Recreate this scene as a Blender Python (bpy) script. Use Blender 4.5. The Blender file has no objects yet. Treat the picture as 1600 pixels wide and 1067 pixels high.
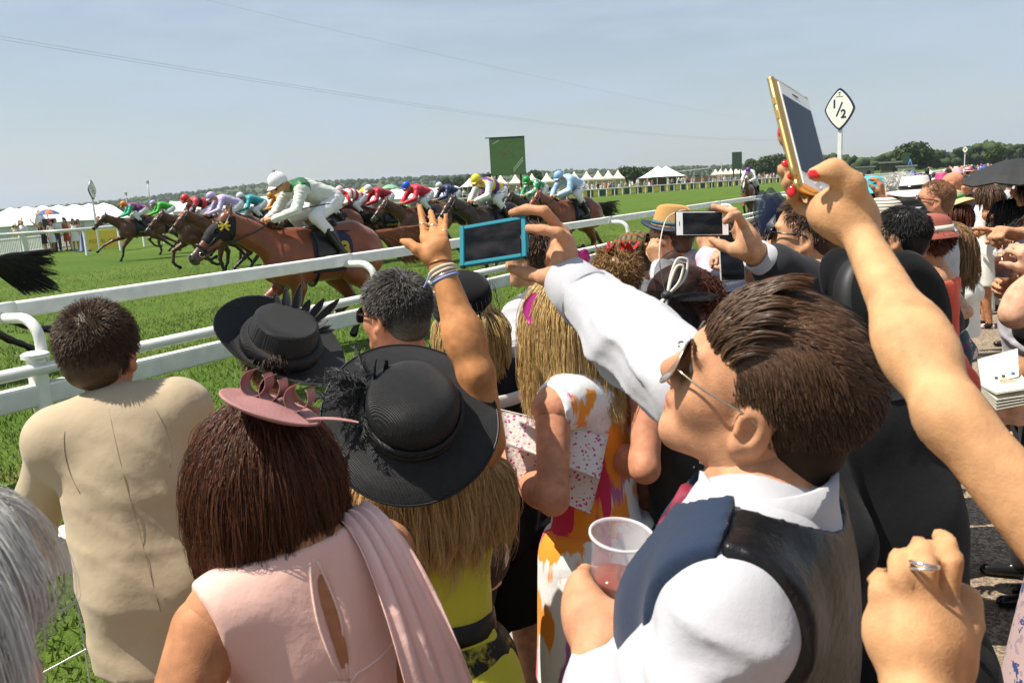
import bpy, math, random, time
import numpy as np
from mathutils import Vector, Matrix
T0 = time.time()
rnd = random.Random(7); nr = np.random.default_rng(7)
SC = bpy.context.scene; COL = SC.collection
R_ = math.radians

# ---------------------------------------------------------------- camera
FPX = 1300.; CAMH = 1.95
ROLL = math.atan(0.0552); PITCH = R_(10.345); YAW = R_(-29.715)
_F0 = np.array([math.sin(YAW), math.cos(YAW), 0]); _R0 = np.array([math.cos(YAW), -math.sin(YAW), 0]); _Z = np.array([0, 0, 1.])
CF = _F0*math.cos(PITCH) - _Z*math.sin(PITCH); _U0 = _F0*math.sin(PITCH) + _Z*math.cos(PITCH)
CR = _R0*math.cos(ROLL) - _U0*math.sin(ROLL); CU = _U0*math.cos(ROLL) + _R0*math.sin(ROLL)
CO = np.array([0, 0, CAMH])
def W(x, y, d):                      # world point seen at photo pixel (x, y), d metres along the view axis
    return CO + d*(CF + CR*(x-800)/FPX - CU*(y-533.5)/FPX)
def G(x, y, z=0.):                   # world point at photo pixel (x, y) on the level z
    r = CF + CR*(x-800)/FPX - CU*(y-533.5)/FPX
    return CO + r*(z-CAMH)/r[2]
cam_data = bpy.data.cameras.new('camera'); cam = bpy.data.objects.new('camera', cam_data); COL.objects.link(cam)
cam_data.sensor_width = 36; cam_data.lens = 36*FPX/1600; cam_data.clip_start = .05; cam_data.clip_end = 6000
cam.matrix_world = Matrix(((CR[0], CU[0], -CF[0], 0), (CR[1], CU[1], -CF[1], 0), (CR[2], CU[2], -CF[2], CAMH), (0, 0, 0, 1)))
cam_data.dof.use_dof = True; cam_data.dof.focus_distance = 3.6; cam_data.dof.aperture_fstop = 14.0
SC.camera = cam

# ---------------------------------------------------------------- sky, sun, exposure
SUN_EL = R_(61); SUN_AZ = YAW + R_(-96)           # azimuth from +Y towards +X
w = bpy.data.worlds.new('World'); SC.world = w; w.use_nodes = True
nt = w.node_tree; bg = nt.nodes['Background']
sky = nt.nodes.new('ShaderNodeTexSky'); sky.sky_type = 'NISHITA'; sky.sun_disc = False
sky.sun_elevation = SUN_EL; sky.sun_rotation = SUN_AZ
sky.air_density = 1.2; sky.dust_density = .6; sky.ozone_density = 1.0; sky.altitude = 50
hsv = nt.nodes.new('ShaderNodeHueSaturation'); hsv.inputs['Saturation'].default_value = .8
nt.links.new(sky.outputs[0], hsv.inputs['Color'])
# a few thin streaks of cloud
tc = nt.nodes.new('ShaderNodeTexCoord'); mp = nt.nodes.new('ShaderNodeMapping'); mp.inputs['Scale'].default_value = (2.2, 2.2, 11)
nz = nt.nodes.new('ShaderNodeTexNoise'); nz.inputs['Scale'].default_value = 2.1; nz.inputs['Detail'].default_value = 7; nz.inputs['Roughness'].default_value = .58
rp = nt.nodes.new('ShaderNodeValToRGB'); rp.color_ramp.elements[0].position = .42; rp.color_ramp.elements[0].color = (.40, .40, .40, 1); rp.color_ramp.elements[1].position = .68
rp.color_ramp.elements[1].color = (.85, .85, .85, 1)
mx = nt.nodes.new('ShaderNodeMix'); mx.data_type = 'RGBA'; mx.inputs['B'].default_value = (5.0, 6.0, 7.2, 1)
nt.links.new(tc.outputs['Generated'], mp.inputs[0]); nt.links.new(mp.outputs[0], nz.inputs['Vector']); nt.links.new(nz.outputs['Fac'], rp.inputs[0])
nt.links.new(rp.outputs[0], mx.inputs['Factor']); nt.links.new(hsv.outputs[0], mx.inputs['A']); nt.links.new(mx.outputs['Result'], bg.inputs['Color'])
bg.inputs['Strength'].default_value = .066
sd = bpy.data.lights.new('sun', 'SUN'); sun = bpy.data.objects.new('sun', sd); COL.objects.link(sun)
sd.energy = 4.5; sd.angle = R_(.5); sd.color = (1, .93, .82)
_sv = Vector((math.sin(SUN_AZ)*math.cos(SUN_EL), math.cos(SUN_AZ)*math.cos(SUN_EL), math.sin(SUN_EL)))
sun.rotation_euler = (-_sv).to_track_quat('-Z', 'Y').to_euler(); sun.location = (0, 0, 30)
SC.view_settings.view_transform = 'Standard'; SC.view_settings.look = 'None'; SC.view_settings.exposure = .70; SC.view_settings.gamma = 1
SC.cycles.use_denoising = True; SC.cycles.max_bounces = 8; SC.cycles.transparent_max_bounces = 12; SC.cycles.caustics_reflective = False; SC.cycles.caustics_refractive = False
# ---------------------------------------------------------------- materials
MATS = {}
def M(name, col=(.5, .5, .5), rough=.6, metal=0., spec=.5, var=0., vscale=8., bump=None, objcol=False, sheen=0., coat=0., trans=0., alpha=1., sss=0., ior=1.45, strand=0., col2=None, fn=None, emit=None, aniso=0.):
    if name in MATS: return MATS[name]
    m = bpy.data.materials.new(name); m.use_nodes = True; t = m.node_tree; p = t.nodes['Principled BSDF']
    L = t.links.new; N = t.nodes.new
    I = p.inputs
    I['Roughness'].default_value = rough; I['Metallic'].default_value = metal; I['Specular IOR Level'].default_value = spec
    I['Sheen Weight'].default_value = sheen; I['Coat Weight'].default_value = coat; I['Transmission Weight'].default_value = trans; I['Alpha'].default_value = alpha; I['IOR'].default_value = ior
    if sss: I['Subsurface Weight'].default_value = sss; I['Subsurface Radius'].default_value = (.6, .22, .1); I['Subsurface Scale'].default_value = .012
    c = (*col[:3], 1)
    I['Base Color'].default_value = c
    co = N('ShaderNodeTexCoord').outputs['Object']
    out = None
    if objcol: out = N('ShaderNodeObjectInfo').outputs['Color']
    def mixc(fac, a, b, mode='MIX'):
        n = N('ShaderNodeMix'); n.data_type = 'RGBA'; n.blend_type = mode
        for v, k in ((fac, 'Factor'), (a, 'A'), (b, 'B')):
            if hasattr(v, 'links'): L(v, n.inputs[k])
            elif k == 'Factor': n.inputs[k].default_value = v
            else: n.inputs[k].default_value = (*v[:3], 1)
        return n.outputs['Result']
    if fn: out = fn(t, co, mixc, out or c)
    if strand:
        a = N('ShaderNodeAttribute'); a.attribute_name = 'rnd'
        c2 = col2 or tuple(min(1, x*2.2) for x in col)
        out = mixc(a.outputs['Fac'], tuple(x*(1-strand) for x in col), c2)
    if var:
        n = N('ShaderNodeTexNoise'); n.inputs['Scale'].default_value = vscale; n.inputs['Detail'].default_value = 5; L(co, n.inputs['Vector'])
        r = N('ShaderNodeMapRange'); r.inputs[1].default_value = .3; r.inputs[2].default_value = .7; r.inputs[3].default_value = 1-var; r.inputs[4].default_value = 1+var
        L(n.outputs['Fac'], r.inputs[0])
        g = N('ShaderNodeCombineColor'); [L(r.outputs[0], g.inputs[i]) for i in range(3)]
        out = mixc(1., out or c, g.outputs[0], 'MULTIPLY')
    if out is not None: L(out, I['Base Color'])
    if bump:
        nrm = None
        for kind, sc, st, dist in bump:
            if kind == 'noise':
                n = N('ShaderNodeTexNoise'); n.inputs['Scale'].default_value = sc; n.inputs['Detail'].default_value = 6; h = n.outputs['Fac']
            elif kind == 'vor':
                n = N('ShaderNodeTexVoronoi'); n.inputs['Scale'].default_value = sc; h = n.outputs['Distance']
            else:
                n = N('ShaderNodeTexWave'); n.inputs['Scale'].default_value = sc; n.bands_direction = kind; n.inputs['Distortion'].default_value = 1.; h = n.outputs['Fac']
            L(co, n.inputs['Vector'])
            b = N('ShaderNodeBump'); b.inputs['Strength'].default_value = st; b.inputs['Distance'].default_value = dist; L(h, b.inputs['Height'])
            if nrm: L(nrm, b.inputs['Normal'])
            nrm = b.outputs['Normal']
        L(nrm, I['Normal'])
    if emit: I['Emission Color'].default_value = (*emit[:3], 1); I['Emission Strength'].default_value = emit[3]
    MATS[name] = m
    return m
def cloth(name, col, rough=.85, **k):
    k.setdefault('bump', [('noise', 9, .35, .02), ('noise', 420, .25, .001)]); k.setdefault('var', .06); k.setdefault('sheen', .12); k.setdefault('spec', .25)
    return M(name, col, rough, **k)
OC_CLOTH = cloth('tinted_cloth', (.5, .5, .5), objcol=True)
OC_HAIR = M('tinted_hair', (.1, .1, .1), .45, objcol=True, var=.35, vscale=40, bump=[('Z', 60, .5, .01)])
OC_SKIN = M('tinted_skin', (.5, .3, .2), .5, objcol=True, var=.06, vscale=18)
OC_PLAIN = M('tinted_plain', (.5, .5, .5), .5, objcol=True)
def skin(name, col): return M(name, col, .6, spec=.26, var=.22, vscale=34, bump=[('noise', 420, .3, .0012), ('noise', 60, .25, .003), ('vor', 300, .15, .001)], sss=.12)
SKIN = skin('skin', (.54, .28, .155)); SKIN_TAN = skin('tanned_skin', (.43, .195, .095)); SKIN_PALE = skin('pale_skin', (.60, .34, .22)); SKIN_RED = skin('flushed_skin', (.54, .235, .135))
LIP = M('lips', (.42, .15, .12), .4); EYE = M('eye_white', (.75, .72, .68), .2); IRIS = M('iris', (.03, .02, .015), .15)
BLACKFELT = M('black_felt', (.008, .008, .009), .95, spec=.15, sheen=.06, bump=[('noise', 260, .3, .002)])
GLOSSBLACK = M('gloss_black', (.008, .008, .009), .18); GOLDM = M('gold', (.72, .45, .16), .28, metal=1); SILVER = M('silver', (.75, .75, .76), .22, metal=1)
LENS = M('dark_lens', (.012, .010, .009), .06, spec=.8); WHITEP = M('white_paint', (.74, .74, .71), .42, var=.09, vscale=7, bump=[('noise', 60, .06, .002)]); NAVYC = cloth('navy_cloth', (.012, .018, .05)); YELLOWP = M('yellow_lettering', (.75, .55, .05), .6)

# ---------------------------------------------------------------- objects
def prop(o, label=None, cat=None, group=None, kind=None):
    if label: o['label'] = label
    if cat: o['category'] = cat
    if group: o['group'] = group
    if kind: o['kind'] = kind
    return o
def empty(name, loc=(0, 0, 0), label=None, cat=None, group=None, rz=0.):
    o = bpy.data.objects.new(name, None); COL.objects.link(o); o.location = tuple(float(v) for v in loc); o.rotation_euler = (0, 0, rz); o.empty_display_size = .1
    return prop(o, label, cat, group)
def mesh_np(name, V, F, mats, matidx=None, smooth=True, attr=None):
    me = bpy.data.meshes.new(name); V = np.asarray(V, np.float32)
    Fl = F if isinstance(F, list) and len(F) and isinstance(F[0], np.ndarray) else [np.asarray(F)]
    Fl = [f for f in Fl if len(f)]
    loops = np.concatenate([f.ravel() for f in Fl]).astype(np.int32); sizes = np.concatenate([np.full(len(f), f.shape[1]) for f in Fl]).astype(np.int32)
    me.vertices.add(len(V)); me.vertices.foreach_set('co', V.ravel())
    me.loops.add(len(loops)); me.loops.foreach_set('vertex_index', loops)
    me.polygons.add(len(sizes)); st = np.zeros(len(sizes), np.int32); st[1:] = np.cumsum(sizes)[:-1]
    me.polygons.foreach_set('loop_start', st); me.polygons.foreach_set('loop_total', sizes)
    if smooth is True: me.polygons.foreach_set('use_smooth', np.ones(len(sizes), bool))
    elif smooth is False: me.polygons.foreach_set('use_smooth', np.zeros(len(sizes), bool))
    else: me.polygons.foreach_set('use_smooth', np.asarray(smooth, bool))
    for m in (mats if isinstance(mats, (list, tuple)) else [mats]): me.materials.append(m)
    if matidx is not None: me.polygons.foreach_set('material_index', np.asarray(matidx, np.int32))
    if attr is not None:
        a = me.attributes.new('rnd', 'FLOAT', 'POINT'); a.data.foreach_set('value', np.asarray(attr, np.float32))
    me.update(); me.validate()
    return me
def link(name, me, parent=None, color=None, loc=None):
    o = bpy.data.objects.new(name, me); COL.objects.link(o)
    if parent is not None: o.parent = parent
    if color is not None: o.color = (*color[:3], 1)
    if loc is not None: o.location = tuple(float(v) for v in loc)
    return o
def put(name, geo, mat, parent=None, color=None, smooth=True, o0=None, attr=None, matidx=None):
    """geo = (V, F) in world coordinates; V is moved relative to the parent's location"""
    V, F = geo[0], geo[1]; V = np.asarray(V, float)
    if attr is None and len(geo) > 2: attr = geo[2]
    base = np.zeros(3)
    p = parent
    while p is not None: base = base + np.array(p.location); p = p.parent
    if parent is None and o0 is not None: base = np.asarray(o0, float)
    o = link(name, mesh_np(name, V-base, F, mat, matidx, smooth, attr), parent, color)
    if parent is None and o0 is not None: o.location = tuple(base)
    return o
def copy_tree(o, parent=None):
    c = o.copy(); COL.objects.link(c); c.parent = parent
    for ch in o.children: copy_tree(ch, c)
    return c
def join(*gs):
    Vs, Q, T, A, n = [], [], [], [], 0
    for g in gs:
        V, F = g[0], g[1]
        for f in (F if isinstance(F, list) else [F]):
            f = np.asarray(f)
            if len(f): (Q if f.shape[1] == 4 else T).append(f+n)
        Vs.append(np.asarray(V, float)); A.append(g[2] if len(g) > 2 else np.full(len(V), .5)); n += len(V)
    F = []
    if Q: F.append(np.concatenate(Q))
    if T: F.append(np.concatenate(T))
    return np.concatenate(Vs), F, np.concatenate(A)
def nrmz(v): v = np.asarray(v, float); return v/(np.linalg.norm(v, axis=-1, keepdims=True)+1e-12)
def frame(up, fwd):                  # columns x(right) y(forward) z(up)
    z = nrmz(up); x = nrmz(np.cross(fwd, z)); y = np.cross(z, x)
    return np.stack([x, y, z], 1)
def rotz(a): c, s = math.cos(a), math.sin(a); return np.array([[c, -s, 0], [s, c, 0], [0, 0, 1.]])
def rotx(a): c, s = math.cos(a), math.sin(a); return np.array([[1., 0, 0], [0, c, -s], [0, s, c]])
def roty(a): c, s = math.cos(a), math.sin(a); return np.array([[c, 0, s], [0, 1., 0], [-s, 0, c]])
def xf(geo, Mx=None, t=(0, 0, 0)):
    V = np.asarray(geo[0], float)
    if Mx is not None: V = V@np.asarray(Mx).T
    return (V+np.asarray(t), *geo[1:])
def box(c, s, Mx=None, bev=0.):
    c = np.asarray(c, float); hx, hy, hz = np.asarray(s, float)/2
    if bev:
        b = bev; P = []
        for sx in (-1, 1):
            for sy in (-1, 1):
                for sz in (-1, 1):
                    P += [(sx*hx, sy*(hy-b), sz*(hz-b)), (sx*(hx-b), sy*hy, sz*(hz-b)), (sx*(hx-b), sy*(hy-b), sz*hz)]
        V = np.array(P)
        ix = lambda sx, sy, sz: ((sx > 0)*4+(sy > 0)*2+(sz > 0))*3
        Q, T = [], []
        for k in range(3):
            for s1 in (-1, 1):
                q = []
                for a, b2 in ((-1, -1), (1, -1), (1, 1), (-1, 1)):
                    v = [a, b2]; v.insert(k, s1); q.append(ix(*v)+k)
                Q.append(q)
        for k in range(3):
            o1, o2 = [i for i in range(3) if i != k]
            for a in (-1, 1):
                for b2 in (-1, 1):
                    q = []
                    for e, f in ((-1, o1), (1, o1), (1, o2), (-1, o2)):
                        v = [0, 0, 0]; v[k] = e; v[o1] = a; v[o2] = b2; q.append(ix(*v)+f)
                    Q.append(q)
        for sx in (-1, 1):
            for sy in (-1, 1):
                for sz in (-1, 1): i = ix(sx, sy, sz); T.append([i, i+1, i+2])
        Q, T = np.array(Q), np.array(T)
        def fix(F):
            cen = V[F].mean(1); n = np.cross(V[F[:, 1]]-V[F[:, 0]], V[F[:, 2]]-V[F[:, 0]]); bad = (n*cen).sum(1) < 0; F[bad] = F[bad][:, ::-1]; return F
        Fs = [fix(Q), fix(T)]
    else:
        V = np.array([(x, y, z) for x in (-hx, hx) for y in (-hy, hy) for z in (-hz, hz)])
        Fs = [np.array([[0, 1, 3, 2], [4, 6, 7, 5], [0, 4, 5, 1], [2, 3, 7, 6], [0, 2, 6, 4], [1, 5, 7, 3]])]
    if Mx is not None: V = V@np.asarray(Mx).T
    return V+c, Fs
def tube(pts, r, n=8, closed=False, flat=None, cap=True):
    P = np.asarray(pts, float); m = len(P); r = np.broadcast_to(np.asarray(r, float), (m,))
    if closed: T = np.roll(P, -1, 0)-np.roll(P, 1, 0)
    else: T = np.gradient(P, axis=0)
    T = nrmz(T); ref = np.array([0, 0, 1.]) if flat is None else np.asarray(flat[0], float)
    if abs(T[:, 2]).max() > .95 and flat is None: ref = np.array([.31, .95, .05])
    A = nrmz(np.cross(T, ref)); B = np.cross(A, T)
    fl = 1. if flat is None else flat[1]
    th = np.arange(n)*2*math.pi/n
    V = P[:, None]+r[:, None, None]*(A[:, None]*np.cos(th)[None, :, None]+B[:, None]*(np.sin(th)*fl)[None, :, None])
    V = V.reshape(-1, 3); mm = m if closed else m-1
    i = np.arange(mm)[:, None]*n; j = np.arange(n)[None]; i2 = ((np.arange(mm)+1) % m)[:, None]*n
    Q = np.stack([i+j, i+(j+1) % n, i2+(j+1) % n, i2+j], -1).reshape(-1, 4)
    F = [Q]
    if cap and not closed:
        V = np.concatenate([V, P[:1], P[-1:]]); a = len(V)-2; jj = np.arange(n)
        F.append(np.concatenate([np.stack([np.full(n, a), (jj+1) % n, jj], 1), np.stack([np.full(n, a+1), (m-1)*n+jj, (m-1)*n+(jj+1) % n], 1)]))
    return V, F
def lathe(prof, n=32, Mx=None, t=(0, 0, 0), sx=1., sy=1., fn=None):
    P = np.asarray(prof, float); th = np.arange(n)*2*math.pi/n
    V = np.stack([P[:, None, 0]*np.cos(th)[None]*sx, P[:, None, 0]*np.sin(th)[None]*sy, np.repeat(P[:, 1:2], n, 1)], -1)
    if fn is not None: V = fn(V, th, P)
    V = V.reshape(-1, 3); m = len(P); i = np.arange(m-1)[:, None]*n; j = np.arange(n)[None]
    Q = np.stack([i+j, i+(j+1) % n, i+n+(j+1) % n, i+n+j], -1).reshape(-1, 4)
    if Mx is not None: V = V@np.asarray(Mx).T
    return V+np.asarray(t), [Q]
def sphere(c, r, n=12, m=8, Mx=None):
    a = np.linspace(-math.pi/2, math.pi/2, m+1); g = lathe(np.stack([np.cos(a)+1e-5, np.sin(a)], 1), n)
    V = g[0]*np.broadcast_to(np.asarray(r, float), (3,))
    if Mx is not None: V = V@np.asarray(Mx).T
    return V+np.asarray(c), g[1]
def spline(pts, n=24):
    P = np.asarray(pts, float); m = len(P); Q = np.concatenate([2*P[:1]-P[1:2], P, 2*P[-1:]-P[-2:-1]])
    t = np.linspace(0, m-1-1e-6, n); i = t.astype(int); f = (t-i)[:, None]
    a, b, c, d = Q[i], Q[i+1], Q[i+2], Q[i+3]
    return .5*(2*b+(c-a)*f+(2*a-5*b+4*c-d)*f**2+(3*b-a-3*c+d)*f**3)
def sheet(rows, thick=.002, flip=False):
    """rows: (m, n, 3) grid of points -> a thin closed sheet"""
    P = np.asarray(rows, float); m, n = P.shape[:2]
    du = np.gradient(P, axis=0); dv = np.gradient(P, axis=1); N = nrmz(np.cross(du, dv))
    if flip: N = -N
    V = np.concatenate([(P+N*thick/2).reshape(-1, 3), (P-N*thick/2).reshape(-1, 3)]); k = m*n
    i = np.arange(m-1)[:, None]*n; j = np.arange(n-1)[None]
    Q = np.stack([i+j, i+j+1, i+n+j+1, i+n+j], -1).reshape(-1, 4)
    e = np.concatenate([np.arange(n), np.arange(1, m)*n+n-1, (m-1)*n+np.arange(n-2, -1, -1), np.arange(m-2, 0, -1)*n])
    e2 = np.roll(e, -1); S = np.stack([e2, e, e+k, e2+k], 1)
    return V, [np.concatenate([Q if flip else Q[:, ::-1], (Q[:, ::-1] if flip else Q)+k, S])]
def text_geo(txt, size, ext=.002, bold=0.):
    cu = bpy.data.curves.new('lettering', 'FONT'); cu.body = txt; cu.size = size; cu.extrude = ext; cu.align_x = 'CENTER'; cu.align_y = 'CENTER'; cu.offset = bold
    o = bpy.data.objects.new('lettering', cu); COL.objects.link(o); dg = bpy.context.evaluated_depsgraph_get(); me = bpy.data.meshes.new_from_object(o.evaluated_get(dg))
    V = np.array([v.co[:] for v in me.vertices]); me.calc_loop_triangles(); F = np.array([t.vertices[:] for t in me.loop_triangles])
    bpy.data.objects.remove(o); bpy.data.curves.remove(cu); bpy.data.meshes.remove(me)
    return V, [F]

# ---------------------------------------------------------------- soft bodies: smooth unions of limbs, meshed with surface nets
class Body:
    def __init__(s): s.p = []
    def cap(s, a, b, ra, rb=None, k=.02, l=0, sc=None, op=1): s.p.append(('c', np.asarray(a, float), np.asarray(b, float), ra, ra if rb is None else rb, k, l, sc, op)); return s
    def ell(s, c, r, Mx=None, k=.02, l=0, op=1): s.p.append(('e', np.asarray(c, float), np.broadcast_to(np.asarray(r, float), (3,)), Mx, None, k, l, None, op)); return s
    def chain(s, pts, rs, k=.012, l=0):
        for i in range(len(pts)-1): s.cap(pts[i], pts[i+1], rs[i], rs[i+1], k, l)
        return s
    def sel(s, labs): b = Body(); b.p = [q for q in s.p if q[6] in labs]; return b
    def mesh(s, vox, infl=0., mod=None, planes=(), lab=False, bounds=None):
        lo, hi = [], []
        for q in s.p:
            if q[8] < 0: continue
            if q[0] == 'c':
                r = max(q[3], q[4])+infl
                lo.append(np.minimum(q[1], q[2])-r); hi.append(np.maximum(q[1], q[2])+r)
            else: r = max(q[2])+infl if q[3] is not None else q[2]+infl; lo.append(q[1]-r); hi.append(q[1]+r)
        lo = np.min(lo, 0)-3*vox; hi = np.max(hi, 0)+3*vox
        if bounds is not None: lo = np.maximum(lo, bounds[0]); hi = np.minimum(hi, bounds[1])
        n = np.ceil((hi-lo)/vox).astype(int)+1
        while np.prod(n.astype(float)) > 6e6: vox *= 1.15; n = np.ceil((hi-lo)/vox).astype(int)+1
        ax = [(lo[i]+np.arange(n[i])*vox).astype(np.float32) for i in range(3)]
        D = np.full(n, 1., np.float32); LB = np.zeros(n, np.uint8) if lab else None
        for q in s.p:
            k = q[5]; m = 3*vox+k+infl
            if q[0] == 'c': r = max(q[3], q[4]); l0 = np.minimum(q[1], q[2])-r-m; h0 = np.maximum(q[1], q[2])+r+m
            else: r = max(q[2]) if q[3] is not None else q[2]; l0 = q[1]-r-m; h0 = q[1]+r+m
            i0 = np.clip(np.floor((l0-lo)/vox).astype(int), 0, n); i1 = np.clip(np.ceil((h0-lo)/vox).astype(int)+1, 0, n)
            if (i1 <= i0).any(): continue
            sl_ = tuple(slice(i0[i], i1[i]) for i in range(3))
            X = ax[0][sl_[0]][:, None, None]; Y = ax[1][sl_[1]][None, :, None]; Z = ax[2][sl_[2]][None, None, :]
            if q[0] == 'c':
                a, b = q[1], q[2]
                if q[7] is not None:       # flattened: squeeze along a direction
                    dirn, f = np.asarray(q[7][0], float), q[7][1]
                    pa = [X-a[0], Y-a[1], Z-a[2]]; dd = pa[0]*dirn[0]+pa[1]*dirn[1]+pa[2]*dirn[2]
                    pa = [pa[i]+dd*dirn[i]*(1/f-1) for i in range(3)]
                    ba = b-a; ba = ba+dirn*(ba@dirn)*(1/f-1)
                else: pa = [X-a[0], Y-a[1], Z-a[2]]; ba = b-a
                bb = max(float(ba@ba), 1e-9)
                t = np.clip((pa[0]*ba[0]+pa[1]*ba[1]+pa[2]*ba[2])/bb, 0, 1)
                d = np.sqrt((pa[0]-t*ba[0])**2+(pa[1]-t*ba[1])**2+(pa[2]-t*ba[2])**2)-(q[3]+(q[4]-q[3])*t)
                if q[7] is not None: d = d*(.5+.5*q[7][1])
            else:
                P = [X-q[1][0], Y-q[1][1], Z-q[1][2]]
                if q[3] is not None: Mi = np.asarray(q[3]).T; P = [Mi[i, 0]*P[0]+Mi[i, 1]*P[1]+Mi[i, 2]*P[2] for i in range(3)]
                r = q[2]; k0 = np.sqrt((P[0]/r[0])**2+(P[1]/r[1])**2+(P[2]/r[2])**2)+1e-6
                k1 = np.sqrt((P[0]/r[0]**2)**2+(P[1]/r[1]**2)**2+(P[2]/r[2]**2)**2)+1e-6
                d = k0*(k0-1)/k1
            d = d.astype(np.float32); e = D[sl_]
            if q[8] > 0:
                d = d-np.float32(infl)
                if lab: LB[sl_][d < e] = q[6]
                h = np.maximum(k-np.abs(d-e), 0)/max(k, 1e-6); D[sl_] = np.minimum(d, e)-h*h*k*.25
            else:
                d = -d; h = np.maximum(k-np.abs(d-e), 0)/max(k, 1e-6)
                if lab: LB[sl_][(d > e) & (d < vox*2)] = q[6]
                D[sl_] = np.maximum(d, e)+h*h*k*.25
        X, Y, Z = ax[0][:, None, None], ax[1][None, :, None], ax[2][None, None, :]
        if mod is not None: D += mod(X, Y, Z).astype(np.float32)
        for (pt, no) in planes: D = np.maximum(D, ((X-pt[0])*no[0]+(Y-pt[1])*no[1]+(Z-pt[2])*no[2]).astype(np.float32))
        return snets(D, LB, lo, vox)
def snets(D, LB, lo, vox):
    s = D < 0; n = np.array(D.shape)
    c = np.zeros(n-1, np.uint8); offs = [(i, j, k) for i in (0, 1) for j in (0, 1) for k in (0, 1)]
    vw = lambda A, o: A[o[0]:A.shape[0]-1+o[0], o[1]:A.shape[1]-1+o[1], o[2]:A.shape[2]-1+o[2]]
    for o in offs: c += vw(s, o)
    I = np.nonzero((c > 0) & (c < 8)); m = len(I[0])
    cv = {o: D[I[0]+o[0], I[1]+o[1], I[2]+o[2]] for o in offs}
    acc = np.zeros((m, 3), np.float32); cnt = np.zeros(m, np.float32)
    for o in offs:
        for a in range(3):
            if o[a]: continue
            q = list(o); q[a] = 1; q = tuple(q); x, y = cv[o], cv[q]; cr = (x < 0) != (y < 0); t = np.where(cr, x/(x-y+1e-12), 0)
            P = np.array(o, np.float32)[None].repeat(m, 0); P[:, a] += t; acc += P*cr[:, None]; cnt += cr
    V = (np.stack(I, 1)+acc/cnt[:, None])*vox+lo
    idx = np.full(n-1, -1, np.int64); idx[I] = np.arange(m); F = []
    for a in range(3):
        b, c2 = (a+1) % 3, (a+2) % 3
        s0 = [slice(None)]*3; s1 = [slice(None)]*3; s0[a] = slice(0, -1); s1[a] = slice(1, None)
        x, y = s[tuple(s0)], s[tuple(s1)]; E = np.nonzero(x != y); inside = x[E]
        E = [np.array(e) for e in E]; ok = (E[b] > 0) & (E[c2] > 0) & (E[b] < n[b]-1) & (E[c2] < n[c2]-1)
        E = [e[ok] for e in E]; inside = inside[ok]; q = []
        for db, dc in ((-1, -1), (0, -1), (0, 0), (-1, 0)):
            e = [v.copy() for v in E]; e[b] += db; e[c2] += dc; q.append(idx[tuple(e)])
        q = np.stack(q, 1); q[~inside] = q[~inside][:, ::-1]; F.append(q)
    F = np.concatenate(F)
    if LB is not None:
        lv = LB[I[0], I[1], I[2]]
        # nearest corner carries the label
        fl = lv[F[:, 0]]
        return V, [F], fl
    return V, [F]

# ---------------------------------------------------------------- hair strands
def strands(P, r0, r1=None, sides=3):
    """P (S, m, 3) polylines -> 3-sided tapering strands with a random value each"""
    P = np.asarray(P, float); S, m = P.shape[:2]; r1 = r0*.25 if r1 is None else r1
    T = nrmz(np.gradient(P, axis=1)); ref = nrmz(nr.normal(size=(S, 1, 3))); A = nrmz(np.cross(T, ref)); B = np.cross(T, A)
    rr = (r0+(r1-r0)*np.linspace(0, 1, m)**1.5)[None, :, None, None]*nr.uniform(.7, 1.3, (S, 1, 1, 1)); th = np.arange(sides)*2*math.pi/sides
    V = P[:, :, None]+rr*(A[:, :, None]*np.cos(th)[None, None, :, None]+B[:, :, None]*np.sin(th)[None, None, :, None])
    s = np.arange(S)[:, None, None]*m*sides; i = np.arange(m-1)[None, :, None]*sides; j = np.arange(sides)[None, None]
    Q = np.stack([s+i+j, s+i+(j+1) % sides, s+i+sides+(j+1) % sides, s+i+sides+j], -1).reshape(-1, 4)
    a = np.repeat(nr.random(S), m*sides)
    return V.reshape(-1, 3), [Q], a
def grow(roots, dirs, length, m=8, grav=0., comb=None, stiff=.5, curl=0., cols=(), wav=0., wavf=3., gvec=(0, 0, -1.), swirl=None):
    """grow polylines; cols = ellipsoids (centre, radii, rot) the hair stays outside of"""
    S = len(roots); P = np.zeros((S, m, 3)); P[:, 0] = roots; d = nrmz(dirs)
    Ls = np.broadcast_to(np.asarray(length, float), (S,))*nr.uniform(.8, 1.1, S); st = Ls/(m-1)
    g = np.asarray(gvec, float); ph = nr.random((S, 1))*6.28; cd = nrmz(nr.normal(size=(S, 3)))
    for i in range(1, m):
        f = i/(m-1)
        dn = d*stiff+g*grav*(.3+f)
        if comb is not None: dn = dn+(comb(P[:, i-1]) if callable(comb) else comb)
        if curl: dn = dn+curl*nr.normal(size=(S, 3))
        if wav: dn = dn+wav*cd*np.cos(ph+f*wavf*6.28)
        d = nrmz(dn); p = P[:, i-1]+d*st[:, None]
        for (c, r, Mx) in cols:
            q = p-c
            if Mx is not None: q = q@Mx
            e = np.sqrt(((q/r)**2).sum(1, keepdims=True)); ins = e[:, 0] < 1
            q2 = q/np.maximum(e, .05); q2 = q2 if Mx is None else q2@Mx.T
            p = np.where(ins[:, None], c+q2, p)
        P[:, i] = p
    return P
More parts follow.
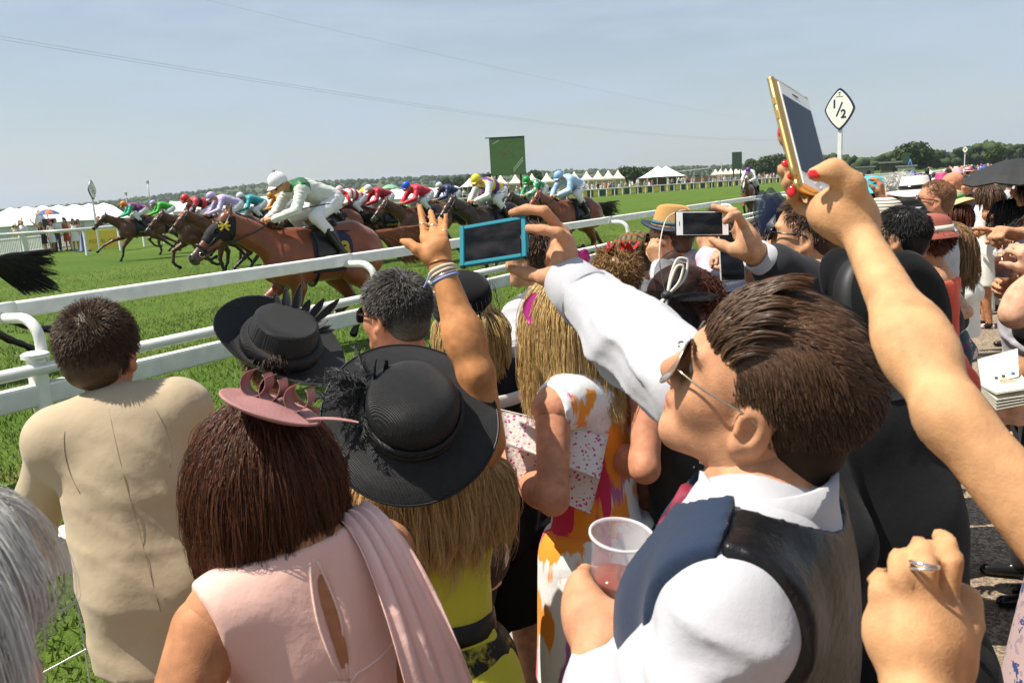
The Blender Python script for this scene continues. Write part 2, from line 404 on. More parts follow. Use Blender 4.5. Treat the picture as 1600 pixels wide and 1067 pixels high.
# ================================================================ the setting
def f_turf(t, co, mixc, c):
    N = t.nodes.new; L = t.links.new
    def noise(s, d=4, sc=(1, 1, 1)):
        m = N('ShaderNodeMapping'); m.inputs['Scale'].default_value = sc; L(co, m.inputs[0])
        n = N('ShaderNodeTexNoise'); n.inputs['Scale'].default_value = s; n.inputs['Detail'].default_value = d; L(m.outputs[0], n.inputs['Vector']); return n.outputs['Fac']
    def ramp(f, a, b, lo=0, hi=1):
        r = N('ShaderNodeMapRange'); r.inputs[1].default_value = a; r.inputs[2].default_value = b; r.inputs[3].default_value = lo; r.inputs[4].default_value = hi; L(f, r.inputs[0]); return r.outputs[0]
    o = mixc(ramp(noise(.35, 5, (1, .35, 1)), .35, .68), (.068, .130, .013), (.125, .184, .028))
    o = mixc(ramp(noise(7, 8), .38, .66, 0, .75), o, (.036, .085, .008))
    o = mixc(ramp(noise(45, 6), .5, .75, 0, .7), o, (.15, .19, .04))
    return mixc(ramp(noise(1.3, 6), .62, .74, 0, .5), o, (.19, .16, .055))
TURF = M('turf', (.1, .2, .03), .9, spec=.15, fn=f_turf, bump=[('noise', 60, .9, .03), ('noise', 9, .5, .05)])
def grid(x0, x1, y0, y1, nx, ny, z=0.):
    X, Y = np.meshgrid(np.linspace(x0, x1, nx), np.linspace(y0, y1, ny), indexing='ij')
    V = np.stack([X, Y, np.full_like(X, z)], -1).reshape(-1, 3); i = np.arange(nx-1)[:, None]*ny; j = np.arange(ny-1)[None]
    return V, [np.stack([i+j, i+ny+j, i+ny+j+1, i+j+1], -1).reshape(-1, 4)]
prop(put('turf_ground', grid(-3000, 2200, -900, 3600, 40, 40, 0.), TURF, smooth=False), kind='structure')
def f_asphalt(t, co, mixc, c):
    n = t.nodes.new('ShaderNodeTexVoronoi'); n.inputs['Scale'].default_value = 85; t.links.new(co, n.inputs['Vector'])
    r = t.nodes.new('ShaderNodeValToRGB'); e = r.color_ramp.elements; e[0].color = (.10, .078, .058, 1); e[1].color = (.42, .33, .23, 1); e[1].position = .9
    e2 = e.new(.45); e2.color = (.22, .17, .12, 1)
    s = t.nodes.new('ShaderNodeSeparateColor'); t.links.new(n.outputs['Color'], s.inputs[0]); t.links.new(s.outputs[0], r.inputs[0])
    n2 = t.nodes.new('ShaderNodeTexNoise'); n2.inputs['Scale'].default_value = 1.1; n2.inputs['Detail'].default_value = 6; t.links.new(co, n2.inputs['Vector'])
    m = t.nodes.new('ShaderNodeMapRange'); m.inputs[1].default_value = .4; m.inputs[2].default_value = .7; m.inputs[4].default_value = .45; t.links.new(n2.outputs['Fac'], m.inputs[0])
    return mixc(m.outputs[0], r.outputs[0], (.17, .13, .095))
ASPH = M('gravelled_asphalt', (.2, .15, .1), .85, spec=.3, fn=f_asphalt, bump=[('vor', 85, .6, .006)])
prop(put('pavement', grid(-1.62, 40, -12, 420, 12, 60, .006), ASPH, smooth=False), kind='structure')
# kerb edging between turf and pavement
prop(put('pavement_edging', box((-1.68, 100, .02), (.1, 224, .07), bev=.01), M('edging', (.33, .3, .26), .9, var=.2), smooth=False), kind='structure')
# grass blades near the rails
def blades(n, x0, x1, y0, y1, h):
    x = nr.uniform(x0, x1, n); y = y0+(y1-y0)*nr.random(n)**1.35; a = nr.uniform(0, 6.28, n); hh = h*nr.uniform(.5, 1.3, n); wd = nr.uniform(.004, .008, n)
    l = nr.normal(0, .5, (n, 2))*hh[:, None]
    B = np.stack([x, y, np.zeros(n)], 1); d = np.stack([np.cos(a), np.sin(a), np.zeros(n)], 1)*wd[:, None]
    V = np.stack([B-d, B+d, B+np.stack([l[:, 0], l[:, 1], hh], 1)], 1).reshape(-1, 3)
    return V, [np.arange(n*3).reshape(-1, 3)], np.repeat(nr.random(n), 3)
GRASSM = M('grass_blade', (.08, .136, .016), .65, spec=.3, strand=.35, col2=(.19, .245, .05))
prop(put('grass', join(blades(60000, -6.1, -1.75, .3, 16, .05), blades(60000, -13, -6.1, 3, 30, .055), blades(25000, -26, -13, 8, 40, .06)), GRASSM), label='short green racecourse grass', kind='stuff')

# ---------------------------------------------------------------- running rail with goosenecks
RX, RZ, LX = -6.7, 1.22, -6.25
LY = [G(95, 555, .92)[1]]; _y2 = G(588, 446, .92)[1]; SP = _y2-LY[0]
t = empty('running_rail', (LX, LY[0], 0), 'long white plastic running rail on curved goosenecks beside the track', 'railing')
def rail_prof(x, z, w_, h_, y0, y1, r=.025, n=14):
    P = []
    for cx, cz, a0 in ((w_/2-r, h_/2-r, 0), (-w_/2+r, h_/2-r, 90), (-w_/2+r, -h_/2+r, 180), (w_/2-r, -h_/2+r, 270)):
        for k in range(5): a = R_(a0+k*22.5); P.append((x+cx+r*math.cos(a), z+cz+r*math.sin(a)))
    P = np.array(P); m = len(P); ys = np.array([y0, y1])
    V = np.concatenate([np.stack([P[:, 0], np.full(m, y), P[:, 1]], 1) for y in ys])
    j = np.arange(m); Q = np.stack([j, j+m, (j+1) % m+m, (j+1) % m], 1)
    c = len(V); V = np.concatenate([V, [[x, y0, z], [x, y1, z]]])
    return V, [Q, np.concatenate([np.stack([np.full(m, c), j, (j+1) % m], 1), np.stack([np.full(m, c+1), (j+1) % m+m, j+m], 1)])]
NL = 62; Y1 = LY[0]+SP*(NL-2)
put('rail_beam', join(rail_prof(RX, RZ, .085, .135, LY[0]-6, Y1), *[rail_prof(RX, RZ, .093, .143, LY[0]+SP*k-.26, LY[0]+SP*k+.14) for k in range(-1, 30)]), WHITEP, t)
put('tube_rail', tube([(LX+.02, LY[0]-6, .80), (LX+.02, Y1, .80)], .047, 14), WHITEP, t)
put('lower_beam', rail_prof(LX-.02, .60, .1, .175, LY[0]-6, Y1), WHITEP, t)
GN0 = CAP0 = POST0 = None
for k in range(-1, NL):
    y = LY[0]+SP*k
    if GN0 is None:
        a = np.linspace(0, math.pi/2, 9); arc = [(LX-.06-.2*(1-math.cos(v)), y+.08, 1.0+.17*math.sin(v)) for v in a]
        GN0 = put('gooseneck', tube([(LX-.06, y+.08, .74)]+arc+[(RX+.03, y-.0, 1.175)], .042, 12), WHITEP, t)
        POST0 = put('post', join(box((LX-.02, y, .44), (.11, .11, .89), bev=.012), lathe([(1e-4, .935), (.075, .93), (.1, .915), (.1, .885), (.06, .87), (1e-4, .87)], 20, t=(LX-.02, y, 0))), WHITEP, t, smooth=False)
    else:
        for src in (GN0, POST0):
            o = src.copy(); COL.objects.link(o); o.location.y += SP*(k+1)

# ---------------------------------------------------------------- crowd barrier
BX = -2.28
t = empty('crowd_barrier', (BX, 2, 0), 'white spectator barrier with flat top beam and wire mesh below', 'barrier')
put('top_beam', rail_prof(BX, 1.0, .12, .1, -3, 120, r=.012), WHITEP, t)
put('bottom_beam', rail_prof(BX, .11, .08, .1, -3, 120, r=.012), WHITEP, t)
for k in range(0, 26):
    put('post', box((BX-.01, -2.2+2.4*k, .47), (.07, .07, .94), bev=.008), WHITEP, t, smooth=False)
WIRE = M('galvanised_wire', (.5, .5, .5), .4, metal=.6)
put('wire_mesh', join(*[tube([(BX+.045, y, .15), (BX+.045, y, .96)], .0028, 5) for y in np.arange(-.4, 14, .155)], *[tube([(BX+.049, -.4, z), (BX+.049, 14, z)], .0028, 5) for z in (.25, .40, .55, .7, .85)]), WIRE, t)

# ---------------------------------------------------------------- distance: far rail, banners, picket fence
def pol(x, d): p = W(x, 340-x*.0552, d); return np.array([p[0], p[1], 0])      # a ground point in the direction of photo column x
FR = [np.array([*G(0, 411.5)[:2], 0]), np.array([*G(68, 405.5)[:2], 0]), np.array([*G(165, 395)[:2], 0]), pol(400, 62), pol(700, 92), pol(817, 108), pol(969, 138), pol(1180, 190), pol(1236, 215)]
FR = [FR[0]+(FR[0]-FR[2])*.6]+FR
t = empty('far_running_rail', FR[3], 'white running rail on straight posts along the far side of the track', 'railing')
FRP = spline(FR, 110); seg = np.linalg.norm(np.diff(FRP, axis=0), axis=1); al = np.r_[0, np.cumsum(seg)]
put('rail_beam', tube(FRP+[0, 0, 1.2], .075, 8, flat=((0, 0, 1), 1.)), WHITEP, t)
pp = None
for s in np.arange(1., al[-1], 3.0)[:95]:
    q = np.array([np.interp(s, al, FRP[:, i]) for i in range(3)])
    if pp is None: pp = put('post', box(q+[0, 0, .6], (.11, .11, 1.2)), WHITEP, t, smooth=False); q0 = q
    else: o = pp.copy(); COL.objects.link(o); o.location = Vector(q-q0)+pp.location
# green mesh fence and yellow banners behind the far rail
def off(q, d):                       # d metres further away from the camera
    v = np.array([q[0], q[1]]); return np.array([*(v*(1+d/np.linalg.norm(v))), 0])
FB = [off(pol(x, d), 4.) for x, d in ((640, 88), (700, 92), (817, 108), (969, 138), (1180, 190), (1236, 212))]
FBP = spline(FB, 80); seg = np.linalg.norm(np.diff(FBP, axis=0), axis=1); al = np.r_[0, np.cumsum(seg)]
at_al = lambda s: np.array([np.interp(s, al, FBP[:, i]) for i in range(3)])
t = empty('mesh_fence', FB[0], 'dark green mesh fence in front of the far crowd', 'fence')
put('mesh_panel', sheet(np.stack([FBP+[0, 0, .05], FBP+[0, 0, 1.25]]), .03), M('green_mesh', (.03, .095, .055), .8, var=.2), t, smooth=False)
BANN = M('yellow_banner', (.80, .60, .10), .7, var=.08, vscale=3, bump=[('noise', 4, .3, .05)])
for i, s in enumerate(np.arange(2., al[-1]-3, 4.7)):
    a, b = off(at_al(s), -.15), off(at_al(s+2.3), -.15)
    nP = 7; rows = np.stack([[a+(b-a)*u+np.array([0, 0, z]) for u in np.linspace(0, 1, nP)] for z in (.1, 1.2)])
    rows[..., :2] += (.05*np.sin(np.linspace(0, 7, nP)))[None, :, None]
    prop(put('banner', sheet(rows, .03), BANN, o0=a), 'plain yellow banner hung on the green mesh fence before the far crowd', 'banner', 'yellow banners along the far fence')
# lettered banner beside the left furlong sign
def face_frame(p):                   # x to the right seen from the camera, y away, z up
    v = np.array([p[0], p[1], 0.]); return frame((0, 0, 1), v)
def lettered(px, py, d, wd, ht, lines, mat, lm, label, name='banner', z=None, th=.03, cat='banner', yaw=0., size=.25):
    p = W(px, py, d); Fm = face_frame(p)@rotz(yaw)
    r = empty(name, (p[0], p[1], 0), label, cat)
    put('banner_sheet', xf(box((0, 0, 0), (wd, th, ht), bev=.008), Fm, p), mat, r, smooth=False)
    for tx, ox, oz in lines:
        g = text_geo(tx, size, .004); put('lettering', xf((g[0][:, [0, 2, 1]]*[1, -1, 1], [f[:, ::-1] for f in g[1]]), Fm, p+Fm@np.array([ox, -th/2-.003, oz])), lm, r, smooth=False)
    return r
BRL = M('brown_lettering', (.28, .19, .03), .7)
lettered(152, 374, 42.5, .98, .95, [('ROYAL', 0, -.1)], BANN, BRL, 'yellow banner lettered ROYAL by the left furlong sign')
lettered(179, 372, 43.5, 1.0, .95, [('ASCOT', 0, -.1)], BANN, BRL, 'yellow banner lettered ASCOT right of the ROYAL banner')
for px, py, w_, lb in ((38, 373, 1.0, 'blank yellow banner behind the picket fence at far left'), (90, 370, .65, 'small yellow banner behind the right end of the picket fence')):
    lettered(px, py, 46, w_, .6, [], BANN, BRL, lb)
# picket fence
t = empty('picket_fence', G(55, 405), 'low white picket fence behind the far rail at left', 'fence')
A_, B_ = np.array([*G(-40, 412)[:2], 0]), np.array([*G(113, 391)[:2], 0]); A_, B_ = off(A_, 1.), off(B_, 1.)
pk = [box(A_+(B_-A_)*u+[0, 0, .5], (.05, .05, .9)) for u in np.linspace(0, 1, 60)]
put('pickets', join(*pk), WHITEP, t, smooth=False)
put('rails', join(tube([A_+[0, 0, .86], B_+[0, 0, .86]], .045, 6), tube([A_+[0, 0, .2], B_+[0, 0, .2]], .045, 6)), WHITEP, t)
for u in (0.45, .5, 1.): put('post', box(A_+(B_-A_)*u+[0, 0, .55], (.13, .13, 1.1)), WHITEP, t, smooth=False)
# cone
p = G(130, 393); t = empty('traffic_cone', p, 'tall dark blue cone standing at the end of the picket fence', 'cone')
put('cone_body', lathe([(.24, .04), (.2, .06), (.05, .88), (1e-3, .9)], 20, t=p), M('blue_plastic', (.015, .04, .13), .5), t); put('cone_foot', box(p+[0, 0, .025], (.6, .6, .05), bev=.01), M('blue_plastic', ()), t, smooth=False)

# ---------------------------------------------------------------- furlong signs
CREAM = M('cream_enamel', (.90, .87, .74), .4); NAVYP = M('navy_enamel', (.012, .03, .075), .4)
def furlong(px, py, d, s, yaw, label, half=True, base=None):
    p = W(px, py, d); Fm = face_frame(p)@rotz(yaw)
    r = empty('furlong_sign', (p[0], p[1], 0), label, 'sign')
    th = np.linspace(0, 2*math.pi, 64, endpoint=False); c, s_ = np.cos(th), np.sin(th); e = 1.28
    ra = (np.abs(c)**e+np.abs(s_)**e)**(-1/e); O = np.stack([.36*ra*c, .48*ra*s_], 1)*s
    def plate(k, y0, y1):
        P = O*k; n = len(P); V = np.concatenate([np.stack([P[:, 0], np.full(n, y), P[:, 1]], 1) for y in (y0, y1)]+[[[0, y0, 0], [0, y1, 0]]]); j = np.arange(n); j2 = (j+1) % n
        return V, [np.stack([j, j2, j2+n, j+n], 1), np.concatenate([np.stack([np.full(n, 2*n), j2, j], 1), np.stack([np.full(n, 2*n+1), j+n, j2+n], 1)])]
    put('sign_rim', xf(plate(1., -.012, .03), Fm, p), NAVYP, r, smooth=False)
    put('sign_face', xf(plate(.89, -.02, -.0), Fm, p), CREAM, r, smooth=False); put('sign_back', xf(plate(.89, .031, .04), Fm, p), CREAM, r, smooth=False)
    def L(tx, x, z, sz):
        for sg in (1, -1):
            g = text_geo(tx, sz*s, .003, .006*s); V = g[0][:, [0, 2, 1]]*[1, -1, 1]
            if sg < 0 and d > 30: continue
            put('numeral', xf((V, [f[:, ::-1] for f in g[1]]), Fm, p+Fm@np.array([x*s, -.024, z*s])), NAVYP, r, smooth=False); break
    if half:
        L('1', -.12, .12, .27); L('2', .1, -.12, .27)
        put('fraction_bar', xf(box((0, 0, 0), (.032*s, .006, .34*s), roty(R_(24))), Fm, p+Fm@np.array([0, -.024, 0])), NAVYP, r, smooth=False)
        put('crest', xf(join(box((0, 0, .37*s), (.05*s, .004, .03*s)), box((0, 0, .32*s), (.03*s, .004, .02*s)), box((0, 0, .285*s), (.19*s, .004, .012*s))), Fm, p+Fm@np.array([0, -.022, 0])), NAVYP, r, smooth=False)
    else: L('9', 0, 0, .4)
    put('post', xf(box((0, .05, (-p[2]-.3*s)/2), (.1, .06, p[2]-.3*s), bev=.008), Fm, p), WHITEP, r, smooth=False)
    return r
furlong(1312, 171, 19.5, 1.0, R_(-24), 'white half furlong sign on a post standing over the near crowd')
furlong(144, 297, 41, 1.0, R_(62), 'half furlong sign turned edgeways on a leaning post across the track')
furlong(1508, 234, 95, .85, R_(0), 'small distant round furlong sign over the far crowd at right', False)
furlong(1127, 257, 190, .85, R_(0), 'tiny furlong sign beyond the purple capped rider', False)

# ---------------------------------------------------------------- tents
CANV = M('white_canvas', (.78, .78, .76), .7, var=.03, vscale=.6); CANC = M('cream_canvas', (.74, .68, .52), .7, var=.04, vscale=.6)
def pagoda(p, w_, he, hp):
    n = 13; u = np.linspace(-1, 1, n); X, Y = np.meshgrid(u, u, indexing='ij'); r = np.maximum(abs(X), abs(Y))
    Z = he+(hp-he)*((1-r)**1.8*.75+(1-r)*.25)
    return np.stack([p[0]+X*w_/2, p[1]+Y*w_/2, Z], -1)
PAG = None
for i, x in enumerate((768, 783, 806, 832, 855, 877, 898, 917, 935, 951, 966, 1118, 1126, 1134, 1142, 1150, 1157, 1188, 1196)):
    d = 235+i*3 if x < 1000 else 400+(x-1118)*.4; p = pol(x, d); Fm = face_frame(p); ang = math.atan2(Fm[1, 0], Fm[0, 0])
    if PAG is None:
        r = empty('pagoda_tent', p, 'small cream pagoda tent with a pointed roof in the row behind the far crowd', 'tent', 'cream pagoda tents beyond the far rail')
        put('roof', sheet(pagoda(p, 4.4, 3.6, 6.2), .05), CANC, r); put('valance', join(*[box(p+np.array(o), s_) for o, s_ in (((0, -2.2, 3.4), (4.4, .05, .5)), ((0, 2.2, 3.4), (4.4, .05, .5)), ((-2.2, 0, 3.4), (.05, 4.4, .5)), ((2.2, 0, 3.4), (.05, 4.4, .5)))]), CANC, r, smooth=False)
        put('tent_wall', box(p+[0, .6, 1.55], (4.1, 2.8, 3.1)), CANC, r, smooth=False); PAG = r
        for sx in (-2.15, 2.15): put('tent_leg', box(p+[sx, -2.15, 1.6], (.12, .12, 3.2)), CANC, r, smooth=False)
    else: r = copy_tree(PAG); r.location = p
    r.rotation_euler = (0, 0, ang)
def marquee(xa, da, xb, db, he, hr, dep, label, bays=10, mat=CANV):
    a, b = pol(xa, da), pol(xb, db); v = nrmz(b-a); n = np.array([-v[1], v[0], 0])
    if n@a < 0: n = -n
    r = empty('marquee', a, label, 'marquee'); up = np.array([0, 0, 1.])
    Ln = np.linalg.norm(b-a); us = np.linspace(0, Ln, bays*8+1); rows = []
    for f, z in ((-.02, he-.05), (0, he), (.12, he+(hr-he)*.35), (.3, he+(hr-he)*.78), (.5, hr), (.7, he+(hr-he)*.78), (.88, he+(hr-he)*.35), (1, he)):
        sag = .12*(hr-he)*(np.cos(us/Ln*bays*2*math.pi)-1)*.5*(1 if 0 < f < 1 else 0)
        rows.append(a+n*dep*f+v*us[:, None]+up*(z+sag[:, None]))
    put('roof', sheet(np.stack(rows), .06), mat, r)
    put('tent_wall', sheet(np.stack([a+n*.15+v*us[:, None]+up*z for z in (.0, he)]), .05), mat, r, smooth=False)
    put('end_wall', join(*[sheet(np.stack([[e+n*dep*f+up*0 for f in (0.02, .3, .5, .7, .98)], [e+n*dep*f+up*z for f, z in ((.02, he), (.3, he+(hr-he)*.75), (.5, hr-.05), (.7, he+(hr-he)*.75), (.98, he))]]), .05) for e in (a, b)]), mat, r, smooth=False)
    put('pole', join(*[box(a+v*u+up*he/2-n*.04, (.1, .1, he)) for u in np.linspace(0, Ln, bays+1)]), M('aluminium', (.6, .6, .6), .4, metal=.5), r, smooth=False)
    return r
marquee(-60, 70, 52, 72, 1.2, 2.5, 8, 'low white marquee at the far left behind the picket fence', 3)
marquee(50, 75, 200, 82, 1.3, 2.8, 9, 'long low white marquee behind the leftmost rider', 6)
marquee(270, 150, 560, 165, 1.3, 3.2, 10, 'very long white marquee behind the leading group of horses', 12)
marquee(560, 165, 730, 178, 1.3, 3.3, 10, 'white marquee behind the rider in the blue cap', 7)
def highpeak(xs, d, zs, w_, label):
    p = pol(sum(xs)/len(xs), d); r = empty('high_peak_tent', p, label, 'tent'); Fm = face_frame(p)
    n = 41; X, Y = np.meshgrid(np.linspace(-w_/2, w_/2, n), np.linspace(-4, 4, 15), indexing='ij'); Z = np.full_like(X, 2.9)
    for x, z in zip(xs, zs):
        px = Fm[:, 0]@(pol(x, d)-p); q = np.sqrt(((X-px)/(w_*.42))**2+(Y/4.2)**2); Z = np.maximum(Z, 2.9+(z-2.9)*np.clip(1-q, 0, 1)**1.25)
    put('roof', xf(sheet(np.stack([X, Y, Z], -1), .06), Fm, p), CANV, r)
    put('tent_pole', xf(join(*[box((x, y, 1.45), (.12, .12, 2.9)) for x in np.linspace(-w_/2, w_/2, 6) for y in (-3.9, 3.9)]), Fm, p), CANV, r, smooth=False)
    put('back_wall', xf(box((0, 3.8, 1.4), (w_, .08, 2.8)), Fm, p), M('shade_cloth', (.25, .18, .12), .8), r, smooth=False)
highpeak((1028, 1041), 205, (5.6, 5.5), 11.5, 'white open tent with two high peaks right of the pagoda row')
highpeak((735,), 170, (4.6,), 5., 'single white peaked tent left of the big screen')
p = pol(1085, 215); t = empty('hospitality_stand', p, 'brown raised hospitality stand right of the high peak tent', 'stand'); Fm = face_frame(p)
put('deck', xf(box((0, 0, 1.2), (11, 4, 2.4)), Fm, p), M('brown_timber', (.16, .1, .06), .8, var=.2), t, smooth=False); put('roof', xf(box((-.5, 0, 4.3), (9, 4.5, .15), roty(R_(-3))), Fm, p), CANV, t, smooth=False)
put('upright', xf(join(*[box((x, -1.9, 3.2), (.12, .12, 2.2)) for x in (-4, -1.5, 1.5, 3.8)]), Fm, p), M('brown_timber', ()), t, smooth=False)

# ---------------------------------------------------------------- screens, masts, cables, parasols
def f_screen(t, co, mixc, c):
    N = t.nodes.new; L = t.links.new
    n = N('ShaderNodeTexNoise'); n.inputs['Scale'].default_value = .9; n.inputs['Detail'].default_value = 6; L(co, n.inputs['Vector'])
    return mixc(n.outputs['Fac'], (.03, .07, .015), (.07, .13, .03))
SCR = M('screen_picture', (.05, .1, .02), .5, fn=f_screen, emit=(.05, .1, .025, .35))
DKM = M('dark_steel', (.02, .025, .028), .6); SCB = M('screen_back', (.03, .06, .035), .7)
def bigscreen(px0, px1, py0, py1, d, label, picture=True, yaw=0.):
    p = W((px0+px1)/2, (py0+py1)/2, d); w_ = (px1-px0)*d/FPX; h_ = (py1-py0)*d/FPX; Fm = face_frame(p)@rotz(yaw)
    r = empty('video_screen', (p[0], p[1], 0), label, 'screen'); P = lambda g: xf(g, Fm, p)
    put('casing', P(box((0, .6, 0), (w_, 1.1, h_), bev=.05)), DKM if picture else SCB, r, smooth=False)
    if picture:
        put('display', P(box((.0, -.0, -.05), (w_-.25, .08, h_-.3))), SCR, r, smooth=False)
        put('top_hood', P(box((-.5, .3, h_/2+.12), (w_+1.2, 2.2, .14))), DKM, r, smooth=False)
        g = [sphere((nr.normal(-.2+.9*math.sin(i*2.1), 1.3), -.06, nr.normal(1.2-.04*i, .9)), (.16, .03, .2), 8, 6) for i in range(24)]
        put('race_picture', P(join(*g)), M('screen_horses', (.10, .05, .03), .6, emit=(.1, .05, .03, .3)), r)
        for g_ in ([tube([(1.3+.0*k, -.06, -4.2+k*.8), (4.1, -.06, -1.2+k*.8)], .05, 5) for k in range(2)]+[tube([(1.6+.45*k, -.06, -3.9+k*.48), (1.6+.45*k, -.06, -3.1+k*.48)], .03, 5) for k in range(6)], [tube([(-4., -.06, 3.4), (-2.2, -.06, 4.3)], .06, 5)]): put('rail_picture', P(join(*g_)), M('screen_white', (.5, .5, .48), .6, emit=(.5, .5, .45, .3)), r)
    for sx in (-.35, .35): put('leg', P(box((sx*w_, .6, -(p[2]+h_/2)/2), (.5, .5, p[2]-h_/2+.02))), DKM, r, smooth=False)
bigscreen(766, 821, 216, 273, 225, 'big video screen showing the race above the row of tents', True, R_(6))
bigscreen(1144, 1159, 238, 264, 330, 'small dark back of a second video screen', False)
bigscreen(1409, 1421, 240, 256, 210, 'dark screen in front of the big round tree', False)
p = pol(762, 224); t = empty('loudspeaker_stack', p, 'dark equipment box at the lower left of the big screen', 'equipment box')
put('cabinet', box(p+[0, 0, 5.2], (1.7, 1.7, 2.2), bev=.05), DKM, t, smooth=False); put('stand', box(p+[0, 0, 2.05], (.5, .5, 4.1)), DKM, t, smooth=False)
MAST = M('mast_grey', (.45, .46, .46), .5, metal=.4)
for px, py0, d, lb, r_ in ((427, 265, 120, 'thin grey mast rising behind the white capped rider', .11), (230, 282, 130, 'thin lattice mast left of the leading horses', .08), (196, 300, 130, 'short pale mast near the left furlong sign', .08)):
    p = W(px, py0, d); t = empty('mast', (p[0], p[1], 0), lb, 'mast'); put('pole', tube([(p[0], p[1], 0), tuple(p)], [r_*1.6, r_], 6), MAST, t); put('aerial', box(p-[0, 0, .3], (.3, .3, .5)), MAST, t, smooth=False)
    if px == 196: put('antenna_box', box(p-[0, 0, 2.6], (.9, .4, 1.2)), MAST, t, smooth=False)
p = W(1272, 202, 30); t = empty('mast', (p[0], p[1], 0), 'slim black pole just right of the gold phone', 'mast'); put('pole', tube([(p[0], p[1], 0), tuple(p)], .05, 8), DKM, t); put('pole_cap', sphere(tuple(p), .06), DKM, t)
for k, (ya, yb) in enumerate((((-40, 50), (1300, 214)), ((-40, 55), (1300, 215.5)), ((270, -12), (1320, 205)))):
    a, b = W(ya[0], ya[1], 105), W(yb[0], yb[1], 470); q = np.linspace(0, 1, 40)[:, None]; P = a+(b-a)*q; P[:, 2] -= (6 if k < 2 else 3)*4*(q*(1-q))[:, 0]
    prop(put('overhead_cable', tube(P, .022 if k < 2 else .014, 5), M('cable', (.33, .36, .4), .6), o0=tuple(a)), ['upper cable of the thin pair crossing the sky', 'lower cable of the thin pair crossing the sky', 'fainter single cable high above the pair'][k], 'cable')
def parasol(p, r_, h, cols, label, group=None, pole=True, seg=8, name='parasol', tilt=0.):
    t = empty(name, p, label, 'parasol' if name == 'parasol' else 'umbrella', group)
    mats = [M('parasol_%s' % '_'.join('%02d' % int(v*99) for v in c), c, .7) for c in cols]
    n = seg*4; prof = [(1e-3, 0), (.3*r_, -.05*r_), (.6*r_, -.17*r_), (.85*r_, -.33*r_), (r_, -.47*r_)]
    def scal(V, th, P): V[..., 2] += (.06*r_*(np.cos(th*seg)*-1+1)*.5)[None]*(P[:, 0]/r_)[:, None]**2; return V
    prof2 = prof+[(x*.985, z-.015) for x, z in prof[::-1]]
    Mx = rotx(tilt); g = lathe(prof2, n, Mx, np.asarray(p)+[0, 0, h], fn=scal)
    mi = ((np.arange(n)//4) % len(mats))[None].repeat(len(prof2)-1, 0).ravel()
    put('canopy', g, mats, t, matidx=mi, smooth=False)
    if pole: put('pole', tube([np.asarray(p, float), np.asarray(p)+[0, 0, h]], .02, 8), DKM, t); put('ferrule', lathe([(.012, 0), (.012, .08), (1e-3, .1)], 8, t=np.asarray(p)+[0, 0, h-.01]), DKM, t)
    return t
YL, GN, BL, BK, RD, PG = (.75, .6, .03), (.06, .35, .05), (.02, .06, .4), (.02, .02, .02), (.5, .02, .03), (.2, .4, .25)
for px, py, d, r_, cols, lb in ((519, 296, 75, .95, (YL, (.35, .6, .1)), 'yellow and green striped parasol behind the leading rider'), (543, 295, 78, .85, (BL, BL), 'blue parasol beside the yellow and green one'), (570, 292, 72, .9, (YL, BK), 'yellow and black panelled parasol over the far crowd'), (588, 293, 80, .6, (RD, RD), 'small red parasol beside the yellow and black one'), (609, 288, 76, .85, (PG, PG), 'pale green parasol at the right end of the parasols'), (73, 327, 44, .6, ((.04, .12, .3), (.5, .15, .06)), 'blue and orange umbrella above the picket fence')):
    p = W(px, py, d); parasol((p[0], p[1], 0), r_, p[2], cols, lb)
p = W(1592, 247, 8.5); parasol((p[0], p[1], 0), .55, p[2], (BK, BK), 'black umbrella held up over the crowd at the right edge', name='umbrella')
p = W(77, 350, 44); t = empty('camera_stand', (p[0], p[1], 0), 'dark cabinet under the blue and orange umbrella', 'cabinet'); put('cabinet', box((p[0], p[1], 1.2), (.45, .5, 1.1), bev=.03), DKM, t, smooth=False); put('stand', box((p[0], p[1], .33), (.3, .3, .66)), DKM, t, smooth=False)
p = pol(1422, 170); t = empty('blue_trestle', p, 'blue steel frame beside the big round tree', 'frame'); put('frame_bars', join(tube([p+[-.9, 0, 0], p+[0, 0, 3.6]], .1, 6), tube([p+[.9, 0, 0], p+[0, 0, 3.6]], .1, 6), tube([p+[-.5, 0, 1.8], p+[.5, 0, 1.8]], .08, 6)), M('blue_steel', (.03, .15, .4), .5), t)
def shed(px, d, w_, h_, label, mat):
    p = pol(px, d); Fm = face_frame(p); t = empty('low_building', p, label, 'building')
    put('wall', xf(box((0, 2, h_/2-.2), (w_, 4, h_-.4)), Fm, p), mat, t, smooth=False); put('roof', xf(box((0, 2, h_-.1), (w_+.8, 5, .35)), Fm, p), M('grey_roof', (.18, .19, .19), .7), t, smooth=False); put('doorway', xf(box((w_*.2, -.01, h_*.3), (w_*.2, .06, h_*.6)), Fm, p), DKM, t, smooth=False)
shed(1391, 190, 4.2, 3.4, 'dark low building left of the big round tree', M('shed_dark', (.09, .085, .07), .8)); shed(1352, 230, 4.5, 2.8, 'grey roofed low building behind the near rail', M('shed_grey', (.25, .24, .2), .8)); shed(1416, 160, 3, 2.3, 'cream low building under the big round tree', CANC)
# low far fence at right
A_, B_ = pol(1330, 120), pol(1420, 150); t = empty('picket_fence', A_, 'distant pale picket fence beyond the near rail', 'fence'); put('pickets', join(*[box(A_+(B_-A_)*u+[0, 0, .6], (.14, .14, 1.2)) for u in np.linspace(0, 1, 50)]), WHITEP, t, smooth=False); put('rails', tube([A_+[0, 0, 1.1], B_+[0, 0, 1.1]], .06, 5), WHITEP, t)

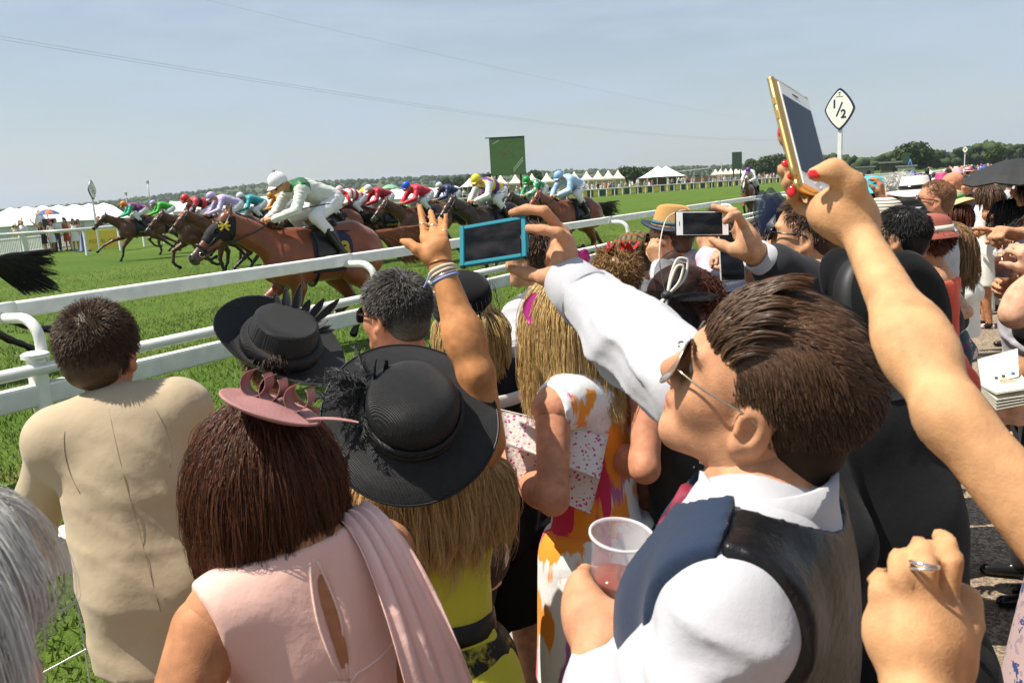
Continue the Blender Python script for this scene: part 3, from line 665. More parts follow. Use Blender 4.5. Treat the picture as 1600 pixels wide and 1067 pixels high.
# ---------------------------------------------------------------- hills, woods, trees
HAZE_D = .00011
HILLM = M('hill_grass', (.06, .09, .03), .95, var=.3, vscale=.01)
xs = np.linspace(-500, 2300, 90); top = np.interp(xs, [-500, 0, 150, 300, 400, 550, 700, 850, 1000, 1150, 1300, 1450, 1600, 2300], [9, 10, 13, 22, 28, 27, 25, 24, 20, 17, 14, 17, 20, 22])
rows = []
for d, f in ((1350, 0.), (1550, .35), (1800, .75), (2050, 1.), (2500, .6), (2900, 0)):
    q = np.array([pol(x, d) for x in xs]); q[:, 2] = f*top*2050/FPX*(1+.06*np.sin(xs*.013+d))-(.5 if f == 0 else 0); rows.append(q)
P = np.stack(rows); m, n = P.shape[:2]; i = np.arange(m-1)[:, None]*n; j = np.arange(n-1)[None]
prop(put('hills', (P.reshape(-1, 3), [np.stack([i+j, i+j+1, i+n+j+1, i+n+j], -1).reshape(-1, 4)]), HILLM), kind='structure')
def ico(sub=1):
    import bmesh
    b = bmesh.new(); bmesh.ops.create_icosphere(b, subdivisions=sub, radius=1); V = np.array([v.co[:] for v in b.verts]); F = np.array([[v.index for v in f.verts] for f in b.faces]); b.free(); return V, F
IV, IF = ico(2)
def clumps(C, R, sq=.8):
    n = len(C); V = IV[None]*(1+nr.normal(0, .22, (n, len(IV), 1)))*R[:, None, None]*np.array([1, 1, sq]); V = V+C[:, None]
    return V.reshape(-1, 3), [(IF[None]+np.arange(n)[:, None, None]*len(IV)).reshape(-1, 3)], np.repeat(nr.random(n), len(IV))
FOL = M('woodland', (.032, .058, .02), .9, spec=.1, strand=.4, col2=(.07, .10, .038), var=.25, vscale=.2)
C, R = [], []
for k in range(5200):                # woods over the hills
    x = nr.uniform(-450, 2250); d = nr.choice([1400, 1500, 1650, 1800, 1950, 2060, 2100])+nr.normal(0, 30); q = pol(x, d)
    f = np.interp(d, [1350, 1550, 1800, 2050, 2500], [0, .35, .75, 1., .6]); z = f*np.interp(x, xs, top)*2050/FPX; r_ = nr.uniform(2.6, 5.5); C.append([q[0], q[1], z+r_*.4]); R.append(r_)
prop(put('woods', clumps(np.array(C), np.array(R), .95), FOL), label='dark green far off woodland covering the low hills', kind='stuff')
C, R = [], []
for k in range(1300):                 # nearer belt
    x = nr.uniform(1195, 1720) if k < 800 else nr.uniform(-300, 1200); d = nr.uniform(480, 620) if k < 800 else nr.uniform(900, 1150); q = pol(x, d); r_ = nr.uniform(1.6, 3.6)
    h = (10.5 if x > 1195 else 7)+1.8*math.sin(x*.05)+1.2*math.sin(x*.013); C.append([q[0], q[1], nr.uniform(2, h)]); R.append(r_)
prop(put('tree_belt', clumps(np.array(C), np.array(R), .9), FOL), label='belt of dark broadleaf trees behind the course', kind='stuff')
LEAF = M('leaves', (.024, .05, .014), .7, spec=.2, strand=.5, col2=(.075, .115, .03)); BARK = M('bark', (.09, .07, .05), .9, var=.3)
def tree_geo(h, r_, n=4200):
    cen = []
    for k in range(26): v = nrmz(nr.normal(size=3)); cen.append([v[0]*r_*.68, v[1]*r_*.68, h*.62+v[2]*h*.27])
    cen = np.array(cen); c = cen[nr.integers(0, len(cen), n)]; v = nrmz(nr.normal(size=(n, 3))); pos = c+v*(r_*.36*nr.uniform(.6, 1.05, (n, 1)))
    nn = nrmz(v+nr.normal(0, .6, (n, 3))); a = nrmz(np.cross(nn, nr.normal(size=(n, 3)))); b = np.cross(nn, a); s = r_*.085*nr.uniform(.6, 1.3, (n, 1))
    V = np.stack([pos-a*s, pos+b*s*.6, pos+a*s, pos-b*s*.6], 1).reshape(-1, 3)
    return V, [np.arange(n*4).reshape(-1, 4)], np.repeat(nr.random(n), 4)
def tree_trunk(h, r_):
    g = [tube([(0, 0, 0), (.1, 0, h*.3), (0, .1, h*.7)], [h*.035, h*.028, h*.012], 8)]
    for k in range(6): a = k*1.05+.3; g.append(tube([(0, 0, h*(.3+.04*k)), (math.cos(a)*r_*.35, math.sin(a)*r_*.35, h*(.5+.03*k)), (math.cos(a)*r_*.65, math.sin(a)*r_*.65, h*(.62+.02*k))], [h*.016, h*.01, h*.004], 6))
    return join(*g)
TR = {}
for kind, (h, r_) in {'round': (11, 7.5), 'tall': (11, 4.6)}.items():
    r = empty('tree', (0, 0, 0)); put('crown', tree_geo(h, r_), LEAF, r, smooth=False); put('trunk', tree_trunk(h, r_), BARK, r); TR[kind] = [r, False]
for kind, px, d, sc, lb in (('round', 1428, 330, 1.0, 'big dark round tree standing above the tree belt at right'), ('round', 981, 330, .72, 'round tree behind the right end of the pagoda row'), ('tall', 836, 330, .8, 'small tree right of the big screen'), ('round', 1010, 420, .8, 'tree behind the high peak tent'), ('round', 727, 420, .85, 'round tree left of the big screen'), ('tall', 700, 440, .9, 'dark tree behind the rider in the blue cap'), ('round', 1184, 430, .95, 'broad tree right of the purple capped rider'), ('round', 1212, 430, 1.05, 'broad tree behind the raised gold phone'), ('tall', 1556, 300, .75, 'dark tree above the black umbrella')):
    r, used = TR[kind]
    o = copy_tree(r) if used else r; TR[kind][1] = True; q = pol(px, d); o.location = tuple(q); o.scale = (sc, sc, sc); o.rotation_euler = (0, 0, px*.7); prop(o, lb, 'tree', 'trees along the skyline')

# ---------------------------------------------------------------- hazy summer air
hz = put('haze', box((-900, 1350, 58.5), (5200, 5400, 119)), None, None)
hm = bpy.data.materials.new('haze'); hm.use_nodes = True; hn = hm.node_tree; hn.nodes.clear(); ho = hn.nodes.new('ShaderNodeOutputMaterial'); hv = hn.nodes.new('ShaderNodeVolumePrincipled')
hv.inputs['Color'].default_value = (.82, .90, 1, 1); hv.inputs['Density'].default_value = HAZE_D; hv.inputs['Anisotropy'].default_value = .3; hn.links.new(hv.outputs[0], ho.inputs['Volume'])
hz.data.materials.clear(); hz.data.materials.append(hm); prop(hz, label='thin pale summer haze over the racecourse', kind='stuff')
# ================================================================ horses and riders
def f_horse(t, co, mixc, c):         # dark points: legs, muzzle (object coordinates, z up, y forward)
    N = t.nodes.new; L = t.links.new; s = N('ShaderNodeSeparateXYZ'); L(co, s.inputs[0])
    r = N('ShaderNodeMapRange'); r.inputs[1].default_value = .42; r.inputs[2].default_value = .75; r.inputs[3].default_value = 1; r.inputs[4].default_value = 0; L(s.outputs['Z'], r.inputs[0])
    q = N('ShaderNodeMapRange'); q.inputs[1].default_value = 1.52; q.inputs[2].default_value = 1.68; L(s.outputs['Y'], q.inputs[0])
    o = mixc(r.outputs[0], c, (.02, .012, .008)); o = mixc(q.outputs[0], o, (.05, .035, .03))
    return o
HORSE = M('horse_coat', (.2, .1, .05), .34, spec=.5, objcol=True, fn=f_horse, var=.22, vscale=5, bump=[('noise', 70, .12, .004), ('noise', 6, .25, .03)], sheen=.1)
HHAIR = M('horse_hair', (.012, .008, .006), .45, objcol=True)
LEATH = M('black_leather', (.015, .012, .01), .35); BOOT = M('boot_leather', (.012, .012, .013), .22); STEEL = M('bit_steel', (.5, .5, .5), .25, metal=1)
def horse_body(pose, long_neck=0.):
    b = Body(); X = np.array([1, 0, 0.])
    b.ell((0, .0, 1.22), (.275, .62, .335), k=.1); b.ell((0, .42, 1.22), (.235, .36, .37), k=.12); b.ell((0, -.55, 1.3), (.27, .38, .30), k=.12)
    b.ell((0, -.35, 1.17), (.24, .4, .27), k=.1)
    b.cap((0, .38, 1.5), (0, -.5, 1.53), .09, .12, k=.12)
    for s in (-1, 1): b.ell((s*.15, .5, 1.2), (.1, .2, .3), rotx(R_(18)), k=.06); b.ell((s*.15, -.62, 1.2), (.125, .29, .31), rotx(R_(-20)), k=.06); b.ell((s*.1, .66, 1.1), (.1, .12, .16), k=.05)
    b.cap((0, .5, 1.32), (0, .98, 1.6), .235, .15, k=.1, sc=((1, 0, 0), .62)); b.cap((0, .9, 1.56), (0, 1.2, 1.76), .16, .115, k=.06, sc=((1, 0, 0), .66))
    b.cap((0, 1.2, 1.75), (0, 1.4, 1.6), .105, .092, k=.05, sc=((1, 0, 0), .8)); b.cap((0, 1.38, 1.62), (0, 1.66, 1.36), .085, .055, k=.04, sc=((1, 0, 0), .82)); b.ell((0, 1.24, 1.62), (.075, .12, .10), k=.04)
    b.ell((0, 1.68, 1.345), (.055, .06, .062), k=.03); b.ell((0, 1.655, 1.29), (.04, .05, .03), k=.02)
    for s in (-1, 1):
        b.ell((s*.085, 1.4, 1.655), .02, k=.02); b.ell((s*.098, 1.4, 1.65), (.012, .022, .02), k=.004, l=1); b.ell((s*.045, 1.725, 1.37), (.016, .016, .022), k=.01, l=1, op=-1)
        b.cap((s*.05, 1.19, 1.83), (s*.065, 1.17, 1.96), .035, .008, k=.02); b.cap((s*.05, 1.36, 1.52), (s*.035, 1.6, 1.33), .03, .02, k=.03)
    for leg in pose:
        pts, rs = leg; b.chain([np.array(p) for p in pts], rs, k=.035)
        h = np.array(pts[-1]); f = nrmz(h-np.array(pts[-2])); b.cap(h, h+f*.07, .045, .058, k=.01, l=1)
    return b
def fl(s, *yz): return [(s*.16, .5, 1.05)]+[(s*w_, y, z) for w_, (y, z) in zip((.15, .13, .12, .115, .11), yz)], (.14, .095, .055, .042, .036, .036)
def hl(s, *yz): return [(s*.15, -.55, 1.2)]+[(s*w_, y, z) for w_, (y, z) in zip((.16, .14, .125, .12, .11), yz)], (.2, .145, .068, .045, .038, .038)
POSES = {
 'stretch': [fl(1, (.62, .92), (1.02, .82), (1.38, .64), (1.5, .55), (1.58, .48)), fl(-1, (.45, .88), (.72, .55), (.78, .22), (.84, .12), (.86, .07)), hl(1, (-.5, .95), (-1.0, .78), (-1.34, .58), (-1.46, .52), (-1.55, .5)), hl(-1, (-.42, .95), (-.78, .72), (-1.1, .45), (-1.22, .38), (-1.3, .32))],
 'gather': [fl(1, (.5, .88), (.82, .7), (.62, .42), (.5, .36), (.42, .36)), fl(-1, (.42, .85), (.5, .52), (.42, .2), (.46, .1), (.48, .06)), hl(1, (-.3, .92), (-.52, .6), (-.18, .35), (-.06, .26), (.0, .2)), hl(-1, (-.4, .95), (-.75, .66), (-.5, .38), (-.42, .28), (-.38, .2))],
 'reach': [fl(1, (.6, .92), (.95, .74), (1.02, .42), (.96, .32), (.9, .28)), fl(-1, (.4, .86), (.32, .52), (.02, .38), (-.06, .42), (-.12, .44)), hl(1, (-.5, .95), (-.95, .72), (-1.2, .4), (-1.3, .3), (-1.36, .22)), hl(-1, (-.32, .92), (-.55, .6), (-.5, .26), (-.44, .16), (-.42, .1))]}
HMESH = {}
def horse_mesh(pose, vox):
    k = (pose, vox)
    if k not in HMESH:
        V, F, lb = horse_body(POSES[pose]).mesh(vox, lab=True); HMESH[k] = mesh_np('horse_body', V, F, [HORSE, GLOSSBLACK], lb)
    return HMESH[k]
def tail_geo(n, vox=.004):
    P = np.zeros((n, 12, 3)); a = nr.uniform(0, 6.28, n); L = nr.uniform(.45, .9, n); u = np.linspace(0, 1, 12)
    for i in range(12): f = u[i]; sp = .035+.13*f; P[:, i] = np.stack([sp*np.cos(a)*nr.uniform(.9, 1.1, n)*.7+.05*f*np.sin(5*f+a), -.9-L*f-.0*f, 1.44-.12*f*f+sp*np.sin(a)*.9-.22*f*f*(a > 4)+.05*np.sin(4*f+a*2)*f], 1)
    return strands(P, .012, .003)
def mane_geo(n):
    P = np.zeros((n, 6, 3)); u = nr.random(n); r = np.stack([nr.normal(0, .012, n), .45+.72*u, 1.55+.27*u+.02*np.sin(u*6)], 1); 
    for i in range(6): f = i/5; P[:, i] = r+np.stack([.06*f*nr.normal(.4, .6, n), -.16*f+.0*u, .05*f*nr.uniform(.2, 1.5, n)-.10*f*f], 1)
    return strands(P, .009, .003)
TAIL = {}; MANE = {}
def surf_pts(b, P, it=6, push=.008):  # push points radially onto the outside of the horse barrel
    return P
def barrel_x(y, z):                  # half width of the barrel at (y, z)
    q = 1-((y+.05)/.72)**2-((z-1.24)/.345)**2
    return .262*math.sqrt(max(q, .02))+.022
def cloth_panel(s, y0, y1, zt, zb, off, n=9):
    rows = []
    for i in range(n):
        z = zt+(zb-zt)*i/(n-1); rows.append([(s*(barrel_x(y, z)+off), y+.04*(i/(n-1)), z) for y in np.linspace(y0, y1, 9)])
    return np.array(rows)
CLOTHM = M('saddle_cloth', (.010, .014, .04), .75, var=.08, bump=[('noise', 14, .4, .02)])
TACK = None
def tack():
    """saddle, cloth, girth, bridle and reins in the horse's own coordinates"""
    g = {}
    g['saddle_cloth'] = (join(sheet(cloth_panel(1, -.5, .2, 1.53, 1.02, .012), .01), sheet(cloth_panel(-1, -.5, .2, 1.53, 1.02, .012), .01, True), sheet(np.array([[(x, y, 1.585-abs(x)*.35) for y in np.linspace(-.5, .2, 5)] for x in np.linspace(-.17, .17, 7)]), .01)), CLOTHM)
    g['saddle'] = (join(sheet(cloth_panel(1, -.18, .16, 1.56, 1.15, .03), .015), sheet(cloth_panel(-1, -.18, .16, 1.56, 1.15, .03), .015, True), sphere((0, -.0, 1.6), (.13, .25, .05), 12, 8), sphere((0, -.22, 1.63), (.11, .06, .06), 10, 6)), LEATH)
    a = np.linspace(0, 2*math.pi, 25)[:-1]; g['girth'] = (tube([(.268*math.cos(v), .16, 1.21+.36*math.sin(v)) for v in a], .028, 6, closed=True, flat=((0, 1, 0), .3)), LEATH)
    ring = lambda c, d, r, asp=.78: [np.array(c)+r*asp*math.cos(v)*np.array([1, 0, 0])+r*math.sin(v)*np.cross([1, 0, 0], nrmz(d)) for v in a]
    hd = np.array([0, .28, -.26]); c1 = np.array([0, 1.57, 1.445]); c2 = np.array([0, 1.31, 1.685])
    ck = lambda s: [(s*.062, 1.6, 1.39), (s*.088, 1.44, 1.55), (s*.098, 1.3, 1.70), (s*.08, 1.2, 1.83), (0, 1.18, 1.865)]
    g['bridle'] = (join(tube(ring(c1, hd, .087), .011, 6, closed=True), tube(ring(c2+[0, -.03, -.03], hd, .125), .011, 6, closed=True), tube(ck(1), .01, 6), tube(ck(-1), .01, 6), tube([(.095, 1.26, 1.72), (.085, 1.2, 1.55), (0, 1.19, 1.5), (-.085, 1.2, 1.55), (-.095, 1.26, 1.72)], .009, 6)), LEATH)
    g['bit_ring'] = (join(*[tube([np.array((s*.066, 1.6, 1.385))+.03*np.array([0, math.cos(v), math.sin(v)]) for v in a], .006, 5, closed=True) for s in (-1, 1)]), STEEL)
    g['reins'] = (join(*[tube(spline([(s*.068, 1.59, 1.38), (s*.12, 1.25, 1.5), (s*.13, .95, 1.6), (s*.07, .66, 1.72), (0, .55, 1.72)], 12), .011, 6) for s in (-1, 1)]), LEATH)
    return {k: (mesh_np(k, v[0][0], v[0][1], v[1], smooth=(k not in ('saddle_cloth',))), v[1]) for k, v in g.items()}
def number_geo(txt):
    gs = []
    for sx in (1, -1):
        g = text_geo(txt, .27, .002, .012); V = g[0]; n = len(V); q = np.zeros((n, 3)); q[:, 1] = -.24+V[:, 0]*(1 if sx > 0 else -1); q[:, 2] = 1.29+V[:, 1]
        q[:, 0] = [sx*(barrel_x(y, z)+.022) for y, z in q[:, 1:]]
        gs.append((q, g[1] if sx > 0 else [f[:, ::-1] for f in g[1]]))
        g = text_geo('ROYAL ASCOT', .075, .001, .003); V = g[0]; n = len(V); q = np.zeros((n, 3)); q[:, 1] = -.14+V[:, 0]*(1 if sx > 0 else -1); q[:, 2] = 1.09+V[:, 1]
        q[:, 0] = [sx*(barrel_x(y, z)+.022) for y, z in q[:, 1:]]; gs.append((q, g[1] if sx > 0 else [f[:, ::-1] for f in g[1]]))
    return join(*gs)
def f_hood(): pass
# ---- rider: crouched over the withers, same coordinates as the horse
RB = Body()
for s in (-1, 1):
    RB.cap((s*.09, -.22, 1.9), (s*.27, .16, 1.74), .1, .075, k=.03, l=3); RB.cap((s*.27, .16, 1.74), (s*.325, .02, 1.56), .068, .056, k=.02, l=4); RB.cap((s*.325, .03, 1.57), (s*.335, -.14, 1.28), .056, .043, k=.02, l=5)
    RB.cap((s*.335, -.17, 1.22), (s*.335, .07, 1.19), .045, .036, k=.02, l=5)
    RB.cap((s*.18, .27, 2.08), (s*.26, .42, 1.83), .066, .052, k=.03, l=2); RB.cap((s*.26, .42, 1.83), (s*.1, .64, 1.74), .05, .036, k=.02, l=2); RB.cap((s*.09, .65, 1.74), (s*.05, .72, 1.73), .036, .034, k=.01, l=6)
    for j in range(4): RB.cap((s*(.06+.002*j), .70+.012*j, 1.755-.02*j), (s*.025, .735, 1.75-.02*j), .011, .010, k=.006, l=6)
RB.ell((0, -.24, 1.95), (.165, .17, .14), k=.06, l=3); RB.cap((0, -.24, 1.97), (0, .16, 2.10), .15, .16, k=.08, l=1, sc=((0, 0, 1), .85)); RB.cap((-.14, .25, 2.11), (.14, .25, 2.11), .085, k=.06, l=1)
RB.cap((0, .29, 2.12), (0, .42, 2.16), .06, .055, k=.03, l=6); RB.ell((0, .5, 2.17), (.075, .1, .1), k=.02, l=6); RB.ell((0, .56, 2.1), (.055, .05, .06), rotx(-.4), k=.02, l=6); RB.cap((0, .605, 2.13), (0, .625, 2.10), .01, .013, k=.01, l=6)
def wr(X, Y, Z): return .004*np.sin(38*X+25*Y+11*np.sin(14*Z))*np.sin(30*Z+9*Y)+.003*np.sin(52*Y-33*Z)
RIDER = {}
def rider_meshes(vox):
    if vox in RIDER: return RIDER[vox]
    r = {}
    thin = Body(); thin.p = [q if q[6] == 6 else (q[0], q[1], q[2]*.8 if q[0] == 'e' else q[2], q[3]*.8 if q[0] == 'c' else q[3], q[4]*.8 if q[0] == 'c' else q[4])+q[5:] for q in RB.p]
    V, F = thin.mesh(vox*1.2); r['body'] = (V, F)
    V, F, lb = RB.sel((1, 2)).mesh(vox, .014, mod=wr, lab=True); r['silks'] = (V, F, (lb == 2).astype(int))
    r['breeches'] = RB.sel((3, 4)).mesh(vox, .010, mod=lambda X, Y, Z: .5*wr(X, Y, Z))
    for nm, sg in (('boot', 1), ('boot.', -1)):
        bb = Body(); bb.p = [q for q in RB.p if q[6] == 5 and q[1][0]*sg > 0]; r[nm] = bb.mesh(vox, .008)
    Mh = rotx(R_(-24)); c = np.array([0, .49, 2.2])
    r['helmet'] = join(xf(lathe([(1e-3, .125), (.05, .118), (.085, .09), (.105, .04), (.11, 0), (.105, -.03), (.098, -.03), (.09, .0), (1e-3, .1)], 28, sy=1.18), Mh, c), xf(sheet(np.array([[(x, .115+.06*f*(1-(x/.09)**2)+.0*f-.25*x*x*8, -.0-.035*f) for x in np.linspace(-.09, .09, 9)] for f in (0, .5, 1)]), .006), Mh, c))
    r['goggles'] = join(*[xf(sphere((sx*.036, .095, -.055), (.036, .022, .026), 12, 8), Mh, c) for sx in (-1, 1)], xf(tube([(.1*math.sin(v), .115*math.cos(v)-.0, -.05+.03*(1-math.cos(v))) for v in np.linspace(0, 2*math.pi, 25)[:-1]], .009, 6, closed=True), Mh, c))
    r['whip'] = tube([(-.1, .66, 1.76), (-.3, .3, 1.86), (-.42, .02, 1.9)], .008, 5)
    RIDER[vox] = {k: (v[0], v[1], v[2] if len(v) > 2 and k == 'silks' else None) for k, v in r.items()}
    return RIDER[vox]
RMESH = {}
BRE = cloth('white_breeches', (.72, .72, .72), .7); HEL = M('rider_helmet', (.5, .5, .5), .35, objcol=True)
def pattern(name, base, other, kind, sc=14.):
    def fn(t, co, mixc, c):
        N = t.nodes.new; L = t.links.new
        if kind == 'yoke':
            s_ = N('ShaderNodeSeparateXYZ'); L(co, s_.inputs[0]); m_ = N('ShaderNodeMapRange'); m_.inputs[1].default_value = .14; m_.inputs[2].default_value = .15; L(s_.outputs['Y'], m_.inputs[0]); z_ = N('ShaderNodeMapRange'); z_.inputs[1].default_value = 2.06; z_.inputs[2].default_value = 2.07; L(s_.outputs['Z'], z_.inputs[0]); k_ = N('ShaderNodeMath'); k_.operation = 'MULTIPLY'; L(m_.outputs[0], k_.inputs[0]); L(z_.outputs[0], k_.inputs[1]); return mixc(k_.outputs[0], base, other)
        if kind == 'plain': return mixc(0., base, base)
        if kind == 'stripe' or kind == 'hoop':
            w_ = N('ShaderNodeTexWave'); w_.bands_direction = 'X' if kind == 'stripe' else 'Y'; w_.inputs['Scale'].default_value = sc/10; L(co, w_.inputs['Vector']); f = w_.outputs['Fac']
        else:
            v = N('ShaderNodeTexVoronoi'); v.inputs['Scale'].default_value = sc; L(co, v.inputs['Vector']); f = v.outputs['Distance']
        r = N('ShaderNodeMath'); r.operation = 'GREATER_THAN' if kind != 'spot' else 'LESS_THAN'; r.inputs[1].default_value = .5 if kind != 'spot' else .36; L(f, r.inputs[0])
        return mixc(r.outputs[0], base, other)
    return M(name, base, .45, fn=fn, spec=.35, sheen=.1, bump=[('noise', 22, .4, .015)])
def racer(px, py, d, heading, pose, coat, lab_h, lab_r, num, cap, body_mat, sleeve_mat, hair=(.012, .009, .007), vox=.022, lift=.0, near=False, breech=None, rider=True, tailn=260, blaze=False, hood=False, roll=0.):
    """px, py: photo position of the horse's girth"""
    global TACK
    p = W(px, py, d); base = np.array([p[0], p[1], lift]); ang = math.pi-math.atan2(-math.sin(heading), -math.cos(heading)) if False else None
    dirn = np.array([-math.sin(heading), -math.cos(heading), 0]); a = math.atan2(-dirn[0], dirn[1])
    h = empty('horse', base, lab_h, 'horse', 'racehorses galloping along the track', rz=a)
    link('body', horse_mesh(pose, vox), h, coat)
    key = tailn
    if key not in TAIL: TAIL[key] = mesh_np('tail', *tail_geo(tailn)[:2], HHAIR); MANE[key] = mesh_np('mane', *mane_geo(tailn)[:2], HHAIR)
    link('tail', TAIL[key], h, hair if not near else (.16, .055, .02)); link('mane', MANE[key], h, hair if not near else (.10, .032, .012))
    if TACK is None: TACK = tack()
    for k, (me, m) in TACK.items(): link(k, me, h)
    if num: g = number_geo(num); me = mesh_np('cloth_number', g[0], g[1], YELLOWP, smooth=False); link('cloth_number', me, h)
    if blaze: g = sphere((0, 1.5, 1.57), (.035, .2, .04), 10, 8, rotx(R_(-43))); g = (g[0]+[0, .035, .035], g[1]); link('blaze', mesh_np('blaze', g[0], g[1], WHITEP), h)
    if hood:
        b = Body(); b.cap((0, 1.19, 1.755), (0, 1.4, 1.6), .112, .1, k=.05, sc=((1, 0, 0), .82)); b.cap((0, 1.38, 1.62), (0, 1.47, 1.535), .095, .088, k=.04, sc=((1, 0, 0), .84)); b.ell((0, 1.24, 1.62), (.083, .125, .108), k=.04); b.ell((0, 1.19, 1.7), (.09, .09, .13), k=.04)
        for s in (-1, 1): b.ell((s*.1, 1.4, 1.65), (.05, .034, .032), k=.01, op=-1); b.ell((s*.095, 1.4, 1.65), (.02, .045, .042), k=.01)
        for s in (-1, 1): b.ell((s*.13, 1.4, 1.65), (.07, .03, .028), k=.004, op=-1)
        V, F = b.mesh(.009); link('hood', mesh_np('hood', V, F, M('hood_cloth', (.012, .012, .012), .8, bump=[('noise', 60, .3, .004)])), h)
        g = join(*[xf(box((0, 0, 0), (.012, .15, .022), bev=.003), rotx(R_(-43+an)), (sx*.1, 1.30+dy, 1.705+dz)) for sx in (-1, 1) for an, dy, dz in ((0, 0, 0), (90, 0, 0), (45, .0, 0))]+[xf(box((0, 0, 0), (.1, .03, .02)), None, (0, 1.235, 1.845))]); link('hood_badge', mesh_np('hood_badge', g[0], g[1], YELLOWP, smooth=False), h)
    if not rider: return h
    r = empty('person', base+np.array([0, 0, .0]), lab_r, 'jockey', 'jockeys riding in the race', rz=a)
    rm = rider_meshes(.016 if vox > .015 else .0085)
    for k in ('body', 'silks', 'breeches', 'boot', 'boot.', 'helmet', 'goggles', 'whip'):
        V, F, mi = rm[k]; key = (k, vox > .015)
        mt = {'body': SKIN, 'silks': [body_mat, sleeve_mat], 'breeches': breech or BRE, 'boot': BOOT, 'boot.': BOOT, 'helmet': HEL, 'goggles': GLOSSBLACK, 'whip': LEATH}[k]
        if k == 'silks' or (k == 'breeches'): me = mesh_np(k, V, F, mt, mi)
        else:
            if key not in RMESH: RMESH[key] = mesh_np(k, V, F, mt, mi)
            me = RMESH[key]
        link(k.strip('.'), me, r, cap if k == 'helmet' else None)
    return h
CH, BAY, DBAY, BR = (.19, .050, .016), (.115, .036, .014), (.04, .02, .012), (.10, .036, .016)
pm = lambda n, c, o=(0, 0, 0), k='plain', sc=14.: pattern('silks_'+n, c, o, k, sc)
A18 = R_(18)
pm('white', (.68, .68, .66)); WH, NV, PK, LIL, RDc, GRN, YLW, PUR = (.78, .78, .74), (.02, .03, .12), (.75, .45, .48), (.50, .40, .66), (.62, .02, .03), (.01, .28, .07), (.75, .6, .04), (.14, .03, .25)
racer(-172, 466, 9.6, A18, 'stretch', DBAY, 'dark horse leading off the left edge with its black tail streaming', 'jockey on the leading horse at the left edge', '7', (.1, .1, .3), pm('navy', NV), pm('navy', NV), tailn=700)
racer(218, 352, 33, A18+.1, 'stretch', BR, 'brown horse numbered fifteen under the orange capped jockey', 'jockey in purple with orange spots, green sleeves and an orange cap', '15', (.75, .22, .03), pm('purple_spot', PUR, (.7, .2, .03), 'spot', 9), pm('green', (.02, .38, .2)))
racer(262, 350, 36, A18+.1, 'gather', BAY, 'bay horse half hidden behind the horse numbered fifteen', 'jockey in bright green silks and a pale lilac cap', '', LIL, pm('lime', (.05, .4, .04)), pm('lime', (.05, .4, .04)))
racer(322, 365, 24.5, A18, 'reach', BR, 'dark bay horse ridden by the jockey in the red cap', 'jockey in red silks with black seams and a red cap', '7', (.68, .04, .05), pm('red_seam', (.68, .05, .07), (.02, .02, .02), 'hoop', 11), pm('red_seam', ()))
racer(362, 352, 23.0, A18, 'gather', BAY, 'bay horse ridden by the jockey in lilac between the red and white caps', 'jockey in shiny lilac silks and a lilac cap', '', LIL, pm('lilac', LIL), pm('lilac', LIL))
racer(498, 385, 11.0, A18, 'gather', CH, 'big chestnut horse in a black hood with yellow cross nearest the rail', 'jockey in white silks with green shoulder and a white cap, nearest the rail', '3', (.80, .78, .80), pm('white_green', (.62, .64, .58), (.01, .12, .03), 'yoke'), pm('white_sleeve', (.62, .64, .58)), near=True, vox=.0125, hood=True, tailn=500)
racer(520, 335, 24, A18, 'gather', CH, 'chestnut horse numbered nineteen behind the white capped jockey', 'jockey in pale pink and grey silks and a pink cap', '19', PK, pm('pinkgrey', (.6, .45, .48), (.4, .4, .44), 'spot', 9), pm('pinkgrey', ()))
racer(556, 333, 25, A18, 'reach', CH, 'chestnut horse numbered sixteen under the red and white hooped jockey', 'jockey in red and white hooped silks and cap', '16', (.75, .5, .5), pm('redhoop', RDc, WH, 'hoop', 16), pm('redhoop', ()))
racer(600, 335, 25.5, A18, 'gather', BAY, 'bay horse numbered twenty one under the jockey in dark red', 'jockey in dark red silks and a plain white cap among the chasing group', '21', (.78, .78, .78), pm('darkred', (.4, .01, .03)), pm('darkred', ()))
racer(660, 328, 23.5, A18, 'reach', BR, 'brown horse numbered twelve with dark tail under the blue capped jockey', 'jockey in red silks with a white shoulder and a royal blue cap', '12', (.02, .1, .55), pm('scarlet', (.58, .02, .05)), pm('scarlet', ()))
racer(772, 337, 18.8, A18-.05, 'gather', DBAY, 'very dark brown horse above the teal phone', 'jockey in purple and yellow hoops with white sleeves and a striped cap', '4', YLW, pm('purhoop', PUR, YLW, 'hoop', 12), pm('white', ()))
racer(842, 325, 26, A18-.05, 'stretch', DBAY, 'dark horse with orange noseband behind the light blue jockey', 'jockey in green and white silks and a green cap', '', (.01, .3, .06), pm('greenspot', GRN, WH, 'spot', 10), pm('greenspot', ()))
racer(896, 325, 20.5, A18-.02, 'reach', CH, 'chestnut horse with orange breast straps under the light blue jockey', 'jockey in light blue silks with an orange shoulder and pale blue cap', '2', (.25, .45, .72), pm('sky', (.35, .52, .70), (.28, .45, .65), 'spot', 9), pm('sky', ()))
racer(1172, 290, 36, R_(-4), 'gather', BAY, 'bay horse with a white blaze galloping last and head on', 'jockey in white silks and a purple cap riding last', '', PUR, pm('white', ()), pm('white', ()), blaze=True)
racer(402, 345, 27, A18, 'stretch', BAY, 'bay horse between the lilac rider and the hooded chestnut', 'jockey in teal silks and a white cap half hidden behind the hooded chestnut', '', (.7, .7, .7), pm('teal', (.03, .3, .34)), pm('teal', ()))
racer(446, 341, 30, A18, 'gather', DBAY, 'dark horse mostly hidden behind the jockey in white and green', 'jockey in orange silks mostly hidden behind the rider in white and green', '', (.6, .3, .05), pm('orange', (.62, .24, .03)), pm('orange', ()))
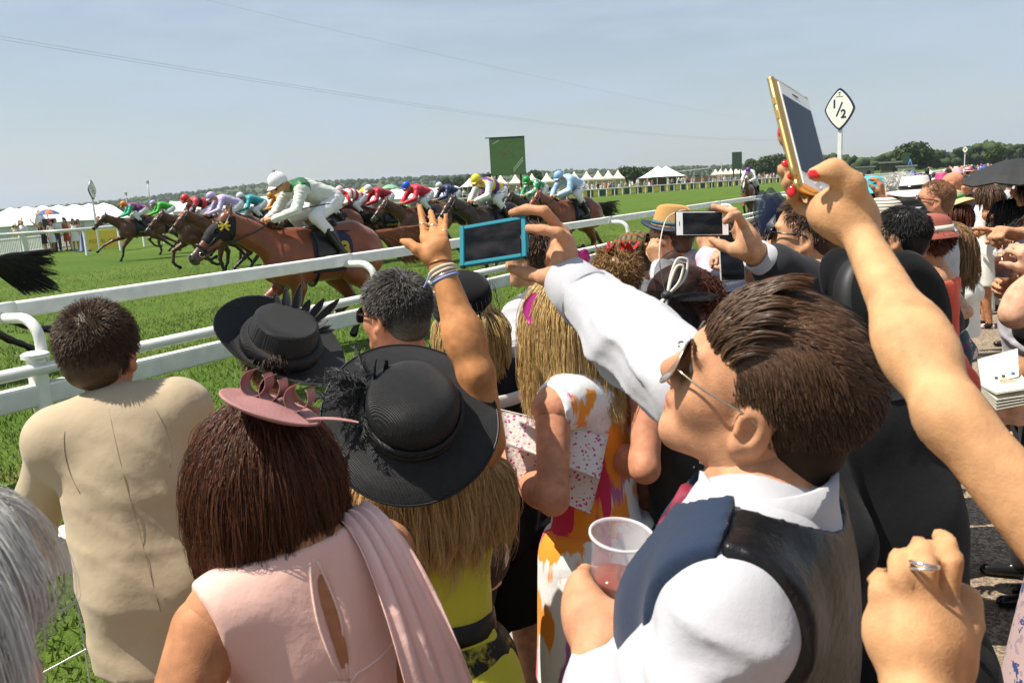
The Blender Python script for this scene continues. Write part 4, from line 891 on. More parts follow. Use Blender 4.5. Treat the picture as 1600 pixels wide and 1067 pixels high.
racer(706, 326, 29, A18, 'stretch', CH, 'chestnut horse between the blue capped rider and the dark brown horse', 'jockey in navy silks and a pale cap between the blue and striped caps', '', (.6, .6, .62), pm('navy', ()), pm('navy', ()))
# ================================================================ people
F0, R0, Z0 = _F0, _R0, _Z
def facing(phi, pitch=0., roll=0.):  # 0 looks away from the camera, 90 to the right of the picture, -90 to its left, 180 to the camera
    f = F0*math.cos(R_(phi))+R0*math.sin(R_(phi)); x = np.cross(f, Z0); B = np.stack([x, f, Z0], 1)
    return B@rotx(R_(pitch))@roty(R_(roll))
LT, LUA, LFA, LH, LN, LHD, LP, LL, LSK, LLIP, LEYE, LIRIS = 1, 2, 3, 4, 5, 6, 7, 8, 9, 10, 11, 12
SUA, SFA = 13, 14
def head_prims(b, c, Fm, s=1., sex='m', full=True):
    P = lambda x, y, z: c+Fm@(np.array([x, y, z])*s)
    E = lambda p, r, k=.02, l=LHD, op=1, Mx=None: b.ell(P(*p), np.array(r)*s, Fm if Mx is None else Fm@Mx, k*s, l, op)
    m = 1. if sex == 'm' else .93
    E((0, -.014, .032), (.074, .094, .084), .03); E((0, .03, .0), (.064*m, .062, .075), .04); E((0, .034, -.055), (.05*m, .05, .05), .04); E((0, .074, -.092), (.022*m, .018, .019), .03)
    for sg in (-1, 1):
        b.cap(P(sg*.054*m, 0, -.05), P(sg*.02, .07, -.09), .02*s, .016*s, .03*s, LHD)
        E((sg*.043*m, .056, -.025), (.02, .02, .02), .03)
        E((sg*.077, -.008, -.012), (.011, .02, .032), .008, Mx=rotx(R_(-12))); E((sg*.079, -.001, -.036), (.009, .010, .012), .008)
        if full: E((sg*.089, -.004, -.009), (.009, .011, .018), .004, op=-1); b.cap(P(sg*.084, .006, -.018), P(sg*.082, .008, .0), .004*s, .003*s, .003*s, LHD)
        if full:
            E((sg*.032, .094, .008), (.019, .016, .0125), .012, op=-1); E((sg*.031, .0735, .007), (.0125, .0125, .0125), .001, LEYE); E((sg*.031, .0835, .007), (.0052, .0034, .0052), .0005, LIRIS)
            b.cap(P(sg*.014, .088, .024), P(sg*.046, .077, .026), .0075*s, .006*s, .012*s, LHD); b.cap(P(sg*.019, .083, .0145), P(sg*.043, .076, .014), .005*s, .004*s, .006*s, LHD)
            E((sg*.012, .096, -.031), (.0085, .011, .008), .008)
    b.cap(P(0, .086, .016), P(0, .109, -.024), .0085*s, .0115*s, .014*s, LHD); E((0, .106, -.027), (.011, .011, .0095), .01)
    if full:
        E((0, .088, -.052), (.021, .012, .012), .012); E((0, .0925, -.0575), (.021, .0095, .0058), .005, LLIP); E((0, .091, -.069), (.018, .0095, .0065), .005, LLIP); E((0, .1015, -.0635), (.02, .006, .0016), .003, op=-1)
def hand_prims(b, wr, dr, back, thumb=1, curl=(.3, .3, .3, .3), s=1., tcurl=.4, spread=.0, l=LH, k=.007):
    """dr towards the fingers, back = normal of the back of the hand, thumb = side (+1 along cross(dr, back))"""
    y = nrmz(dr); z = nrmz(back-y*(np.dot(back, y))); x = np.cross(y, z)*thumb; Fm = np.stack([x, y, z], 1)
    P = lambda p: wr+Fm@(np.array(p)*s)
    mc = [(.027, .088, .0), (.007, .093, .004), (-.013, .088, .002), (-.031, .079, -.004)]; le = [(.043, .026, .022), (.047, .03, .023), (.043, .028, .023), (.034, .021, .02)]
    for i, m in enumerate(mc):
        b.cap(wr+Fm@np.array([m[0]*.55, .008, -.002])*s, P(m), .0165*s, .0118*s, .016*s, l)
        a = 0.; p = np.array(m, float); r = (.0098, .0088, .008, .0072)[0 if i < 3 else 1]; sp = spread*(1.2-.8*i)
        for j, L in enumerate(le[i]):
            a += curl[i]*(1.1, 1.35, .8)[j]; d = np.array([math.sin(sp)*math.cos(a), math.cos(sp)*math.cos(a), -math.sin(a)]); q = p+d*L
            b.cap(P(p), P(q), (r-.0007*j)*s, (r-.0007*(j+1))*s, (k if j else .005)*s, l); p = q
    t = [np.array([.018, .016, -.008]), np.array([.043, .048, -.018])]; a = tcurl
    for L, da in ((.033, 0), (.027, .35)): a2 = a+da; t.append(t[-1]+np.array([.62*math.cos(a2), .72, -.75*math.sin(a2)])/np.linalg.norm([.62*math.cos(a2), .72, .75*math.sin(a2)])*L)
    for i, (ra, rb) in enumerate(((.0165, .0135), (.0125, .0108), (.0108, .0085))): b.cap(P(t[i]), P(t[i+1]), ra*s, rb*s, .012*s, l)
    b.ell(P((.003, .05, -.008)), np.array([.036, .045, .013])*s, Fm, .016*s, l)
    return Fm
def hand_joints(b, wr, fingers, thumb, s=1., l=LH, rw=.026, fill=()):
    """fingers: four lists of world points mcp, pip, dip, tip"""
    for i, f in enumerate(fingers):
        r = (.0098, .0098, .0094, .0082)[i]*s; f = [np.asarray(p) for p in f]; b.cap(wr+(f[0]-wr)*.1, f[0], .0155*s, .0128*s, .018*s, l)
        for j in range(3): b.cap(f[j], f[j+1], r*(1.12-.08*j), r*(1.06-.1*j), (.0045 if j == 0 else .004)*s, l)
    mc = [np.asarray(f[0]) for f in fingers]
    for i in range(3): b.cap(mc[i]*.8+wr*.2, mc[i+1]*.8+wr*.2, .0125*s, .0125*s, .016*s, l); b.cap(mc[i]*.5+wr*.5, mc[i+1]*.5+wr*.5, .014*s, .014*s, .018*s, l)
    th = [np.asarray(p) for p in thumb]
    for i, (ra, rb) in enumerate(((.018, .0145), (.0128, .0118), (.0118, .0088))): b.cap(th[i], th[i+1], ra*s, rb*s, .012*s, l)
    b.cap(wr, th[0], .02*s, .019*s, .02*s, l)
    for p, r in fill: b.ell(p, r, k=.02*s, l=l)
def nails(pts_dirs, mat, root, s=1.):
    for p, nrm_, al in pts_dirs:
        Fm = frame(nrm_, al); put('fingernail', xf(sphere((0, 0, 0), (.0062*s, .0085*s, .0022*s), 10, 6), Fm, p), mat, root)
def ik(a, c, l1, l2, hint):
    d = c-a; L = np.linalg.norm(d); L2 = min(L, (l1+l2)*.995); u = d/max(L, 1e-6); x = (l1*l1-l2*l2+L2*L2)/(2*L2); h = math.sqrt(max(l1*l1-x*x, 0)); v = hint-u*(hint@u); return a+u*x+nrmz(v)*h
def snap(pts, o, off=.001):
    base = np.array(o.parent.location) if o.parent else np.array(o.location); r = []
    for q in pts:
        ok, l, n, i = o.closest_point_on_mesh(Vector(np.asarray(q)-base)); r.append(np.array(l)+base+np.array(n)*off if ok else np.asarray(q))
    return np.array(r)
def snapray(pts, dr, o, off=.001):
    base = np.array(o.parent.location) if o.parent else np.array(o.location); r = []
    for q in pts:
        ok, l, n, i = o.ray_cast(Vector(np.asarray(q)-base-np.asarray(dr)*.3), Vector(dr))
        if ok: r.append(np.array(l)+base-np.asarray(dr)*off)
    r = np.array(r); d = r@np.asarray(dr); k = len(d)
    for _ in range(2): d[1:-1] = np.minimum(d[1:-1], (d[:-2]+d[2:])/2)
    return r+np.outer(d-r@np.asarray(dr), dr)
class Person:
    def __init__(s, label, head, phi=0., pitch=0., roll=0., body=None, sex='m', sc=1., lean=8., side=0., tw=0., hframe=None, cat=None, group=None, nb=None, name='person', sh=None, hs=None):
        s.sex, s.sc = sex, sc; s.hc = np.asarray(head, float) if len(np.shape(head)) and not isinstance(head, tuple) else W(*head)
        s.Fh = facing(phi, pitch, roll) if hframe is None else hframe; s.Fb = facing(phi if body is None else body); s.Ft = s.Fb@rotx(R_(-lean))@roty(R_(side))
        s.nb = s.hc+s.Fh@np.array([0, -.03, -.10])*sc+s.Ft@np.array([0, -.012, -.075])*sc if nb is None else np.asarray(nb, float)
        hs = hs or sc; s.hs = hs; f = sex == 'f'; T = lambda x, y, z: s.nb+s.Ft@(np.array([x, y, z])*sc); s.T = T
        s.pel = T(0, .0, -.50); s.shw = .145 if f else .17
        s.S = {'R': T(s.shw, .0, -.055), 'L': T(-s.shw, .0, -.055)}
        if sh: s.S.update({k: (s.S[k]+s.Ft@np.asarray(v) if not isinstance(v, tuple) else W(*v)) for k, v in sh.items()})
        b = s.b = Body(); Ft, Fb = s.Ft, s.Fb
        head_prims(b, s.hc, s.Fh, hs, sex)
        nr_ = .047 if f else .057
        b.cap(s.hc+s.Fh@np.array([0, -.02, -.05])*sc, s.nb+s.Ft@np.array([0, .005, .0])*sc, nr_*sc, nr_*1.05*sc, .025, LN)
        for sg, k in ((1, 'R'), (-1, 'L')): b.cap(s.nb, s.S[k]*.75+s.nb*.25, .05*sc, .045*sc, .05, LT)
        E = lambda p, r, k=.06, l=LT: b.ell(T(*p), np.array(r)*sc, Ft, k, l)
        b.cap(s.S['L'], s.S['R'], (.052 if f else .062)*sc, k=.05, l=LT)
        if f: E((0, .01, -.16), (.135, .1, .15)); E((0, .01, -.33), (.115, .09, .14)); [E((sg*.065, .085, -.19), (.07, .065, .07), .04) for sg in (-1, 1)]
        else: E((0, .012, -.17), (.165, .115, .17)); E((0, .01, -.34), (.145, .108, .16)); E((0, .05, -.15), (.13, .08, .1))
        b.ell(s.pel, np.array((.17, .125, .12) if f else (.165, .125, .12))*sc, Fb, .07, LP); [b.ell(s.pel+Fb@np.array([sg*.075, -.07, -.05])*sc, .085*sc, None, .05, LP) for sg in (-1, 1)]
        s.hip = {'R': s.pel+Fb@np.array([.085, 0, -.04])*sc, 'L': s.pel+Fb@np.array([-.085, 0, -.04])*sc}
        base = s.pel.copy(); base[2] = 0; s.base = base
        s.ank = {}
        for k, sg in (('R', 1), ('L', -1)):
            a = base+Fb@np.array([sg*.1, -.03+.04*sg, .08]); kn = (s.hip[k]+a)/2+Fb@np.array([0, .035, .02]); s.ank[k] = a
            b.cap(s.hip[k], kn, .085*sc, .056*sc, .03, LL); b.cap(kn, a, .055*sc, .036*sc, .02, LL); b.cap(kn+(a-kn)*.12+Fb@np.array([0, -.02, 0]), kn+(a-kn)*.5, .048*sc, .035*sc, .03, LL)
            b.cap(a+[0, 0, -.035], a+Fb@np.array([0, .15, -.045]), .035, .028, .015, LL+100)
        s.lab, s.W, s.E, s.Wf = label, {}, {}, {}
        s.root = empty(name, base, label, cat or ('woman' if f else 'man'), group)
    def arm(s, k, wrist=None, elbow=None, hint=None, hand=None, fat=1., dirw=None, back=None, thumb=None, curl=.45, spread=.06, tcurl=.5, S=None, gap=.035):
        """wrist / elbow are world points; without them the arm hangs"""
        sg = 1 if k == 'R' else -1; f = s.sex == 'f'; sc = s.sc
        if S is not None: s.S[k] = np.asarray(S, float)
        Sh = s.S[k]
        if wrist is None: wrist = Sh+s.Fb@np.array([sg*.09, .08, -.52])*sc
        wrist = np.asarray(wrist, float)
        if elbow is None: elbow = ik(Sh, wrist, .285*sc, .255*sc, s.Fb@np.array([sg*.5, -.6, -.6]) if hint is None else np.asarray(hint, float))
        elbow = np.asarray(elbow, float); s.W[k], s.E[k] = wrist, elbow
        r = (np.array([.047, .038, .04, .026]) if f else np.array([.056, .044, .046, .029]))*sc*fat; b = s.b
        b.cap(Sh, elbow, r[0], r[1], .025, LUA); b.cap(elbow, elbow*.62+wrist*.38, r[1]*.95, r[2], .02, LFA); b.cap(elbow*.7+wrist*.3, wrist, r[2], r[3], .03, LFA)
        fo = nrmz(wrist-elbow)
        b.cap(Sh, elbow, r[0]*1.08, r[1]*1.18, .018, SUA); b.cap(elbow, wrist-fo*gap, r[1]*1.18, r[3]*1.35, .035, SFA)
        if hand is None:
            dr = fo if dirw is None else nrmz(dirw); bk = (s.Fb@np.array([sg*1., .25, .1])) if back is None else np.asarray(back, float)
            c = (curl,)*4 if not hasattr(curl, '__len__') else curl
            y = nrmz(dr); z = nrmz(bk-y*(bk@y)); x = np.cross(y, z)
            if thumb is None: thumb = 1 if (x@(s.Fb@np.array([0, 1, .2]))) > 0 else -1
            hand_prims(b, wrist, dr, bk, thumb, c, sc*(.92 if f else 1.), tcurl, spread)
        elif hand != 'none': hand()
        return s
    def skinmesh(s, vox, mat=SKIN, part=None, vh=None, lips=True):
        """one body: coarse trunk and legs, finer head and arms"""
        vh = vh or vox*.6; gs = []; mats = [mat, LIP, EYE, IRIS, BOOT]
        def go(labs, v, **k):
            bb = Body(); bb.p = [q for q in s.b.p if q[6] in labs]
            if not bb.p: return
            V, F, l = bb.mesh(v, lab=True, **k); mi = np.zeros(len(l), int); mi[l == LLIP] = 1; mi[l == LEYE] = 2; mi[l == LIRIS] = 3; mi[l == LL+100] = 4; gs.append((V, F, mi))
        go((LT, LP, LL, LL+100, LN), max(vox, .014)); go((LHD, LN, LLIP, LEYE, LIRIS), vh)
        cen = s.nb
        bb = Body(); 
        for k in s.W:
            sub = [q for q in s.b.p if q[6] in (LUA, LFA, LH) and min(np.linalg.norm(q[1]-p) for p in (s.S[k], s.E[k], s.W[k])) <= min([np.linalg.norm(q[1]-p) for j in s.W if j != k for p in (s.S[j], s.E[j], s.W[j])]+[9])+1e-6]
            if sub: bb = Body(); bb.p = sub; V, F, l = bb.mesh(min(vox, .0065) if vox < .02 else vox, lab=True); gs.append((V, F, np.zeros(len(l), int)))
        V = np.concatenate([g[0] for g in gs]); n = 0; Fs = []
        for g in gs: Fs.append(g[1][0]+n); n += len(g[0])
        s.body = put('body', (V, [np.concatenate(Fs)]), mats, s.root, matidx=np.concatenate([g[2] for g in gs])); return s
    def wear(s, name, labs, infl, mat, vox=.009, mod=None, planes=(), extra=None, color=None):
        bb = s.b.sel(labs)
        if extra: extra(bb)
        V, F = bb.mesh(vox, infl, mod, planes); return put(name, (V, F), mat, s.root, color)
    def skirt(s, mat, hem=.55, r0=.19, r1=.26, name='skirt', vox=.012, top=.0, mod=None, color=None, flat=.75):
        bb = Body(); lo = s.pel.copy(); lo[2] = hem-.12; bb.cap(s.pel+[0, 0, top], lo, r0, r1, .02, LSK, sc=(s.Fb[:, 1], flat)); V, F = bb.mesh(vox, 0, mod, [(np.array([0, 0, hem]), np.array([0, 0, -1.])), (s.T(0, 0, -.40), s.Ft[:, 2])]); return put(name, (V, F), mat, s.root, color)
    def hp(s, x, y, z): return s.hc+s.Fh@(np.array([x, y, z])*s.hs)
    # ---- hair
    def scalp(s, n, keep=None, grow_out=.0):
        """n random points of the scalp with normals, in head coordinates"""
        v = nrmz(nr.normal(size=(n*4, 3))); p = v*np.array([.0765, .097, .0875])+np.array([0, -.014, .032])
        lim = -.035+np.clip((p[:, 1]+.02)*1.1, 0, .2)                          # hairline rises towards the face
        ok = (p[:, 2] > lim) & ~((p[:, 1] > .055) & (p[:, 2] < .075)) & ~((np.abs(p[:, 0]) > .066) & (p[:, 1] > -.03) & (p[:, 2] < .012)) if keep is None else keep(p)
        p, v = p[ok][:n], v[ok][:n]; return p, nrmz(v/np.array([.0765, .097, .0875]))
    def haircap(s, inf=.006, vox=.006, extra=None, cut=True, lowz=-.06):
        b = Body(); P = lambda x, y, z: s.hp(x, y, z); sc = s.hs
        b.ell(P(0, -.016, .034), (np.array([.0765, .097, .0875])+inf)*sc, s.Fh, .01); b.ell(P(0, -.055, -.03), (np.array([.062, .05, .05])+inf*.6)*sc, s.Fh, .03)
        if extra: extra(b, P)
        if cut: b.ell(P(0, .12, -.03), np.array([.082, .083, .105])*sc, s.Fh, .012, op=-1); [b.ell(P(sg*.09, .008, -.03), np.array([.035, .035, .045])*sc, s.Fh, .01, op=-1) for sg in (-1, 1)]
        return b.mesh(vox)
    def hair(s, geo, mat, color=None, name='hair'): return put(name, geo, mat, s.root, color)
    def sunglasses(s, rim=GLOSSBLACK, lens=LENS, size=1., temple=None, aviator=False):
        o = []; c = s.hs*size; lens_g, rim_g = [], []
        for sg in (-1, 1):
            th = np.linspace(0, 2*math.pi, 28, endpoint=False); ex = .5; rx, rz = .026*c, .021*c
            px = np.sign(np.cos(th))*np.abs(np.cos(th))**.7*rx; pz = np.sign(np.sin(th))*np.abs(np.sin(th))**.7*rz
            if aviator: px, pz = np.cos(th)*.027*c*(1-.12*np.sin(th)), np.sin(th)*.025*c
            q = lambda y0: [s.hp(0, 0, 0)+s.Fh@np.array([sg*.033*s.hs+x, (.104-7.*(x*sg)**2-.22*z)*s.hs+y0, .004*s.hs+z]) for x, z in zip(px, pz)]
            ring = q(0); rim_g.append(tube(ring, (.0011 if aviator else .0028)*s.hs, 8, closed=True))
            cen = np.mean(ring, 0)+s.Fh@np.array([0, .002, 0]); V = np.concatenate([[cen], ring, [cen-s.Fh@np.array([0, .002, 0])], np.array(ring)-s.Fh@np.array([0, .0015, 0])]); n = 28; j = np.arange(n)
            lens_g.append((V, [np.concatenate([np.stack([np.zeros(n, int), 1+j, 1+(j+1) % n], 1), np.stack([np.full(n, n+1), n+2+(j+1) % n, n+2+j], 1)])]))
            tp = spline([s.hp(sg*.060, .096, .010), s.hp(sg*.076, .055, .008), s.hp(sg*.082, .0, .004), s.hp(sg*.078, -.03, -.02)], 12)
            rim_g.append(tube(tp, (.0013 if aviator else .0026)*s.hs, 8))
        rim_g.append(tube(spline([s.hp(-.008, .108, .010), s.hp(0, .111, .012), s.hp(.008, .108, .010)], 6), (.0012 if aviator else .003)*s.hs, 6))
        o = put('sunglasses', join(*rim_g), rim, s.root); put('lens', join(*lens_g), lens, o if False else s.root)
# ---- hats, all placed by a frame (columns right, forward, up) and a point
def hat_lathe(prof, Fm, p, n=48, sx=.88, sy=1.08, fn=None): return lathe(prof, n, Fm, p, sx, sy, fn)
def brimmed(root, Fm, p, crown_r, crown_h, brim_r, mat, band=None, name='hat', droop=.02, dent=0., wave=None, tipr=.85, flat_top=True, bandh=.035, sx=.9, sy=1.08):
    c, t = crown_r, .003
    top = [(1e-3, crown_h-.004), (c*tipr*.6, crown_h-.003), (c*tipr*.9, crown_h-.004), (c*tipr, crown_h-.014)] if flat_top else [(1e-3, crown_h)]+[(c*math.sin(a)*.98, crown_h*.45+crown_h*.55*math.cos(a)) for a in np.linspace(.15, 1.4, 8)]
    outer = top+[(c, .012), (c+.006, .003)]
    br = [(c+(brim_r-c)*u, -droop*u*u) for u in (.25, .5, .75, .95, 1.)]
    prof = outer+br+[(brim_r, br[-1][1]-t)]+[(r, z-t) for r, z in br[-2::-1]]+[(c-.004, .0)]+[(r-.005 if r > .01 else r, z-.006) for r, z in top[::-1]]
    def fn(V, th, P):
        u = np.clip((P[:, 0]-c)/(brim_r-c+1e-6), 0, 1)[:, None]
        if wave is not None: V[..., 2] += wave(th[None, :], u)
        if dent: V[..., 2] -= dent*np.exp(-(V[..., 0]/(c*.38))**2)*np.clip((P[:, 1]-.02)/(crown_h-.02), 0, 1)[:, None]
        return V
    h = put(name, hat_lathe(prof, Fm, p, 64, sx, sy, fn), mat, root)
    if band is not None:
        q = lambda z: c*(1-(1-tipr)*max(0, (z-.012)/(crown_h-.012)) if flat_top else math.sqrt(max(0, 1-((z-crown_h*.45)/(crown_h*.55))**2)) if z > crown_h*.45 else 1)+.0035
        put('hat_band', hat_lathe([(q(.006)-.006, .006), (q(.006)+.001, .006), (q(bandh), bandh), (q(bandh)-.006, bandh)], Fm, p, 64, sx, sy), band, h if False else root)
    return h
def phone(label, c, ex, ey, w_, h_, case, face, screen, th=.009, bez=(.004, .016), name='mobile_phone', btn=True, glass=None):
    """ex, ey: directions of the width and of the height; the screen faces the camera side (cross(ex, ey))"""
    ex, ey = nrmz(ex), nrmz(ey); ey = nrmz(ey-ex*(ex@ey)); n = np.cross(ex, ey)
    if n@(CO-c) < 0: n = -n; 
    Fm = np.stack([ex, ey, n], 1)
    if np.linalg.det(Fm) < 0: Fm[:, 0] *= -1
    r = empty(name, c, label, 'phone')
    put('case', xf(box((0, 0, 0), (w_, h_, th), bev=.0035), Fm, c), case, r, smooth=False)
    put('front_glass', xf(box((0, 0, th/2), (w_-.006, h_-.006, .0016), bev=.0006), Fm, c), face, r, smooth=False)
    put('screen', xf(box((0, 0, th/2+.0009), (w_-2*bez[0]-.004, h_-2*bez[1], .0008)), Fm, c), screen, r, smooth=False)
    if btn:
        a = np.linspace(0, 2*math.pi, 20, endpoint=False); put('home_button', xf(tube([(.0048*math.cos(v), -h_/2+bez[1]*.55, 0) for v in a] if False else [(.0052*math.cos(v), -h_/2+bez[1]*.56+.0052*math.sin(v), th/2+.001) for v in a], .0004, 5, closed=True), Fm, c), SILVER, r)
        put('earpiece', xf(box((0, h_/2-bez[1]*.55, th/2+.001), (.011, .0018, .0006)), Fm, c), DKM, r, smooth=False)
    return r, Fm
def f_live(t, co, mixc, c):
    m = t.nodes.new('ShaderNodeMapping'); m.inputs['Scale'].default_value = (14, 14, 34); t.links.new(co, m.inputs[0]); n = t.nodes.new('ShaderNodeTexNoise'); n.inputs['Scale'].default_value = 1.; n.inputs['Detail'].default_value = 5; t.links.new(m.outputs[0], n.inputs['Vector'])
    r = t.nodes.new('ShaderNodeMapRange'); r.inputs[1].default_value = .42; r.inputs[2].default_value = .66; t.links.new(n.outputs['Fac'], r.inputs[0]); return mixc(r.outputs[0], (.004, .005, .006), (.030, .028, .030))
SCREEN = M('phone_screen', (.006, .007, .009), .12, spec=.25, fn=f_live)
# ================================================================ garments and hair styles
def folds(amp, fr, seed):
    g = np.random.default_rng(seed); K = [(g.normal(size=3)*fr*(.6+.3*i), g.uniform(0, 6.28), g.normal(size=3)*fr*.35) for i in range(4)]
    def fn(X, Y, Z):
        o = 0
        for a, ph, w_ in K: o = o+np.sin(a[0]*X+a[1]*Y+a[2]*Z+ph+1.7*np.sin(w_[0]*X+w_[1]*Y+w_[2]*Z+ph))
        return amp*o/2
    return fn
def creases(amp, fr, seed, ax=(0, 0, 1.)):
    g = np.random.default_rng(seed); K = [(nrmz(g.normal(size=3)+1.2*np.asarray(ax))*fr*(.6+.35*i), g.uniform(0, 6.28), g.normal(size=3)*fr*.28) for i in range(4)]
    def fn(X, Y, Z):
        o = 0
        for i, (a, ph, w_) in enumerate(K): o = o+np.exp(-(np.sin(a[0]*X+a[1]*Y+a[2]*Z+ph+1.3*np.sin(w_[0]*X+w_[1]*Y+w_[2]*Z+ph*2))/.42)**2)/(1+.4*i)*np.clip(.4+np.sin(w_[1]*X*.9-w_[0]*Y+w_[2]*Z*.8+ph*3), 0, 1)
        return -amp*o
    return fn
def collar(p, mat, h=.042, r=.066, flare=.03, name='collar', opening=.5):
    n = 40; a = np.linspace(-math.pi+opening, math.pi-opening, n)-math.pi/2; c, s_ = np.cos(a), np.sin(a); rows = []
    for rr, z, in ((r, .0), (r, h*.6), (r+.001, h), (r+.008, h+.002), (r+flare*.6, h*.45), (r+flare, -.004)):
        rows.append([p.T(x*rr, -.005+y*rr*.95-0*y, z-.012+.012*(y < 0)*-y) for x, y in zip(c, s_)])
    return put(name, sheet(np.array(rows), .002), mat, p.root)
def shirt(p, mat, vox=.009, sleeves=True, infl=.009, seed=1, name='shirt', amp=.004, planes=()):
    cf_ = creases(.009, 40, seed+3)
    labs = (LT, LP)+((SUA, SFA) if sleeves else ()); return p.wear(name, labs, infl, mat, vox, lambda X, Y, Z: folds(amp*.6, 26, seed)(X, Y, Z)+cf_(X, Y, Z), planes)
def jacket(p, mat, vox=.009, seed=2, hem=.82, infl=.02, amp=.005, name='jacket', fr=20, sleeves=True):
    def ex(bb):
        lo = p.pel.copy(); lo[2] = min(hem, p.pel[2]-.05); bb.cap(p.T(0, 0, -.3), lo, .135, .165, .05, LP, sc=(p.Fb[:, 1], .78))
    return p.wear(name, (LT, LP)+((SUA, SFA) if sleeves else ()), infl, mat, vox, folds(amp, fr, seed), [(np.array([0, 0, hem]), np.array([0, 0, -1.]))], ex)
def trousers(p, mat, vox=.016, seed=3): return p.wear('trousers', (LL, LP), .016, mat, vox, folds(.005, 16, seed), [(np.array([0, 0, .05]), np.array([0, 0, -1.])), (p.T(0, 0, -.42), p.Ft[:, 2])])
def top(p, mat, vox=.009, seed=4, infl=.008, amp=.003, neck=-.02, cut=(), name='dress', sleeves=0., low=None):
    """sleeveless bodice; cut = list of (local point, radii) removed"""
    def ex(bb):
        for sg, k in ((1, 'R'), (-1, 'L')):
            if not sleeves: bb.ell(p.S[k]+p.Ft@np.array([sg*.05, 0, .0])*p.sc, (.062, .1, .085), p.Ft, .012, op=-1)
            else: bb.cap(p.S[k], p.S[k]+(p.E[k]-p.S[k])*sleeves if k in p.E else p.S[k], .06, .052, .03, LUA)
        for c, r in cut: bb.ell(p.T(*c), r, p.Ft, .008, op=-1)
    pl = [(p.T(0, 0, neck), p.Ft[:, 2])]
    if low: pl.append((np.array([0, 0, low]), np.array([0, 0, -1.])))
    return p.wear(name, (LT, LP), infl, mat, vox, folds(amp, 24, seed), pl, ex)
def hair_short(p, mat, n=2600, L=.022, Ltop=.035, crown=(0, -.055, .11), stand=.55, r=.0011, cap=.004, vox=.006, comb=None, curl=.07, keep=None, inf=0., fade=True, color=None):
    q, v = p.scalp(n, keep); cr = np.array(crown); t = nrmz(q-cr); d = v*stand+t*.8
    if comb is not None: d = d+np.array([comb(x) for x in q])
    f = np.clip((q[:, 2]-.02)/.07, 0, 1); L_ = (L+(Ltop-L)*f)*p.hs
    P = grow(p.hc+(q*p.hs)@p.Fh.T, d@p.Fh.T, L_, 6, .12, None, 1., curl, [(p.hp(0, -.014, .032), np.array([.0768, .0975, .0878])*p.hs, p.Fh)])
    g = p.haircap(cap+inf, vox); return p.hair(join(strands(P, r*p.sc, r*.35*p.sc), (g[0], g[1], nr.uniform(.1, .5, len(g[0])))), mat, color)
def hair_long(p, mat, n=2600, L=.4, part=(.0, .02), vol=.1, m=16, r=.0016, wav=.25, wavf=2.5, grav=.5, cap=.006, vox=.007, back_push=.0, color=None, keep=None, curlin=0., curl=.015, stray=.0, wid=1., clump=22, cw=.62, lw=.008):
    q, v = p.scalp(n, keep); out = q*np.array([1.6*wid, .6, 0])+np.array([0, -.02, 0]); out[:, 0] -= part[0]; d = nrmz(out)*.9+v*.25
    e = 1+vol*nr.random((n, 1))[:len(q)]
    lo = (q[:, 2] < .03); cols = [(p.hp(0, -.014, .03), np.array([.078, .0985, .09])*p.sc*e, p.Fh), (p.hp(0, -.045, -.05), np.array([.066*wid, .062, .085])*p.sc*e, p.Fh), (p.T(0, -.0, -.2), np.array([.15, .125, .2])*p.sc, p.Ft), ((p.S['L']+p.S['R'])/2-p.Ft[:, 2]*.01, np.array([.2, .062, .062])*p.sc, p.Ft)]
    bk = p.Fh[:, 1]*-1*back_push
    P = grow(p.hc+(q*p.sc)@p.Fh.T, d@p.Fh.T, L*p.sc*(1-.35*nr.random(len(q))**3), m, grav, (lambda x: bk) if back_push else None, .8, curl, cols, wav, wavf)
    if curlin:
        f = np.clip(np.linspace(0, 1, m)-.75, 0, 1)[None, :, None]*4; P = P+f*f*curlin*nrmz(p.hc-P)*np.array([1, 1, .0])+f*f*np.array([0, 0, .3*curlin])
    if clump:
        K = max(8, len(P)//clump); gi = nr.choice(len(P), K, replace=False); G0 = P[gi, 0]
        near = np.concatenate([np.argmin(((P[i:i+2000, None, 0]-G0[None])**2).sum(-1), 1) for i in range(0, len(P), 2000)]); f = (np.linspace(0, 1, m)**.8*cw)[None, :, None]
        ph = nr.random((K, 1, 1))*6.28; sw = nr.normal(size=(K, 1, 3))*np.array([1, 1, .3]); Gp = P[gi]+sw*(np.sin(ph+np.linspace(0, 1, m)[None, :, None]*wavf*4.4)*lw*np.linspace(0, 1, m)[None, :, None])
        P = P+(Gp[near]-P)*f
    g = p.haircap(cap, vox, lambda b, PP: b.ell(PP(0, -.055, -.06), np.array([.07*wid, .052, .09])*p.sc, p.Fh, .03))
    return p.hair(join(strands(P, r*p.sc, r*.3*p.sc), (g[0], g[1], nr.uniform(0, .4, len(g[0])))), mat, color)
def HM(name, c, c2, rough=.48, strand=.3): return M('hair_'+name, c, rough, spec=.4, strand=strand, col2=tuple(.3*a+.7*b for a, b in zip(c, c2)))
DKBROWN = HM('dark_brown', (.05, .026, .015), (.18, .10, .058), rough=.38); BRUN = HM('brunette', (.05, .018, .009), (.20, .07, .032), rough=.4); BLONDE = HM('blonde', (.56, .36, .13), (.80, .58, .27), strand=.25); GREYH = HM('grey', (.035, .03, .028), (.22, .2, .18)); BROWN = HM('brown', (.05, .026, .013), (.13, .075, .04)); REDBR = HM('red_brown', (.05, .012, .006), (.20, .055, .022)); GOLDB = HM('golden', (.54, .31, .12), (.90, .62, .32), strand=.2); WHITEH = HM('white', (.62, .60, .56), (.82, .80, .76), strand=.2); BLACKH = HM('black', (.008, .007, .007), (.03, .026, .024)); CURLB = HM('curly_gold', (.20, .10, .035), (.5, .30, .12))
